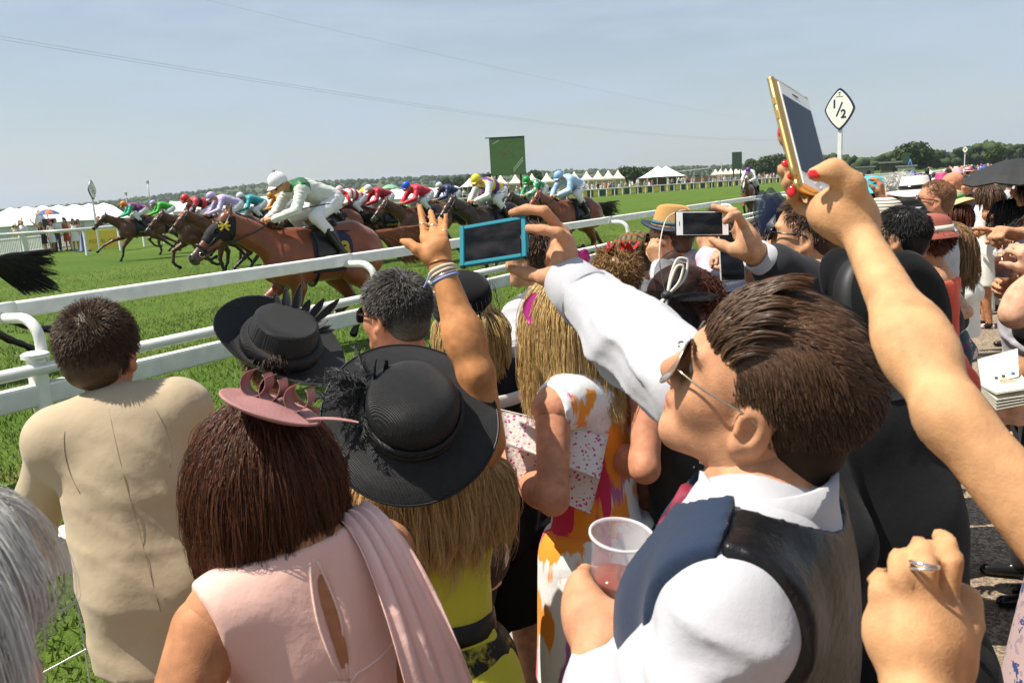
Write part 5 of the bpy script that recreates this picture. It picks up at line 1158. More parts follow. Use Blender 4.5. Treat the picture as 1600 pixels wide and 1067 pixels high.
WSHIRT = cloth('white_shirt', (.46, .46, .49), .9); BEIGE = cloth('beige_suiting', (.46, .36, .24), .9, bump=[('noise', 6, .35, .03), ('noise', 500, .2, .001)]); BEIGE_T = BEIGE
NAVYW = cloth('navy_wool', (.016, .028, .058), .92, bump=[('noise', 300, .35, .002), ('noise', 8, .3, .02)]); SATIN = M('black_satin', (.006, .006, .007), .36, spec=.4, bump=[('noise', 7, .6, .04)]); CHARC = cloth('charcoal_suiting', (.026, .026, .029), .85, sheen=.05); BLKCLOTH = cloth('black_cloth', (.008, .008, .009), .85, sheen=.03)
PINKD = cloth('pink_chiffon', (.80, .50, .42), .7); PINKSC = M('pink_scarf', (.84, .54, .48), .75, bump=[('noise', 12, .5, .02)], sheen=.2); YELT = cloth('lemon_jersey', (.60, .56, .05), .75); YEL2 = cloth('yellow_dress', (.80, .62, .02), .7)

# ================================================================ the man in the waistcoat
_up = nrmz(CR*.235+CU*.837-CF*.495); _fw = nrmz(-CR*.863+CU*.414+CF*.291)
p = Person('man in navy waistcoat and white shirt looking up with sunglasses, holding phone and drink', W(1194, 610, 1.0), hframe=frame(_up, _fw), body=-64, sex='m', sc=1.02, hs=1.04, lean=-4, nb=W(1188, 798, 1.0)); VM = p
WR = W(884, 436, 1.58)
J = lambda *a: [W(*q) for q in a]
def _h():
    hand_joints(p.b, WR, [J((878, 362, 1.60), (850, 330, 1.575), (822, 327, 1.59), (800, 333, 1.61)), J((884, 374, 1.575), (873, 364, 1.515), (846, 359, 1.52), (826, 357, 1.55)), J((882, 388, 1.56), (866, 380, 1.6), (860, 396, 1.63), (862, 408, 1.63)), J((877, 400, 1.55), (861, 398, 1.6), (857, 410, 1.62), (862, 420, 1.61))],
                J((878, 432, 1.565), (853, 434, 1.58), (825, 428, 1.61), (799, 420, 1.625)), 1.06)
p.arm('R', WR, W(986, 532, 1.40), S=W(1088, 612, 1.2), hand=_h, fat=.92, gap=.085)
CUP = W(963, 890, 1.10)
def _h2():
    hand_joints(p.b, W(938, 1030, 1.0), [J((908, 905, 1.08), (914, 893, 1.145), (940, 896, 1.175), (966, 898, 1.17)), J((901, 922, 1.085), (912, 915, 1.155), (940, 918, 1.18), (966, 920, 1.17)), J((899, 940, 1.08), (914, 936, 1.15), (940, 938, 1.17), (964, 938, 1.16)), J((903, 960, 1.07), (918, 956, 1.13), (940, 956, 1.15), (960, 954, 1.14))],
                J((962, 985, 1.02), (992, 955, 1.03), (1003, 920, 1.045), (1002, 890, 1.06)), 1.08, fill=[(W(925, 965, 1.045), .03), (W(950, 985, 1.03), .026)])
p.arm('L', W(938, 1035, 1.0), W(1085, 1330, .93), S=p.S['L']+p.Ft@np.array([-.02, .03, -.085]), hand=_h2, fat=1.15)
p.skinmesh(.007, skin('fair_skin', (.52, .255, .14)), vh=.0025)
p.wear('shirt', (LT, LP, SUA, SFA), .012, WSHIRT, .0065, lambda X, Y, Z: folds(.002, 30, 5)(X, Y, Z)+creases(.013, 30, 9, p.W['R']-p.S['R'])(X, Y, Z)*np.clip((np.sqrt((X-p.nb[0])**2+(Y-p.nb[1])**2+(Z-p.nb[2])**2)-.2)/.08, 0, 1))
AH = [(p.T(sg*.192, 0, -.05), p.Ft@nrmz(np.array([sg*1., -.1, .12]))) for sg in (-1, 1)]
def vest_cut(bb):
    bb.ell(p.T(0, .14, -.04), (.055, .1, .2), p.Ft, .01, op=-1); bb.ell(p.T(0, .0, .035), (.10, .105, .06), p.Ft, .01, op=-1)
p.wear('waistcoat_front', (LT, LP), .024, NAVYW, .0065, folds(.0018, 20, 3), [(p.T(0, .012, 0), -p.Ft[:, 1])]+AH, vest_cut)
p.wear('waistcoat_back', (LT, LP), .023, SATIN, .0065, folds(.003, 24, 8), [(p.T(0, .011, 0), p.Ft[:, 1])]+AH, vest_cut)
collar(p, WSHIRT, .055, .072, .018, opening=.25)
TIE = M('burgundy_tie', (.25, .02, .05), .6, bump=[('X', 300, .3, .002)], var=.1)
put('tie', join(tube([p.T(0, .085, .01), p.T(0, .105, -.03)], [.02, .016], 8, flat=((0, 0, 1), .6)), sheet(np.array([[p.T(x*w_, .115+.03*u-.0*x, -.03-.3*u) for x in (-1, 0, 1)] for u, w_ in zip(np.linspace(0, 1, 8), np.linspace(.017, .045, 8))]), .004)), TIE, p.root)
trousers(p, CHARC)
cuffd = nrmz(p.E['R']-p.W['R']); cf = frame(cuffd, (0, 0, 1)); put('cuff', lathe([(.039, .004), (.044, .0), (.0465, .002), (.051, .045), (.0555, .088), (.050, .094), (.046, .05), (.041, .006)], 40, cf, p.W['R'], 1, 1.06), WSHIRT, p.root)
cuffd = nrmz(p.E['L']-p.W['L']); cf = frame(cuffd, (0, 0, 1)); put('cuff', lathe([(.034, .02), (.039, .018), (.042, .05), (.044, .08), (.04, .083)], 36, cf, p.W['L'], 1, 1.1), WSHIRT, p.root)
p.sunglasses(M('gold_frame', (.6, .5, .38), .25, metal=1), M('mirror_lens', (.03, .026, .024), .08, spec=.8), 1.12, aviator=True)
put('nape_base_hair', p.haircap(-.002, .004, lambda b, PP: b.ell(PP(0, -.07, -.05), (.058, .04, .05), p.Fh, .03)), M('scalp_brown', (.03, .017, .011), .75, spec=.2), p.root).name = 'undercut'  # dark brown base layer of hair, so no skin shows between strands
# swept hair: long on top, parted above the left ear, short at the sides
cran = (p.hp(0, -.014, .032), np.array([.0795, .1005, .0908])*p.hs, p.Fh)
def locks(P, per, cw, seed=0):
    K = max(6, len(P)//per); gi = nr.choice(len(P), K, replace=False); G0 = P[gi, 0]; near = np.concatenate([np.argmin(((P[i:i+2000, None, 0]-G0[None])**2).sum(-1), 1) for i in range(0, len(P), 2000)])
    return P+(P[gi][near]-P)*(np.linspace(0, 1, P.shape[1])**.8*cw)[None, :, None]
def top_k(q): return (q[:, 2] > .045) & (q[:, 0] > -.052) & ~((q[:, 2] < .065) & (q[:, 1] < .03))
def side_k(q): return ~top_k(q) & (q[:, 2] > -.07+np.clip((q[:, 1]+.02)*1.05, 0, .3)) & ~((q[:, 1] > .07) & (q[:, 2] < .045)) & ~((np.abs(q[:, 0]) > .062) & (q[:, 1] > -.028) & (q[:, 2] < .015))
whorl = np.array([-.01, -.085, .095]); q, v = p.scalp(15000, top_k); fr = np.clip((q[:, 1]+.01)/.085, 0, 1)[:, None]
d = v*nr.uniform(.5, 1.1, (len(q), 1))+np.array([.35, -.5, .0]); d = d*(1-.55*fr)+fr*np.array([.12, .0, .95]); d += .2*np.sin(q[:, :1]*150+np.sin(q[:, 1:2]*60)*2)*np.array([1., 0, .4])
bk_ = np.clip((q[:, 1]+.085)/.1, .28, 1)
PT = locks(grow(p.hc+((q+v*.006*fr)*p.hs)@p.Fh.T, d@p.Fh.T, .062*p.hs*bk_*nr.uniform(.75, 1.1, len(q)), 10, .0, lambda x: (p.Fh@np.array([.2, -.40, -.14])), .85, .02, [cran]), 70, .6)
q, v = p.scalp(9000, side_k); d = v*.28+np.array([0, -.75, -.55])+nrmz(q-whorl)*.15
PS = grow(p.hc+((q+v*.001)*p.hs)@p.Fh.T, d@p.Fh.T, .019*p.hs*np.clip(.5+(q[:, 2]+.05)*6, .35, 1.2), 6, .1, None, 1., .04, [cran])
q, v = p.scalp(7000, lambda q: (q[:, 2] > .0+np.clip((q[:, 1])*.9, 0, .2)) & ~((np.abs(q[:, 0]) > .06) & (q[:, 1] > -.02) & (q[:, 2] < .03)))
d = v*nr.uniform(.2, .5, (len(q), 1))+np.array([.1, -.75, -.1]); PM = locks(grow(p.hc+((q+v*.002)*p.hs)@p.Fh.T, d@p.Fh.T, .036*p.hs*np.clip((q[:, 1]+.1)/.12, .3, 1), 7, .0, lambda x: p.Fh@np.array([.05, -.3, -.25]), .9, .03, [cran]), 50, .5)
q, v = p.scalp(5000, lambda q: (q[:, 2] > .042) & (q[:, 1] > .035)); d = v*nr.uniform(.4, .8, (len(q), 1))+np.array([.12, .02, 1.])+.15*np.sin(q[:, :1]*170)*np.array([1., 0, 0]); PQ = locks(grow(p.hc+((q+v*.006)*p.hs)@p.Fh.T, d@p.Fh.T, .058*p.hs, 10, .0, lambda x: p.Fh@np.array([.07, -.24, -.05]), .9, .02, [cran]), 80, .6)
p.hair(join(strands(PQ, .0010, .0003), strands(PM, .0010, .0004), strands(PT, .0010, .0003), strands(PS, .0008, .0003)), DKBROWN)
for sg in (-1, 1): put('eyebrow', strands(grow(np.array([p.hp(sg*x, .0975-.39*(x-.014), .0275+.004*math.sin((x-.012)*90)) for x in nr.uniform(.014, .05, 160)])+nr.normal(0, .0012, (160, 3)), np.tile(p.Fh@np.array([sg*.8, -.35, .25]), (160, 1)), .011, 4), .0006), DKBROWN, p.root)
# his phone
TEAL = M('teal_plastic', (.005, .20, .27), .42); PF = M('black_glass', (.006, .007, .008), .15, spec=.25)
_c = W(772, 379, 1.62); _ex = nrmz(W(826, 376, 1.60)-W(720, 380, 1.66)); r, Fm = phone('teal cased black phone held sideways over the race by the man in the waistcoat', _c, CU+CF*.22-CR*.02, -_ex, .083, .142, TEAL, PF, SCREEN, .013, (.002, .012))
put('case_rim', xf(join(box((0, .066, .0075), (.083, .010, .004), bev=.0015), box((0, -.066, .0075), (.083, .010, .004), bev=.0015), box((.0375, 0, .0075), (.008, .122, .004), bev=.0015), box((-.0375, 0, .0075), (.008, .122, .004), bev=.0015)), Fm, _c), TEAL, r, smooth=False)
put('corner_guard', xf(join(*[box((sx*.0365, sy*.067, 0), (.014, .013, .0145), bev=.004) for sx in (-1, 1) for sy in (-1, 1)]), Fm, _c), GLOSSBLACK, r, smooth=False)
# his plastic cup of rose coloured drink
CLEAR = M('clear_plastic', (.85, .82, .84), .08, spec=.7, alpha=.2); DRINK = M('pink_drink', (.42, .07, .03), .05, spec=.6, alpha=.78)
_cu = nrmz(CU*.93-CF*.30+CR*.06); cfm = frame(_cu, CF); cb = W(960, 934, 1.105)
t = empty('plastic_cup', cb, 'clear plastic cup with a little rose drink in the hand of the waistcoated man', 'cup')
put('cup_wall', lathe([(1e-3, .002), (.027, .002), (.028, 0), (.0295, .002), (.0315, .03), (.0345, .034), (.0395, .092), (.0425, .094), (.0425, .0975), (.0395, .098), (.0382, .094), (.0335, .036), (.0302, .031), (.028, .004), (1e-3, .004)], 48, cfm, cb), CLEAR, t)
put('rim_ring', lathe([(.0405, .0930), (.0428, .0935), (.0428, .0970), (.0408, .0975), (.0395, .0955), (.0405, .0930)], 48, cfm, cb), M('frosted_plastic', (.80, .76, .78), .25, alpha=.7), t)
put('drink', lathe([(1e-3, .0045), (.0275, .0045), (.0298, .031), (.0301, .0335), (1e-3, .0338)], 40, cfm, cb), DRINK, t)

# ================================================================ the woman behind the lens: gold phone arm and ring hand
p = Person('woman in magenta at the right edge raising a gold phone, ring on her other hand', W(2500, 900, .42), 0, body=-25, sex='f', sc=1., nb=CO+CF*.16+CR*.64-CU*.36); GP = p
def _h():
    hand_joints(p.b, W(1338, 352, .87), [J((1292, 318, .92), (1264, 274, .985), (1238, 238, .99), (1221, 208, .985)), J((1286, 324, .91), (1245, 290, .975), (1226, 266, .955), (1238, 256, .925)), J((1283, 331, .895), (1245, 308, .955), (1232, 287, .94), (1246, 276, .912)), J((1284, 337, .88), (1254, 326, .925), (1238, 310, .915), (1246, 299, .898))],
                J((1335, 338, .865), (1331, 290, .845), (1303, 266, .845), (1270, 273, .855)), .9, fill=[(W(1312, 322, .875), .021), (W(1298, 332, .88), .014), (W(1326, 340, .865), .021)])
SG = W(1790, 1010, .60)
p.arm('R', W(1341, 362, .86), W(1486, 652, .69), S=SG, hand=_h, fat=.68)
def _h2():
    hand_joints(p.b, W(1436, 1075, .68), [J((1474, 945, .70), (1485, 876, .70), (1479, 849, .72), (1470, 838, .745)), J((1444, 945, .69), (1446, 888, .685), (1441, 860, .71), (1436, 851, .735)), J((1414, 950, .69), (1408, 902, .685), (1404, 878, .71), (1402, 869, .73)), J((1386, 958, .70), (1373, 925, .695), (1371, 906, .715), (1376, 897, .735))],
                J((1478, 1040, .70), (1506, 975, .715), (1508, 938, .73), (1500, 925, .745)), 1.0, fill=[(W(1425, 1000, .69), .026), (W(1458, 1000, .70), .026), (W(1400, 990, .695), .022)])
p.arm('L', W(1432, 1085, .67), W(1480, 1420, .55), S=CO+CF*.24+CR*.34-CU*.42, hand=_h2)
p.skinmesh(.007, skin('warm_skin', (.56, .30, .145)), vh=.008)
MAG = cloth('magenta_dress', (.42, .01, .16)); top(p, MAG, .012); p.skirt(MAG, .5)
hair_long(p, BLONDE, 500, .3, r=.003)
RED = M('red_nail_varnish', (.62, .015, .02), .12, coat=.5)
tip = lambda a, b, d1, d2: (W(*a, d1), W(*b, d2))
nails([(W(1231, 256, .922), nrmz(-CF*.95-CR*.2+CU*.2), CR*.9-CU*.1), (W(1239, 275, .909), nrmz(-CF+CU*.15), CR*.9+CU*.15), (W(1237, 299, .894), nrmz(-CF-CR*.5), CR*.3+CU*.9), (W(1272, 272, .846), nrmz(-CF+CU*.35), -CR), (W(1219, 205, .975), nrmz(-CF*.35-CR), CU)], RED, p.root, .82)
for k, (y, rr) in enumerate(((881, .0105), (886, .0108))):
    c = W(1444, y, .679); a = np.linspace(0, 2*math.pi, 28, endpoint=False); ax = nrmz(W(1444, 860, .69)-W(1445, 935, .685)); fm = frame(ax, CF)@roty(.12*(1-2*k)); put('finger_ring', tube([c+fm@np.array([math.cos(v)*rr, math.sin(v)*rr, 0]) for v in a], .0015, 8, closed=True), SILVER, p.root)
WG = M('white_glass', (.80, .79, .77), .15); GREYSCR = M('sky_screen', (.03, .045, .07), .15, spec=.25)
_c = W(1252, 223, .93); _ey = nrmz(W(1226, 133, .955)-W(1273, 317, .90)); _ex = nrmz(CR*.73+CF*.68+CU*.03); _ex = nrmz(_ex-_ey*(_ex@_ey))
r, Fm = phone('white and gold phone held high by the hand with red nails', _c, _ex, _ey, .0685, .139, GOLDM, WG, GREYSCR, .011, (.003, .02))
put('bumper', xf(tube([np.array(v) for v in spline([(-.0345, -.06, 0), (-.0345, .06, 0), (-.028, .0695, 0), (.028, .0695, 0), (.0345, .06, 0), (.0345, -.06, 0), (.028, -.0695, 0), (-.028, -.0695, 0), (-.0345, -.06, 0)], 70)], .0042, 8), Fm, _c), GOLDM, r)
[put('side_button', xf(g_, Fm, _c), GOLDM, r, smooth=False) for g_ in (box((-.039, .04, 0), (.002, .009, .003)), box((-.039, .022, 0), (.002, .011, .003)))]
# ================================================================ patterns of cloth
def f_brush(t, co, mixc, c):         # loose painted strokes on white
    N = t.nodes.new; L = t.links.new
    def stroke(sc, scale, lo, off_):
        m = N('ShaderNodeMapping'); m.inputs['Scale'].default_value = sc; m.inputs['Location'].default_value = off_; L(co, m.inputs[0])
        n = N('ShaderNodeTexNoise'); n.inputs['Scale'].default_value = scale; n.inputs['Detail'].default_value = 3; L(m.outputs[0], n.inputs['Vector'])
        h = N('ShaderNodeMapping'); h.inputs['Scale'].default_value = (90, 90, 6); L(co, h.inputs[0]); n2 = N('ShaderNodeTexNoise'); n2.inputs['Scale'].default_value = 1.; L(h.outputs[0], n2.inputs['Vector'])
        a = N('ShaderNodeMath'); a.operation = 'MULTIPLY_ADD'; L(n2.outputs['Fac'], a.inputs[0]); a.inputs[1].default_value = .09; L(n.outputs['Fac'], a.inputs[2])
        r = N('ShaderNodeMapRange'); r.inputs[1].default_value = lo; r.inputs[2].default_value = lo+.02; L(a.outputs[0], r.inputs[0]); return r.outputs[0]
    o = mixc(stroke((1, 1, .35), 6.5, .655, (.3, 0, 0)), (.80, .80, .80), (.42, .14, .36)); o = mixc(stroke((1, 1, .5), 5.5, .61, (4, 2, 0)), o, (.86, .30, .02)); o = mixc(stroke((1.6, 1.6, .22), 5., .63, (7, 1, 3)), o, (.60, .02, .10)); return mixc(stroke((1.4, 1.4, .3), 7., .66, (1, 8, 3)), o, (.80, .12, .25))
BRUSH = M('brush_stroke_print', (.8, .8, .8), .7, fn=f_brush, bump=[('noise', 9, .3, .02)], sheen=.1)
def f_skirt(t, co, mixc, c):
    N = t.nodes.new; L = t.links.new; n = N('ShaderNodeTexNoise'); n.inputs['Scale'].default_value = 7; n.inputs['Detail'].default_value = 7; n.inputs['Roughness'].default_value = .65; L(co, n.inputs['Vector'])
    r = N('ShaderNodeMapRange'); r.inputs[1].default_value = .5; r.inputs[2].default_value = .56; L(n.outputs['Fac'], r.inputs[0]); o = mixc(r.outputs[0], (.008, .007, .005), (.45, .40, .03))
    s = N('ShaderNodeSeparateXYZ'); L(co, s.inputs[0]); w_ = N('ShaderNodeMapRange'); w_.inputs[1].default_value = .93; w_.inputs[2].default_value = 1.02; L(s.outputs['Z'], w_.inputs[0]); o = mixc(w_.outputs[0], o, (.5, .46, .04))
    return o
SKIRTBY = M('black_yellow_print', (.1, .1, .02), .65, fn=f_skirt, bump=[('noise', 10, .4, .02)])
def f_lace(t, co, mixc, c):
    N = t.nodes.new; L = t.links.new; v = N('ShaderNodeTexVoronoi'); v.inputs['Scale'].default_value = 105; L(co, v.inputs['Vector']); r = N('ShaderNodeMath'); r.operation = 'LESS_THAN'; r.inputs[1].default_value = .36; L(v.outputs['Distance'], r.inputs[0])
    g = N('ShaderNodeTexVoronoi'); g.inputs['Scale'].default_value = 16; L(co, g.inputs['Vector']); q = N('ShaderNodeMath'); q.operation = 'SINE'; k = N('ShaderNodeMath'); k.operation = 'MULTIPLY'; k.inputs[1].default_value = 26; L(g.outputs['Distance'], k.inputs[0]); L(k.outputs[0], q.inputs[0]); z = N('ShaderNodeMath'); z.operation = 'GREATER_THAN'; z.inputs[1].default_value = -.35; L(q.outputs[0], z.inputs[0])
    m = N('ShaderNodeMath'); m.operation = 'MULTIPLY'; L(r.outputs[0], m.inputs[0]); L(z.outputs[0], m.inputs[1]); return mixc(m.outputs[0], (.80, .72, .66), (.62, .06, .26))
LACE = M('cutwork_leather', (.8, .7, .65), .55, fn=f_lace, bump=[('vor', 105, .5, .002)])
def f_check(t, co, mixc, c):
    N = t.nodes.new; L = t.links.new
    def wv(d, sc): w_ = N('ShaderNodeTexWave'); w_.bands_direction = d; w_.inputs['Scale'].default_value = sc; L(co, w_.inputs['Vector']); return w_.outputs['Fac']
    o = mixc(wv('X', 22), (.24, .19, .09), (.10, .085, .045)); o = mixc(wv('Z', 22), o, (.16, .13, .06)); 
    for d in ('X', 'Y', 'Z'):
        r = N('ShaderNodeMath'); r.operation = 'GREATER_THAN'; r.inputs[1].default_value = .86; L(wv(d, 11), r.inputs[0]); o = mixc(r.outputs[0], o, (.03, .03, .015) if d != 'Z' else (.20, .07, .02))
    return o
TWEED = M('checked_tweed', (.2, .16, .08), .95, fn=f_check, bump=[('noise', 300, .4, .002)])
def flower(name, ground, petal, mid, sc=9., thr=.33):
    def fn(t, co, mixc, c):
        N = t.nodes.new; L = t.links.new; n = N('ShaderNodeTexNoise'); n.inputs['Scale'].default_value = sc*3; n.inputs['Detail'].default_value = 2; L(co, n.inputs['Vector']); x = mixc(.08, co, n.outputs['Color'])
        v = N('ShaderNodeTexVoronoi'); v.inputs['Scale'].default_value = sc; L(x, v.inputs['Vector']); r = N('ShaderNodeMath'); r.operation = 'LESS_THAN'; r.inputs[1].default_value = thr; L(v.outputs['Distance'], r.inputs[0])
        s = N('ShaderNodeSeparateColor'); L(v.outputs['Color'], s.inputs[0]); h = N('ShaderNodeMath'); h.operation = 'GREATER_THAN'; h.inputs[1].default_value = .5; L(s.outputs[0], h.inputs[0]); q = N('ShaderNodeMath'); q.operation = 'MULTIPLY'; L(r.outputs[0], q.inputs[0]); L(h.outputs[0], q.inputs[1])
        z = N('ShaderNodeTexNoise'); z.inputs['Scale'].default_value = sc*1.3; L(co, z.inputs['Vector']); k = N('ShaderNodeMath'); k.operation = 'GREATER_THAN'; k.inputs[1].default_value = .60; L(z.outputs['Fac'], k.inputs[0])
        o = mixc(k.outputs[0], ground, mid); return mixc(q.outputs[0], o, petal)
    return M(name, ground, .7, fn=fn, sheen=.1)
TEALFL = flower('teal_floral', (.01, .035, .045), (.6, .5, .52), (.10, .01, .07)); BLKFL = flower('black_floral', (.008, .008, .008), (.7, .68, .64), (.012, .012, .012), 12, .38); LEOP = flower('cream_leaf_print', (.55, .47, .30), (.03, .03, .02), (.05, .06, .03), 22, .5); BLUEFL = flower('pink_blue_floral', (.5, .36, .36), (.03, .05, .18), (.35, .25, .3), 16)
STRIPEW = cloth('pink_striped_shirt', (.72, .50, .58), .8); GREYWC = cloth('grey_waistcoat', (.10, .10, .11)); CORAL = cloth('coral_dress', (.70, .10, .05)); BLUEJ = cloth('blue_jacket', (.03, .10, .32)); OFFW = cloth('cream_dress', (.74, .70, .64))
STRAWN = M('natural_straw', (.48, .27, .085), .8, bump=[('Z', 120, .5, .002)], var=.1); NAVYST = M('navy_straw', (.012, .018, .04), .6, bump=[('noise', 120, .4, .003)]); SINAMAY = M('black_sinamay', (.014, .014, .015), .5, spec=.5, var=.3, vscale=60, bump=[('X', 130, .7, .0015), ('Y', 130, .7, .0015), ('noise', 30, .3, .004)]); SINAP = M('pink_sinamay', (.42, .20, .19), .6, bump=[('X', 200, .5, .001), ('noise', 240, .4, .002)], var=.12)
NET = M('black_net', (.01, .01, .01), .5, alpha=.42); NAVYN = M('navy_net', (.012, .02, .06), .5, alpha=.5); FEATH = M('black_feather', (.006, .006, .008), .55, sheen=.2); IVORY = M('ivory_cord', (.66, .62, .54), .6); MAGP = M('magenta_gauze', (.52, .02, .26), .4, coat=.3, alpha=.86); REDP = M('red_ribbon', (.55, .01, .02), .4)
def petal(c, along, nrm_, L_, w_, bend=.3, n=9, th=.0015):
    y = nrmz(along); z = nrmz(nrm_-y*(np.dot(nrm_, y))); x = np.cross(y, z); u = np.linspace(0, 1, n); rows = []
    for k in np.linspace(-1, 1, 7): rows.append([c+y*L_*t_+x*w_*k*math.sin(math.pi*(.06+.92*t_))**.7+z*(bend*L_*t_*t_-.15*w_*k*k) for t_ in u])
    return sheet(np.array(rows), th)
def feathers(c, dirs, L_, n, w_, droop, seed):
    g = np.random.default_rng(seed); o = []
    for i in range(n):
        d = nrmz(np.asarray(dirs[i % len(dirs)])+g.normal(0, .3, 3)); l = L_*g.uniform(.6, 1.1); u = np.linspace(0, 1, 10)[:, None]; sp = c+d*l*u+np.array([0, 0, -1])*droop*l*u**2+g.normal(0, .015, 3)*u; o.append(tube(sp, np.linspace(.0016, .0005, 10), 4))
        side = nrmz(np.cross(d, g.normal(size=3))); m = 70; t_ = g.uniform(.08, 1, m); base = np.stack([np.interp(t_, u[:, 0], sp[:, k]) for k in range(3)], 1); bd = nrmz(side*np.where(g.random(m) < .5, -1, 1)[:, None]*.8+d*.9+g.normal(0, .25, (m, 3))); P = base[:, None]+bd[:, None]*(np.linspace(0, 1, 4)[None, :, None]*w_*(g.uniform(.5, 1.2, m)*np.sin(math.pi*np.clip(t_*.9+.1, 0, 1))**.5)[:, None, None])+np.array([0, 0, -.15])*w_*np.linspace(0, 1, 4)[None, :, None]**2; o.append(strands(P, .0011, .0004)[:2])
    return join(*o)

LOW = lambda q: (q[:, 2] < .035) & (q[:, 1] < .03) & (q[:, 2] > -.06)
# ================================================================ front row, left to right
# --- white haired figure, bottom left corner
p = Person('white haired person close to the lens at the bottom left corner', (-205, 985, .62), 38, 6, body=30, sex='f', lean=5)
p.arm('R').arm('L').skinmesh(.012, SKIN_RED, vh=.005); shirt(p, cloth('grey_cardigan', (.25, .25, .27)), .014); trousers(p, CHARC)
hair_long(p, WHITEH, 12000, .2, vol=.2, r=.0005, wav=.1, m=12, cap=.010, curlin=.03, clump=40)

# --- man in the beige jacket
p = Person('man with short brown hair in a beige jacket leaning on the barrier, seen from behind', (155, 553, 2.12), -8, -4, 2, body=-16, sex='m', sc=.80, hs=1.02, lean=14, side=-9, nb=W(180, 640, 2.10)); BG = p
p.arm('L', W(0, 815, 2.55), W(46, 838, 2.28), fat=.92).arm('R', W(330, 905, 2.4), W(312, 850, 2.35), fat=.92); p.skinmesh(.009, SKIN_RED, vh=.0035)
def jmod(X, Y, Z): return folds(.003, 13, 11)(X, Y, Z)+creases(.0045, 24, 13, p.Ft[:, 2]*.8+p.Ft[:, 0]*.6)(X, Y, Z)
def jx(bb):
    lo = p.pel.copy()+p.Fb@np.array([0, -.02, 0]); lo[2] = .80; bb.cap(p.T(0, -.01, -.22), lo, .128, .155, .06, LP, sc=(p.Fb[:, 1], .8)); bb.cap(p.S['L'], p.S['R'], .058, k=.06, l=LT)
JK = p.wear('jacket', (LT, LP, SUA, SFA), .02, BEIGE, .008, jmod, [(np.array([0, 0, .84]), np.array([0, 0, -1.]))], jx)
put('back_seam', tube(snapray([p.T(.004, -.2, z) for z in np.linspace(-.0, -.62, 16)], p.Ft[:, 1], JK, .0004), .0007, 5), M('beige_seam', (.30, .23, .15), .9), p.root)
for sg in (-1, 1): put('armhole_seam', tube(snapray([p.T(sg*(.128+.016*math.sin(u*3.1)), -.3, -.03-.19*u) for u in np.linspace(0, 1, 14)], p.Ft[:, 1], JK, .0006), .0008, 5), M('beige_seam', ()), p.root)
collar(p, BEIGE, .04, .062, .020, 'jacket_collar', .6); trousers(p, BEIGE); hair_short(p, BROWN, 6500, .026, .034, crown=(.005, -.075, .085), stand=.42, r=.0011, cap=.005, vox=.005)

# --- woman in the yellow dress and tall black hat
p = Person('woman in yellow dress and black straw hat with a tall crown at the rail', (428, 562, 2.55), -25, -4, body=-25, sex='f', lean=6)
p.arm('R', W(520, 800, 2.4), W(530, 760, 2.45)).arm('L', W(400, 820, 2.6)); p.skinmesh(.011, SKIN_TAN, vh=.007); top(p, YEL2, .011, neck=-.035); p.skirt(YEL2, .5)
put('necklace', tube([p.T(.085*math.sin(a), -.012+.075*math.cos(a)*-.9, -.02-.02*(math.cos(a) < 0)*-math.cos(a)) for a in np.linspace(0, 2*math.pi, 40, endpoint=False)], .005, 6, closed=True), GLOSSBLACK, p.root)
hair_short(p, BROWN, 900, .04, .04, vox=.008, keep=LOW); up = nrmz(CU*.80+CR*.36-CF*.50); fm = frame(up, CF*.9-CR*.3)
hatp = W(437, 545, 2.55); brimmed(p.root, fm, hatp, .108, .115, .205, SINAMAY, None, 'hat', -.028, tipr=.9, sx=1., sy=1., wave=lambda th, u: .05*u**2*np.clip(-np.cos(th-.1), -.25, 1)-.02*u*u*np.cos(th*2))
put('hat_band', lathe([(.106, .004), (.122, .012), (.125, .036), (.119, .05), (.104, .055), (.106, .004)], 48, fm@rotx(.08), hatp), SINAMAY, p.root)
put('hat_feather', join(*[petal(hatp+fm@np.array([-.02+.02*k, .06, .085]), fm@np.array([-.6+.28*k, .45, .9]), fm[:, 1], .065+.02*(k % 3), .013, .2) for k in range(6)], *[petal(hatp+fm@np.array([.07+.012*k, .06, .05]), fm@np.array([.8, .5, .25-.2*k]), fm[:, 2], .07, .012, .2) for k in range(3)]), FEATH, p.root)

# --- brunette in the pink dress
p = Person('brunette woman in pale pink dress with open back and a pink disc fascinator', (412, 742, 1.34), -16, -4, 4, body=-33, sex='f', sc=.95, hs=1.0, lean=8, side=-5, nb=W(464, 862, 1.28))
p.arm('L', W(265, 1300, 1.20), W(275, 1130, 1.16), S=p.S['L']+p.Ft@np.array([-.012, 0, -.01]), fat=1.2).arm('R', W(600, 1300, 1.45), W(620, 1150, 1.33)); p.skinmesh(.008, SKIN_TAN, vh=.005)
DR = top(p, PINKD, .007, amp=.0015, neck=.022, cut=[((.007, -.118, -.095), (.0125, .06, .09))], name='dress'); p.skirt(PINKD, .45, name='dress_skirt')
put('piping', join(*[tube(snapray([p.T(sg*(.006+.012*math.sin(math.pi*u)), -.2, -.0-.185*u) for u in np.linspace(0, 1, 14)], p.Ft[:, 1], DR), .0024, 6) for sg in (-1, 1)], tube(snap([p.T(.17*math.sin(a), -.19*math.cos(a), -.195+.012*abs(math.sin(a))) for a in np.linspace(-1.35, 1.35, 30)], DR), .0022, 6)), cloth('pink_piping', (.84, .60, .50)), p.root)
put('zip', tube(snapray([p.T(.004, -.2, z) for z in np.linspace(-.19, -.42, 9)], p.Ft[:, 1], DR), .0028, 6), M('zip_pink', (.6, .32, .28), .4), p.root)
sc_r = []
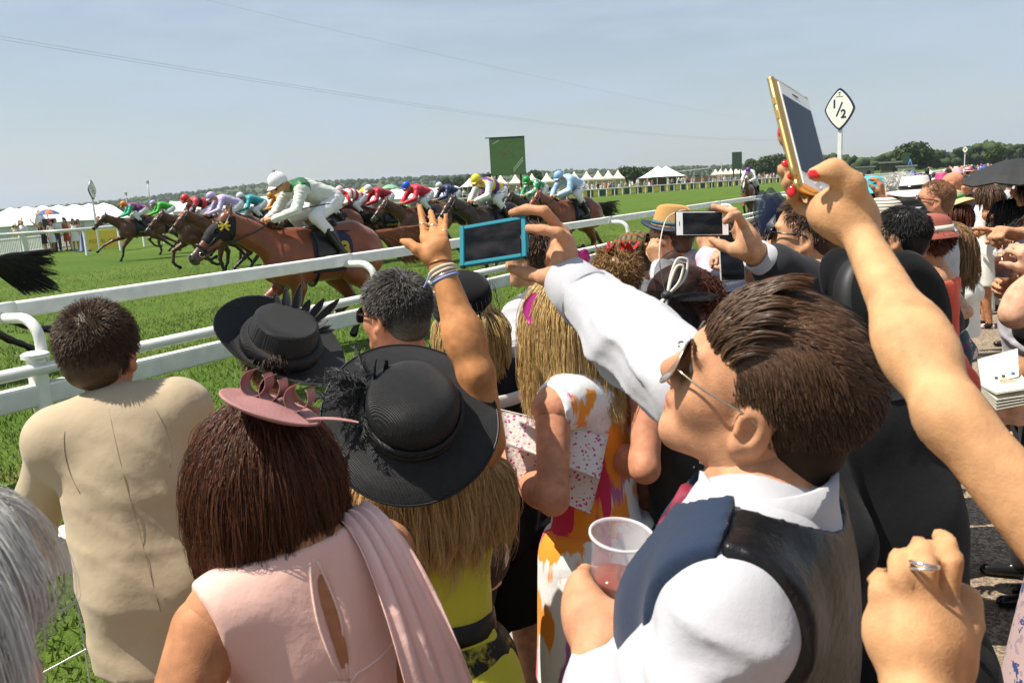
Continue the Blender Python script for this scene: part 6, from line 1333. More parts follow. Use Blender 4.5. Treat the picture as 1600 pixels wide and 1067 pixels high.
for k, u in enumerate(np.linspace(-1, 1, 13)):
    pts = spline([p.T(.09+.04*u, .13, -.3), p.T(.105+.035*u, .115, -.1), p.T(.108+.035*u, .03, .025), p.T(.112+.036*u, -.07, .0), p.T(.12+.045*u, -.128, -.11), p.T(.13+.055*u, -.148, -.28), p.T(.14+.06*u, -.16, -.52)], 26); sc_r.append(pts+p.Ft[:, 1]*(.008*math.sin(k*1.9))+p.Ft[:, 2]*.006*math.cos(k*2.3))
put('scarf', sheet(np.array(sc_r), .002), PINKSC, p.root)
hair_long(p, BRUN, 26000, .205, vol=.24, r=.0006, wav=.15, wavf=2., m=18, cap=.012, vox=.006, grav=.55, curlin=.035, wid=1.0, clump=45, lw=.012)
fm = frame(nrmz(CU*.94-CF*.06+CR*.33), CF); fc = W(422, 640, 1.235)
put('fascinator', join(lathe([(1e-3, .012), (.035, .009), (.06, .0), (.074, .007), (.0765, .006), (.0765, .0035), (.06, -.003), (1e-3, .006)], 48, fm, fc)), SINAP, p.root)
put('fascinator_loop', join(*[sheet(np.array([[fc+fm@(np.array([x0+.03*math.sin(a)*sx+.0*a, .025+yy*.045, .008+.02*(1-math.cos(a))])) for a in np.linspace(-2.6, 2.6, 22)] for yy in (-.5, .5)]), .0012) for x0, sx in ((-.038, .62), (-.012, .5), (.03, .6))], petal(fc+fm@np.array([.055, .0, .005]), fm@np.array([.9, .1, .45]), fm[:, 2], .075, .009, -.2)), SINAP, p.root)

# --- grey haired man in sunglasses
p = Person('grey haired man in dark sunglasses seen from behind at the rail', (618, 492, 2.42), -52, -2, 0, body=-35, sex='m', lean=10); p.arm('R').arm('L'); p.skinmesh(.012, SKIN_RED, vh=.0045)
shirt(p, WSHIRT, .013); trousers(p, CHARC); p.sunglasses(); hair_short(p, GREYH, 6000, .02, .034, stand=.5, r=.0012, cap=.004, vox=.006, comb=lambda x: np.array([0, .35*(x[1] > .02), .3*(x[1] > .03)]))

# --- blonde under the big black hat, raising her arm
p = Person('golden haired woman in yellow top and huge black hat raising a hand with bracelets', (657, 682, 1.98), -8, 8, 0, body=-14, sex='f', sc=1.0, lean=6, nb=W(672, 742, 2.0), sh={'R': (756, 690, 1.97)})
def _h():
    hand_joints(p.b, W(690, 412, 1.98), [J((663, 372, 2.0), (661, 350, 2.03), (658, 334, 2.05), (656, 323, 2.06)), J((677, 369, 1.99), (677, 352, 2.02), (675, 340, 2.06), (673, 331, 2.08)), J((687, 371, 1.98), (688, 358, 2.02), (689, 350, 2.06), (688, 343, 2.09)), J((694, 378, 1.97), (695, 362, 2.0), (696, 347, 2.02), (697, 336, 2.03))],
                J((672, 402, 1.97), (652, 390, 1.97), (640, 381, 1.98), (629, 377, 1.99)), .92, fill=[(W(680, 388, 1.975), .022)])
p.arm('R', W(690, 420, 1.97), W(744, 585, 1.93), S=W(756, 690, 1.97), hand=_h, fat=1.12).arm('L', W(560, 1000, 2.0)); p.skinmesh(.008, skin('bronzed_skin', (.50, .22, .085)), vh=.006)
top(p, YELT, .009, sleeves=.5, amp=.004, neck=.0, name='top'); p.skirt(SKIRTBY, .5, .175, .25, vox=.01, mod=folds(.006, 22, 4))
put('belt', lathe([(.118, -.026), (.132, -.024), (.130, .024), (.118, .026)], 40, p.Ft, p.T(0, .006, -.37), 1., .82), M('black_sash', (.01, .01, .01), .5), p.root)
hair_long(p, GOLDB, 11000, .29, vol=.16, r=.0010, wav=.2, wavf=2.2, m=18, cap=.0, vox=.007, grav=.5, wid=1.2, curlin=.02, keep=LOW, lw=.02)
up = nrmz(CU*.54+CR*.17-CF*.82); fm = frame(up, CF*.7+CU*.5); hatp = W(643, 648, 1.84)
brimmed(p.root, fm, hatp, .105, .108, .197, SINAMAY, None, 'hat', .022, flat_top=False, sx=1, sy=1.02, wave=lambda th, u: .012*u*np.cos(2*th+.6))
put('hat_band', join(lathe([(.106, .002), (.115, .006), (.116, .018), (.108, .024), (.106, .002)], 48, fm, hatp, 1, 1.02), lathe([(.105, .024), (.113, .028), (.113, .040), (.105, .046), (.105, .024)], 48, fm@rotx(.05), hatp, 1, 1.02)), SINAMAY, p.root)
put('brim_edge', tube([hatp+fm@np.array([.197*math.cos(a), .201*math.sin(a), -.022+.012*math.cos(2*a+.6)]) for a in np.linspace(0, 2*math.pi, 72, endpoint=False)], .0028, 6, closed=True), M('hat_piping', (.006, .006, .007), .45), p.root)
fc = hatp+fm@np.array([-.10, .035, .03]); put('hat_feather', feathers(fc, [fm@np.array(v) for v in ((-.9, .3, .35), (-.75, -.2, .15), (-1, .05, .1), (-.4, -.8, .02), (-.6, -.5, .0), (-.85, .5, .2))], .15, 30, .024, .35, 3), FEATH, p.root)
put('hat_bow', join(petal(hatp+fm@np.array([-.075, .06, .03]), fm@np.array([.1, .25, 1.]), fm@np.array([-1, .2, 0]), .06, .02, .1), petal(hatp+fm@np.array([-.085, .04, .05]), fm@np.array([-.3, .5, .8]), fm[:, 0], .055, .017, .2)), SINAMAY, p.root)
a_ = np.linspace(0, 2*math.pi, 36, endpoint=False); fd = nrmz(p.E['R']-p.W['R']); bf = frame(fd, CF)
for nm, dd, rr, tr, mt in (('beaded_bracelet', -.012, .030, .0022, M('copper_beads', (.35, .16, .09), .35, metal=.6)), ('rope_bracelet', .006, .0315, .0045, M('cream_rope', (.62, .52, .40), .8)), ('rope_bracelet', .014, .032, .004, M('cream_rope', ())), ('silver_bracelet', .020, .0325, .0022, SILVER), ('cord_bracelet', .026, .033, .0035, M('blue_cord', (.22, .30, .55), .7))):
    put(nm, tube([p.W['R']+fd*dd+bf@np.array([rr*math.cos(v), rr*.92*math.sin(v), .004*math.sin(v+dd*90)]) for v in a_], tr, 7, closed=True), mt, p.root)
c0 = W(671, 428, 1.945); put('cord_end', tube(spline([c0, W(667, 440, 1.94), W(662, 450, 1.94)], 8), .002, 5), M('blue_cord', ()), p.root)
for (x, y, d_), rr in (((661.5, 352, 2.027), .0095), ((677, 354, 2.016), .0098), ((695, 362, 2.0), .0085)):
    put('finger_ring', tube([W(x, y, d_)+frame(CU*.95+CF*.3, CF)@np.array([rr*math.cos(v), rr*math.sin(v), 0]) for v in a_[::2]], .0017, 6, closed=True), SILVER, p.root)

# --- black hat and white striped black dress
p = Person('woman in black dress with one white band and a black pillbox hat with netting', (728, 500, 2.9), -38, -4, body=-38, sex='f', lean=10); p.arm('R').arm('L'); p.skinmesh(.012, SKIN_PALE, vh=.009)
shirt(p, BLKCLOTH, .012, name='dress', amp=.003); p.skirt(BLKCLOTH, .5); put('white_band', lathe([(.150, -.022), (.158, -.02), (.158, .02), (.150, .022)], 40, p.Ft@rotx(.2), p.T(0, -.0, -.085), 1.12, .84), OFFW, p.root)
hair_long(p, BLONDE, 1300, .2, m=12, r=.0022, keep=LOW); fm = frame(nrmz(CU*.8+CR*.1-CF*.55), CF); hatp = W(724, 466, 2.86)
put('hat', lathe([(1e-3, .075), (.06, .072), (.09, .055), (.103, .02), (.105, -.03), (.112, -.05), (.108, -.055), (.098, -.03), (1e-3, .05)], 40, fm, hatp, .95, 1.1), BLACKFELT, p.root); put('hat_bow', join(*[petal(hatp+fm@np.array([.02, -.108, -.02]), fm@np.array([math.cos(a), -.3, math.sin(a)]), -fm[:, 1], .06, .016, .3) for a in (0, 1.2, 2.4, 3.4, 4.4, 5.4)]), SATIN, p.root)
put('veil', join(*[tube([hatp+fm@np.array([.128*math.cos(a), .14*math.sin(a), z]) for a in a_], .0007, 4, closed=True) for z in (.03, .01, -.01, -.03)], *[tube([hatp+fm@np.array([.104*math.cos(a), .115*math.sin(a), .05]), hatp+fm@np.array([.13*math.cos(a+.1), .142*math.sin(a+.1), -.04])], .0007, 4) for a in a_]), FEATH, p.root)

# --- man in grey waistcoat behind the teal phone
p = Person('dark haired man in white shirt and grey waistcoat behind the teal phone', (830, 402, 3.3), -62, -3, body=-45, sex='m', lean=14); p.arm('R').arm('L', W(785, 560, 3.2)); p.skinmesh(.013, SKIN, vh=.009); shirt(p, WSHIRT, .012); collar(p, WSHIRT)
def vc2(bb): [bb.ell(p.S[k]+p.Ft@np.array([sg*.035, 0, -.03]), (.075, .12, .125), p.Ft, .01, op=-1) for k, sg in (('R', 1), ('L', -1))]
p.wear('waistcoat', (LT, LP), .02, GREYWC, .012, extra=vc2); trousers(p, CHARC); hair_short(p, DKBROWN, 1500, .03, .045, r=.0022, vox=.009)

# --- blonde in the brush stroke dress with clutch
p = Person('long haired blonde woman in white dress with orange and pink brush strokes', (893, 492, 2.28), -32, -6, 3, body=-32, sex='f', lean=4, sc=1.03, nb=W(916, 585, 2.24), sh={'L': (864, 640, 2.09)})
p.arm('L', W(805, 738, 2.24), W(864, 780, 2.0), fat=.95).arm('R', W(1000, 900, 2.5)); p.skinmesh(.009, SKIN_RED, vh=.008); top(p, BRUSH, .01, amp=.002, neck=.05, name='dress'); p.skirt(BRUSH, .60, .185, .215, 'dress_skirt', .01, mod=folds(.003, 10, 2), flat=.82)
hair_long(p, BLONDE, 10000, .33, vol=.06, r=.0010, wav=.15, wavf=1.6, m=18, cap=.006, vox=.008, grav=.7, wid=.95, lw=.02)
fc = W(857, 458, 2.2); put('fascinator', join(*[petal(fc+CR*.02*k, nrmz(CU*(-.75+.15*k)+CR*(.2*k-.1)+CF*.1), -CF, .085, .035, .2) for k in (-1, 0, 1)]), MAGP, p.root); put('fascinator_petal', join(*[petal(W(904+4*k, 415, 2.25), nrmz(CU+CR*(-.3+.55*k)), -CF, .045, .019, .25) for k in (0, 1)], petal(W(896, 412, 2.25), nrmz(CU*.9-CR*.2), -CF, .042, .02, .2)), MAGP, p.root)
cl = empty('clutch_bag', W(863, 722, 2.10), 'cream clutch bag with pink cutwork tucked under the arm of the brush stroke dress', 'bag')
Q = [W(*q) for q in ((778, 640, 2.12), (950, 680, 2.12), (936, 748, 2.08), (785, 690, 2.08))]
def quad(a, b, c, d, n=12): u = np.linspace(0, 1, n); return np.array([[a*(1-s_)*(1-t_)+b*s_*(1-t_)+c*s_*t_+d*(1-s_)*t_ for s_ in u] for t_ in u])
put('flap', sheet(quad(*Q), .008), LACE, cl); put('bag_body', sheet(quad(*[W(*q) for q in ((784, 680, 2.15), (942, 725, 2.15), (921, 802, 2.13), (798, 752, 2.13))]), .03), LACE, cl); put('edge_binding', tube([Q[0], Q[1], Q[2], Q[3]], .0035, 6, closed=True), cloth('cream_leather', (.74, .64, .56)), cl)

# --- updo with the bow fascinator
p = Person('red brown haired woman with black mesh fascinator and ivory loops', (1058, 484, 2.32), -48, -2, 4, body=-40, sex='f', lean=6, nb=W(1062, 580, 2.28)); p.arm('L', W(925, 690, 2.38), W(1008, 732, 2.12), S=p.S['L'], fat=.95).arm('R'); p.skinmesh(.01, SKIN_RED, vh=.006); top(p, BLKFL, .01, name='dress'); p.skirt(BLKFL, .5, name='dress_skirt')
q, v = p.scalp(2600); tgt = np.array([.01, -.11, -.005]); d = nrmz(tgt-q)+v*.35; P = grow(p.hc+q@p.Fh.T, d@p.Fh.T, .12, 12, 0, lambda x: .25*nrmz(p.hp(*tgt)-x), .8, .22, [(p.hp(0, -.014, .03), np.array([.08, .1, .091]), p.Fh)], .5, 2); b = p.haircap(.008, .007, lambda b, PP: [b.ell(PP(*c), r, None, .02) for c, r in (((.01, -.11, .0), .045), ((-.03, -.1, -.03), .035), ((.045, -.1, .02), .036))])
rr = p.hp(*tgt)+nrmz(nr.normal(size=(900, 3)))*.04; P2 = grow(rr, nr.normal(size=(900, 3)), .07, 9, .15, None, .9, .35, [(p.hp(*tgt), np.array([.045]*3), None)], .8, 2.); p.hair(join(strands(P, .0015), strands(P2, .0016), (b[0], b[1], nr.uniform(0, .4, len(b[0])))), REDBR)
fc = W(1040, 462, 2.18); fr_ = frame(nrmz(CU*.6-CF*.75), CF)
put('fascinator', join(lathe([(1e-3, .035), (.05, .028), (.085, .0), (.096, -.03), (.094, -.032), (.083, -.004), (.05, .022), (1e-3, .03)], 36, frame(nrmz(CU*.45-CF*.85+CR*.1), CF), W(1048, 500, 2.2)), petal(fc, CU*.95+CR*.25, -CF, .125, .045, -.1), petal(fc, CU*.55+CR*.8, -CF, .12, .04, -.25), petal(fc, CR*1.+CU*.1, -CF*.5+CU, .15, .035, -.1), petal(fc, -CR*.8+CU*.3, -CF, .09, .03, .3), petal(fc, -CR*.6-CU*.3, -CF, .11, .035, .2)), NET, p.root)
lp = lambda c, d, L_, w_: tube(spline([c, c+nrmz(d)*L_*.5-np.cross(nrmz(d), CF)*w_, c+nrmz(d)*L_*.95-np.cross(nrmz(d), CF)*w_*.6, c+nrmz(d)*L_, c+nrmz(d)*L_*.9+np.cross(nrmz(d), CF)*w_*.7, c+nrmz(d)*L_*.5+np.cross(nrmz(d), CF)*w_*.6, c], 30), .0036, 7)
put('fascinator_loop', join(lp(fc-CF*.02, CU*.9+CR*.42, .105, .022), lp(fc-CF*.024, CU*.9+CR*.42, .085, .013), lp(fc-CF*.02, -CU*.95-CR*.3, .085, .018), lp(fc-CF*.024, -CU*.95-CR*.3, .068, .010)), IVORY, p.root)
put('antenna', tube(spline([fc, W(1030, 400, 2.2), W(1040, 345, 2.25), W(1062, 330, 2.25), W(1072, 328, 2.25)], 24), .0016, 5), IVORY, p.root); put('fascinator_knot', sphere(fc-CF*.02, (.016, .016, .013)), FEATH, p.root)

# --- short curls, red flowers
p = Person('short curly golden haired woman with red flowers on her headband', (962, 440, 3.25), -15, 0, body=-20, sex='f', lean=6); p.arm('R').arm('L'); p.skinmesh(.013, SKIN_PALE, vh=.009); top(p, WSHIRT, .012, sleeves=.6); p.skirt(OFFW, .5)
hair_short(p, CURLB, 2600, .035, .05, stand=.9, r=.0019, vox=.009, curl=.55, cap=.008); put('hair_flower', join(*[petal(p.hp(.0+.05*math.cos(k*2.3), -.03+.03*math.sin(k*3.), .118), p.Fh@np.array([math.cos(k*1.3), math.sin(k*1.3)*.7, .5]), p.Fh[:, 2], .05, .014, .3) for k in range(9)]), REDP, p.root); put('headband', tube([p.hp(.084*math.cos(a), .0, .03+.094*math.sin(a)) for a in np.linspace(-.1, math.pi+.1, 24)], .004, 6), GLOSSBLACK, p.root)
# --- tweed cap
p = Person('man in a checked tweed cap and white shirt at the rail', (988, 402, 4.2), -40, -4, body=-35, sex='m', lean=16); p.arm('R').arm('L'); p.skinmesh(.014, SKIN, vh=.01); shirt(p, WSHIRT, .014); trousers(p, CHARC); fm = p.Fh; hp = p.hp(0, -.0, .03)
put('flat_cap', join(xf(lathe([(1e-3, .095), (.05, .092), (.085, .075), (.108, .035), (.112, .01), (.10, -.015), (.088, -.03), (.084, -.03), (1e-3, .07)], 40, None, (0, 0, 0), .95, 1.22, lambda V, th, P: V+np.stack([0*V[..., 0], 0*V[..., 0], -.22*np.clip(V[..., 1], -.02, 1)-.0*V[..., 0]], -1)), fm@rotx(-.05), hp), sheet(np.array([[hp+fm@np.array([x, .085+f*.065*(1-(x/.095)**2*.6), -.005-.03*f-1.2*x*x]) for x in np.linspace(-.085, .085, 13)] for f in (0, .5, 1)]), .008)), TWEED, p.root); hair_short(p, BROWN, 500, .015, .015, r=.002, vox=.01)
# --- trilby man, hand on chin
p = Person('man in straw trilby with navy brim, sunglasses and white shirt, hand on chin', (1046, 372, 3.95), -66, 0, body=-50, sex='m', lean=22, nb=W(1068, 412, 3.98)); p.arm('L', W(1032, 415, 3.75), W(1040, 470, 3.6), dirw=CU*.9-CR*.4, curl=.9).arm('R'); p.skinmesh(.013, SKIN, vh=.008); shirt(p, WSHIRT, .012); collar(p, WSHIRT); trousers(p, CHARC); p.sunglasses(); hair_short(p, DKBROWN, 1400, .018, .02, r=.0017, vox=.009)
fm = p.Fh@rotx(R_(8)); hp = p.hp(0, -.012, .055); brimmed(p.root, fm, hp, .087, .105, .135, STRAWN, M('teal_band', (.03, .13, .17), .6), 'hat', .0, tipr=.86, dent=.018, wave=lambda th, u: .014*u*np.cos(th*2)*-1, bandh=.024); put('hat_brim', hat_lathe([(.085, .002), (.112, .006), (.137, .0025), (.137, -.006), (.112, -.006), (.085, -.004), (.085, .002)], fm, hp, 64, .9, 1.08, lambda V, th, P: V+np.stack([0*V[..., 0], 0*V[..., 0], -.014*np.clip((P[:, 0]-.087)/.048, 0, 1)[:, None]*np.cos(th*2)[None]], -1)), NAVYST, p.root)
# --- pink shirted man with black phone
p = Person('person in pink striped shirt holding a black phone behind the suited arm', (1122, 368, 3.75), -28, 4, body=-30, sex='m', lean=10); p.arm('L', W(1108, 392, 3.3), W(1112, 462, 3.25), dirw=CU, back=-CR-CF*.5, curl=.6).arm('R'); p.skinmesh(.013, SKIN, vh=.009); shirt(p, STRIPEW, .012); trousers(p, CHARC); hair_short(p, DKBROWN, 900, .02, .03, r=.0022, vox=.01)
phone('black phone in the raised hand of the pink shirted person', W(1121, 379, 3.28), CR, CU*.9+CR*.3, .07, .14, GLOSSBLACK, PF, SCREEN, .009, btn=False)
# --- wide black hat, clear cased phone
p = Person('brown haired woman under a wide black hat looking at a clear cased phone', (1152, 452, 2.85), -62, 6, body=-55, sex='f', lean=6); p.arm('R', W(1172, 425, 2.55), W(1215, 480, 2.6), dirw=CU*.7-CR*.7, back=CR+CF*.2, curl=.7).arm('L'); p.skinmesh(.012, SKIN_PALE, vh=.007); top(p, WSHIRT, .012, sleeves=.8); p.skirt(BLKCLOTH, .5); hair_long(p, BROWN, 1500, .2, m=10, r=.002, vox=.009, keep=LOW)
fm = frame(nrmz(CU*.92-CR*.22-CF*.1), p.Fh[:, 1]); brimmed(p.root, fm, W(1150, 440, 2.83), .085, .07, .185, NAVYST, None, 'hat', .01, flat_top=False, sx=.95, sy=1.05)
phone('dark phone in a clear case tilted below the white phone', W(1143, 400, 2.5), CR+CU*.05, CU+CR*.05, .075, .15, M('clear_case', (.7, .72, .72), .15, alpha=.6), PF, SCREEN, .01, btn=False)
# --- bearded man in charcoal suit with the white phone
p = Person('bearded man in charcoal suit stretching out a white phone', (1263, 368, 2.5), -62, 4, body=-48, sex='m', lean=6, nb=W(1275, 452, 2.46)); JW = W(1177, 395, 2.1)
def _h():
    hand_joints(p.b, JW, [J((1158, 348, 2.1), (1147, 331, 2.1), (1130, 327, 2.12), (1115, 323, 2.13)), J((1163, 355, 2.08), (1152, 336, 2.04), (1142, 338, 2.02), (1133, 346, 2.02)), J((1166, 364, 2.07), (1154, 352, 2.1), (1148, 362, 2.13), (1150, 372, 2.13)), J((1168, 374, 2.07), (1158, 364, 2.1), (1153, 371, 2.12), (1154, 379, 2.12))], J((1168, 393, 2.08), (1148, 391, 2.09), (1129, 384, 2.11), (1112, 375, 2.12)), 1.06, fill=[(W(1168, 378, 2.08), .022)])
p.arm('R', JW, W(1255, 448, 2.2), S=W(1290, 462, 2.42), hand=_h, gap=.085).arm('L'); p.skinmesh(.01, SKIN, vh=.005); jacket(p, CHARC, .01, infl=.018, amp=.004); trousers(p, CHARC); collar(p, WSHIRT, .045, .066); collar(p, CHARC, .03, .078, .03, 'jacket_collar', .6); hair_short(p, DKBROWN, 1800, .022, .03, r=.0014, vox=.008); p.sunglasses(size=.95)
fd = nrmz(p.E['R']-JW); put('cuff', lathe([(.034, .012), (.040, .01), (.043, .05), (.045, .09), (.04, .09)], 32, frame(fd, (0, 0, 1)), JW), WSHIRT, p.root)
q = nrmz(nr.normal(size=(9000, 3)))*np.array([.062, .082, .075])+np.array([0, .02, -.05]); q = q[(q[:, 2] < -.035-.02*(q[:, 1] > .06)) & (q[:, 1] > -.01)][:2600]; v = nrmz(q-np.array([0, .0, -.02])); put('beard', strands(grow(p.hc+q@p.Fh.T, (v+np.array([0, .1, -.7]))@p.Fh.T, .055, 7, .3, None, 1, .25), .0013, .0005), DKBROWN, p.root)
_ex = nrmz(W(1132, 351, 2.13)-W(1064, 350, 2.20)); phone('white phone held sideways by the suited arm', W(1097, 350, 2.13), CU*.98+CF*.1, -_ex-CF*.55, .067, .138, GLOSSBLACK, M('white_glass', ()), SCREEN, .008, (.003, .019))
# --- navy fascinator
p = Person('woman in a navy rose fascinator with netting behind the bearded man', (1225, 378, 3.25), -62, 0, body=-55, sex='f', lean=8); p.arm('R').arm('L'); p.skinmesh(.013, SKIN_PALE, vh=.008); top(p, cloth('red_dress', (.45, .01, .02)), .012); p.skirt(BLKCLOTH, .5); hair_long(p, BROWN, 1200, .28, m=10, r=.0022, vox=.01); p.sunglasses()
fc = W(1225, 342, 3.15); put('fascinator', join(lathe([(1e-3, .05), (.06, .045), (.095, .01), (.10, -.02), (.097, -.022), (.09, .0), (1e-3, .04)], 32, frame(nrmz(CU-CF*.3), CF), W(1225, 352, 3.2)), *[petal(fc+CU*.015*math.sin(k), nrmz(CR*math.cos(k*.9)+CU*math.sin(k*.9)-CF*.3), -CF+CU*.3, .045+.008*(k // 4), .026, .5) for k in range(13)]), M('navy_silk', (.010, .014, .035), .5, sheen=.2), p.root)
put('fascinator_net', join(*[petal(W(1205, 372, 3.15), nrmz(CU+CR*(.25*k)), -CF, .20-.02*abs(k), .05, -.15) for k in (-.6, .2, .9, 1.6)]), NAVYN, p.root)
# --- top hat and black morning coat
p = Person('man in black morning coat and black top hat behind the waistcoated man', (1350, 512, 1.56), -35, -18, 24, body=-22, sex='m', sc=.93, lean=10, nb=W(1338, 618, 1.52)); p.arm('R', W(1340, 900, 1.85), W(1385, 800, 1.72)).arm('L', W(1290, 1000, 1.4), W(1296, 850, 1.33)); p.skinmesh(.012, SKIN, vh=.008)
jacket(p, BLKCLOTH, .009, infl=.022, hem=.55, amp=.0045, fr=26, name='morning_coat'); trousers(p, CHARC); collar(p, BLKCLOTH, .035, .076, .03, 'jacket_collar', .6); put('coat_button', sphere(p.T(.035, -.16, -.43), (.009, .005, .009)), GLOSSBLACK, p.root); hair_short(p, DKBROWN, 900, .02, .02, r=.0016, vox=.009)
fm = frame(nrmz(CR*.44+CU*.04-CF*.88), nrmz(CU*.83-CR*.56)); brimmed(p.root, fm, W(1352, 486, 1.52), .086, .120, .110, BLACKFELT, M('grosgrain', (.02, .02, .021), .55), 'top_hat', .0, tipr=1.03, bandh=.045, wave=lambda th, u: .022*u*u*(np.cos(th*2)), sx=.92, sy=1.14)
# ================================================================ people along the rail, farther to the right
def wide_hat(p, mat, band, cr=.088, chh=.09, br=.17, flat=True, tilt=0., roll=0., name='hat', at=.05, **k):
    fm = p.Fh@rotx(R_(tilt))@roty(R_(roll)); return brimmed(p.root, fm, p.hp(0, -.012, at), cr, chh, br, mat, band, name, flat_top=flat, **k)
PANA = M('white_panama', (.74, .72, .66), .8, bump=[('noise', 200, .3, .002)]); GREENB = M('green_ribbon', (.02, .25, .06), .5); TERRA = M('terracotta_straw', (.36, .10, .07), .8, bump=[('Z', 260, .6, .002)]); TURQ = M('turquoise_straw', (.05, .42, .50), .6, bump=[('noise', 140, .4, .003)])
def f_rings(t, co, mixc, c):
    w_ = t.nodes.new('ShaderNodeTexWave'); w_.bands_direction = 'Z'; w_.inputs['Scale'].default_value = 22; t.links.new(co, w_.inputs['Vector']); r = t.nodes.new('ShaderNodeMath'); r.operation = 'GREATER_THAN'; r.inputs[1].default_value = .72; t.links.new(w_.outputs['Fac'], r.inputs[0]); return mixc(r.outputs[0], (.66, .60, .48), (.10, .09, .08))
RINGS = M('ringed_straw', (.6, .55, .45), .7, fn=f_rings); NAVYS = cloth('navy_suit', (.012, .016, .035)); LBLUE = cloth('light_blue_shirt', (.40, .55, .72))
def std(label, head, phi, sex, dress, legs=None, pitch=0., lean=6, skinm=None, vox=.014, arms=None, sleeves=True, **k):
    p = Person(label, head, phi, pitch, 0, body=k.pop('body', phi), sex=sex, lean=lean, **k); a = arms or {}
    for s_ in 'RL': p.arm(s_, **a.get(s_, {}))
    p.skinmesh(vox, skinm or SKIN, vh=vox*.6)
    if sex == 'm': (jacket if dress in (CHARC, NAVYS, BLUEJ, BLKCLOTH) else shirt)(p, dress, vox*.9); trousers(p, legs or CHARC); collar(p, WSHIRT)
    else: top(p, dress, vox*.9, sleeves=0. if sleeves is True else sleeves, name='dress'); p.skirt(legs or dress, k.get('hem', .52) if False else .52, .175, .225, 'dress_skirt')
    return p
p = std('man with dark hair thinning at the crown in a black jacket', (1405, 372, 3.3), -50, 'm', BLKCLOTH, vox=.012); hair_short(p, BLACKH, 2600, .02, .028, stand=.3, r=.0015, vox=.008, keep=lambda q: (q[:, 2] > -.05+np.clip((q[:, 1]+.02)*1.1, 0, .2)) & ~((q[:, 1] > .05) & (q[:, 2] < .075)) & (np.hypot(q[:, 0]-.02, q[:, 1]+.055) > .028))
p = std('woman in coral dress and terracotta straw hat with cream band', (1449, 375, 4.1), -42, 'f', CORAL, lean=4, arms={'L': dict(wrist=W(1418, 450, 3.9))}); hair_short(p, REDBR, 900, .05, .05, r=.002, vox=.01, keep=LOW, curl=.4); wide_hat(p, TERRA, M('cream_ribbon', (.72, .66, .54), .6), .096, .10, .125, False, -6, name='cloche_hat', at=.03, droop=.025)
p = std('woman with long light brown hair and sunglasses in a dark teal floral dress', (1470, 377, 5.3), -48, 'f', TEALFL, skinm=SKIN_PALE, lean=2, arms={'L': dict(wrist=W(1448, 505, 5.0)), 'R': {}}); hair_long(p, HM('light_brown', (.20, .105, .045), (.42, .25, .12)), 3000, .36, m=14, r=.002, vox=.01, wav=.2, lw=.02, vol=.04, wid=.85); p.sunglasses()
p = std('woman in white sleeveless dress with dark bob and white feather headpiece', (1541, 305, 9.8), -52, 'f', OFFW, skinm=SKIN_TAN, lean=0, vox=.016, arms={'L': dict(wrist=W(1540, 362, 9.6)), 'R': dict(wrist=W(1535, 362, 9.7))}); hair_long(p, DKBROWN, 900, .28, m=10, r=.004, vox=.014); p.sunglasses(); put('feather_headpiece', feathers(p.hp(0, .03, .11), [CU+CR*.5, CU-CR*.6, CU, CR+CU*.4, -CR+CU*.4], .12, 14, .05, .2, 8), M('white_feather', (.75, .75, .73), .6), p.root)
for sg in (1, -1): put('shoe', join(sphere(p.ank['R' if sg > 0 else 'L']+p.Fb@np.array([0, .07, -.05]), (.04, .04, .03)), tube([p.ank['R' if sg > 0 else 'L']+p.Fb@np.array([0, -.04, -.02]), p.ank['R' if sg > 0 else 'L']+p.Fb@np.array([0, -.05, -.08])], .012, 6)), M('blush_shoe', (.6, .42, .40), .4), p.root)
p = std('woman with long dark wavy hair in a cream and black leaf print skirt', (1577, 330, 8.6), -60, 'f', LEOP, skinm=SKIN_TAN, vox=.016); hair_long(p, BLACKH, 1100, .42, m=12, r=.0045, vox=.014, wav=.5); p.sunglasses()
p = std('ginger haired man in black sunglasses and white shirt looking left', (1460, 314, 5.0), -72, 'm', WSHIRT, pitch=6, skinm=SKIN_RED, lean=0, body=-50); p.sunglasses(size=1.1); hair_short(p, HM('ginger', (.20, .09, .04), (.35, .18, .08)), 1500, .008, .016, r=.0016, vox=.01, cap=.002)
p = std('woman in wide natural straw hat with green band behind the ginger man', (1486, 326, 7.0), -38, 'f', OFFW, skinm=SKIN_TAN); hair_long(p, REDBR, 900, .2, m=8, r=.003, vox=.011, keep=LOW); wide_hat(p, M('pale_straw', (.52, .40, .20), .8, bump=[('Z', 140, .5, .002)]), GREENB, .09, .10, .155, False, -22, droop=.04)
p = std('man in a white panama with black band and bright blue jacket', (1424, 309, 5.5), -62, 'm', BLUEJ, skinm=SKIN_TAN, pitch=8, body=-45, arms={'L': dict(wrist=W(1377, 312, 5.3), elbow=W(1385, 352, 5.25), dirw=CU, back=-CF+CR, curl=.5)}); p.sunglasses(); wide_hat(p, PANA, GLOSSBLACK, .09, .095, .16, True, -10, wave=lambda th, u: .016*u*np.cos(2*th)*-1)
p = std('woman in a black visor hat with white bands', (1412, 346, 4.5), -55, 'f', TEALFL, lean=10); hair_short(p, BLACKH, 900, .03, .04, r=.0022, vox=.01, keep=LOW); wide_hat(p, BLACKFELT, IVORY, .085, .06, .13, True, -4, 6, bandh=.016, droop=.03)
p = std('woman in a cream cloche with thin dark rings', (1372, 354, 3.9), -45, 'f', WSHIRT, lean=8); hair_short(p, BLACKH, 700, .04, .05, r=.002, vox=.01, keep=LOW); wide_hat(p, RINGS, None, .10, .115, .125, False, -12, at=.02, droop=.03)
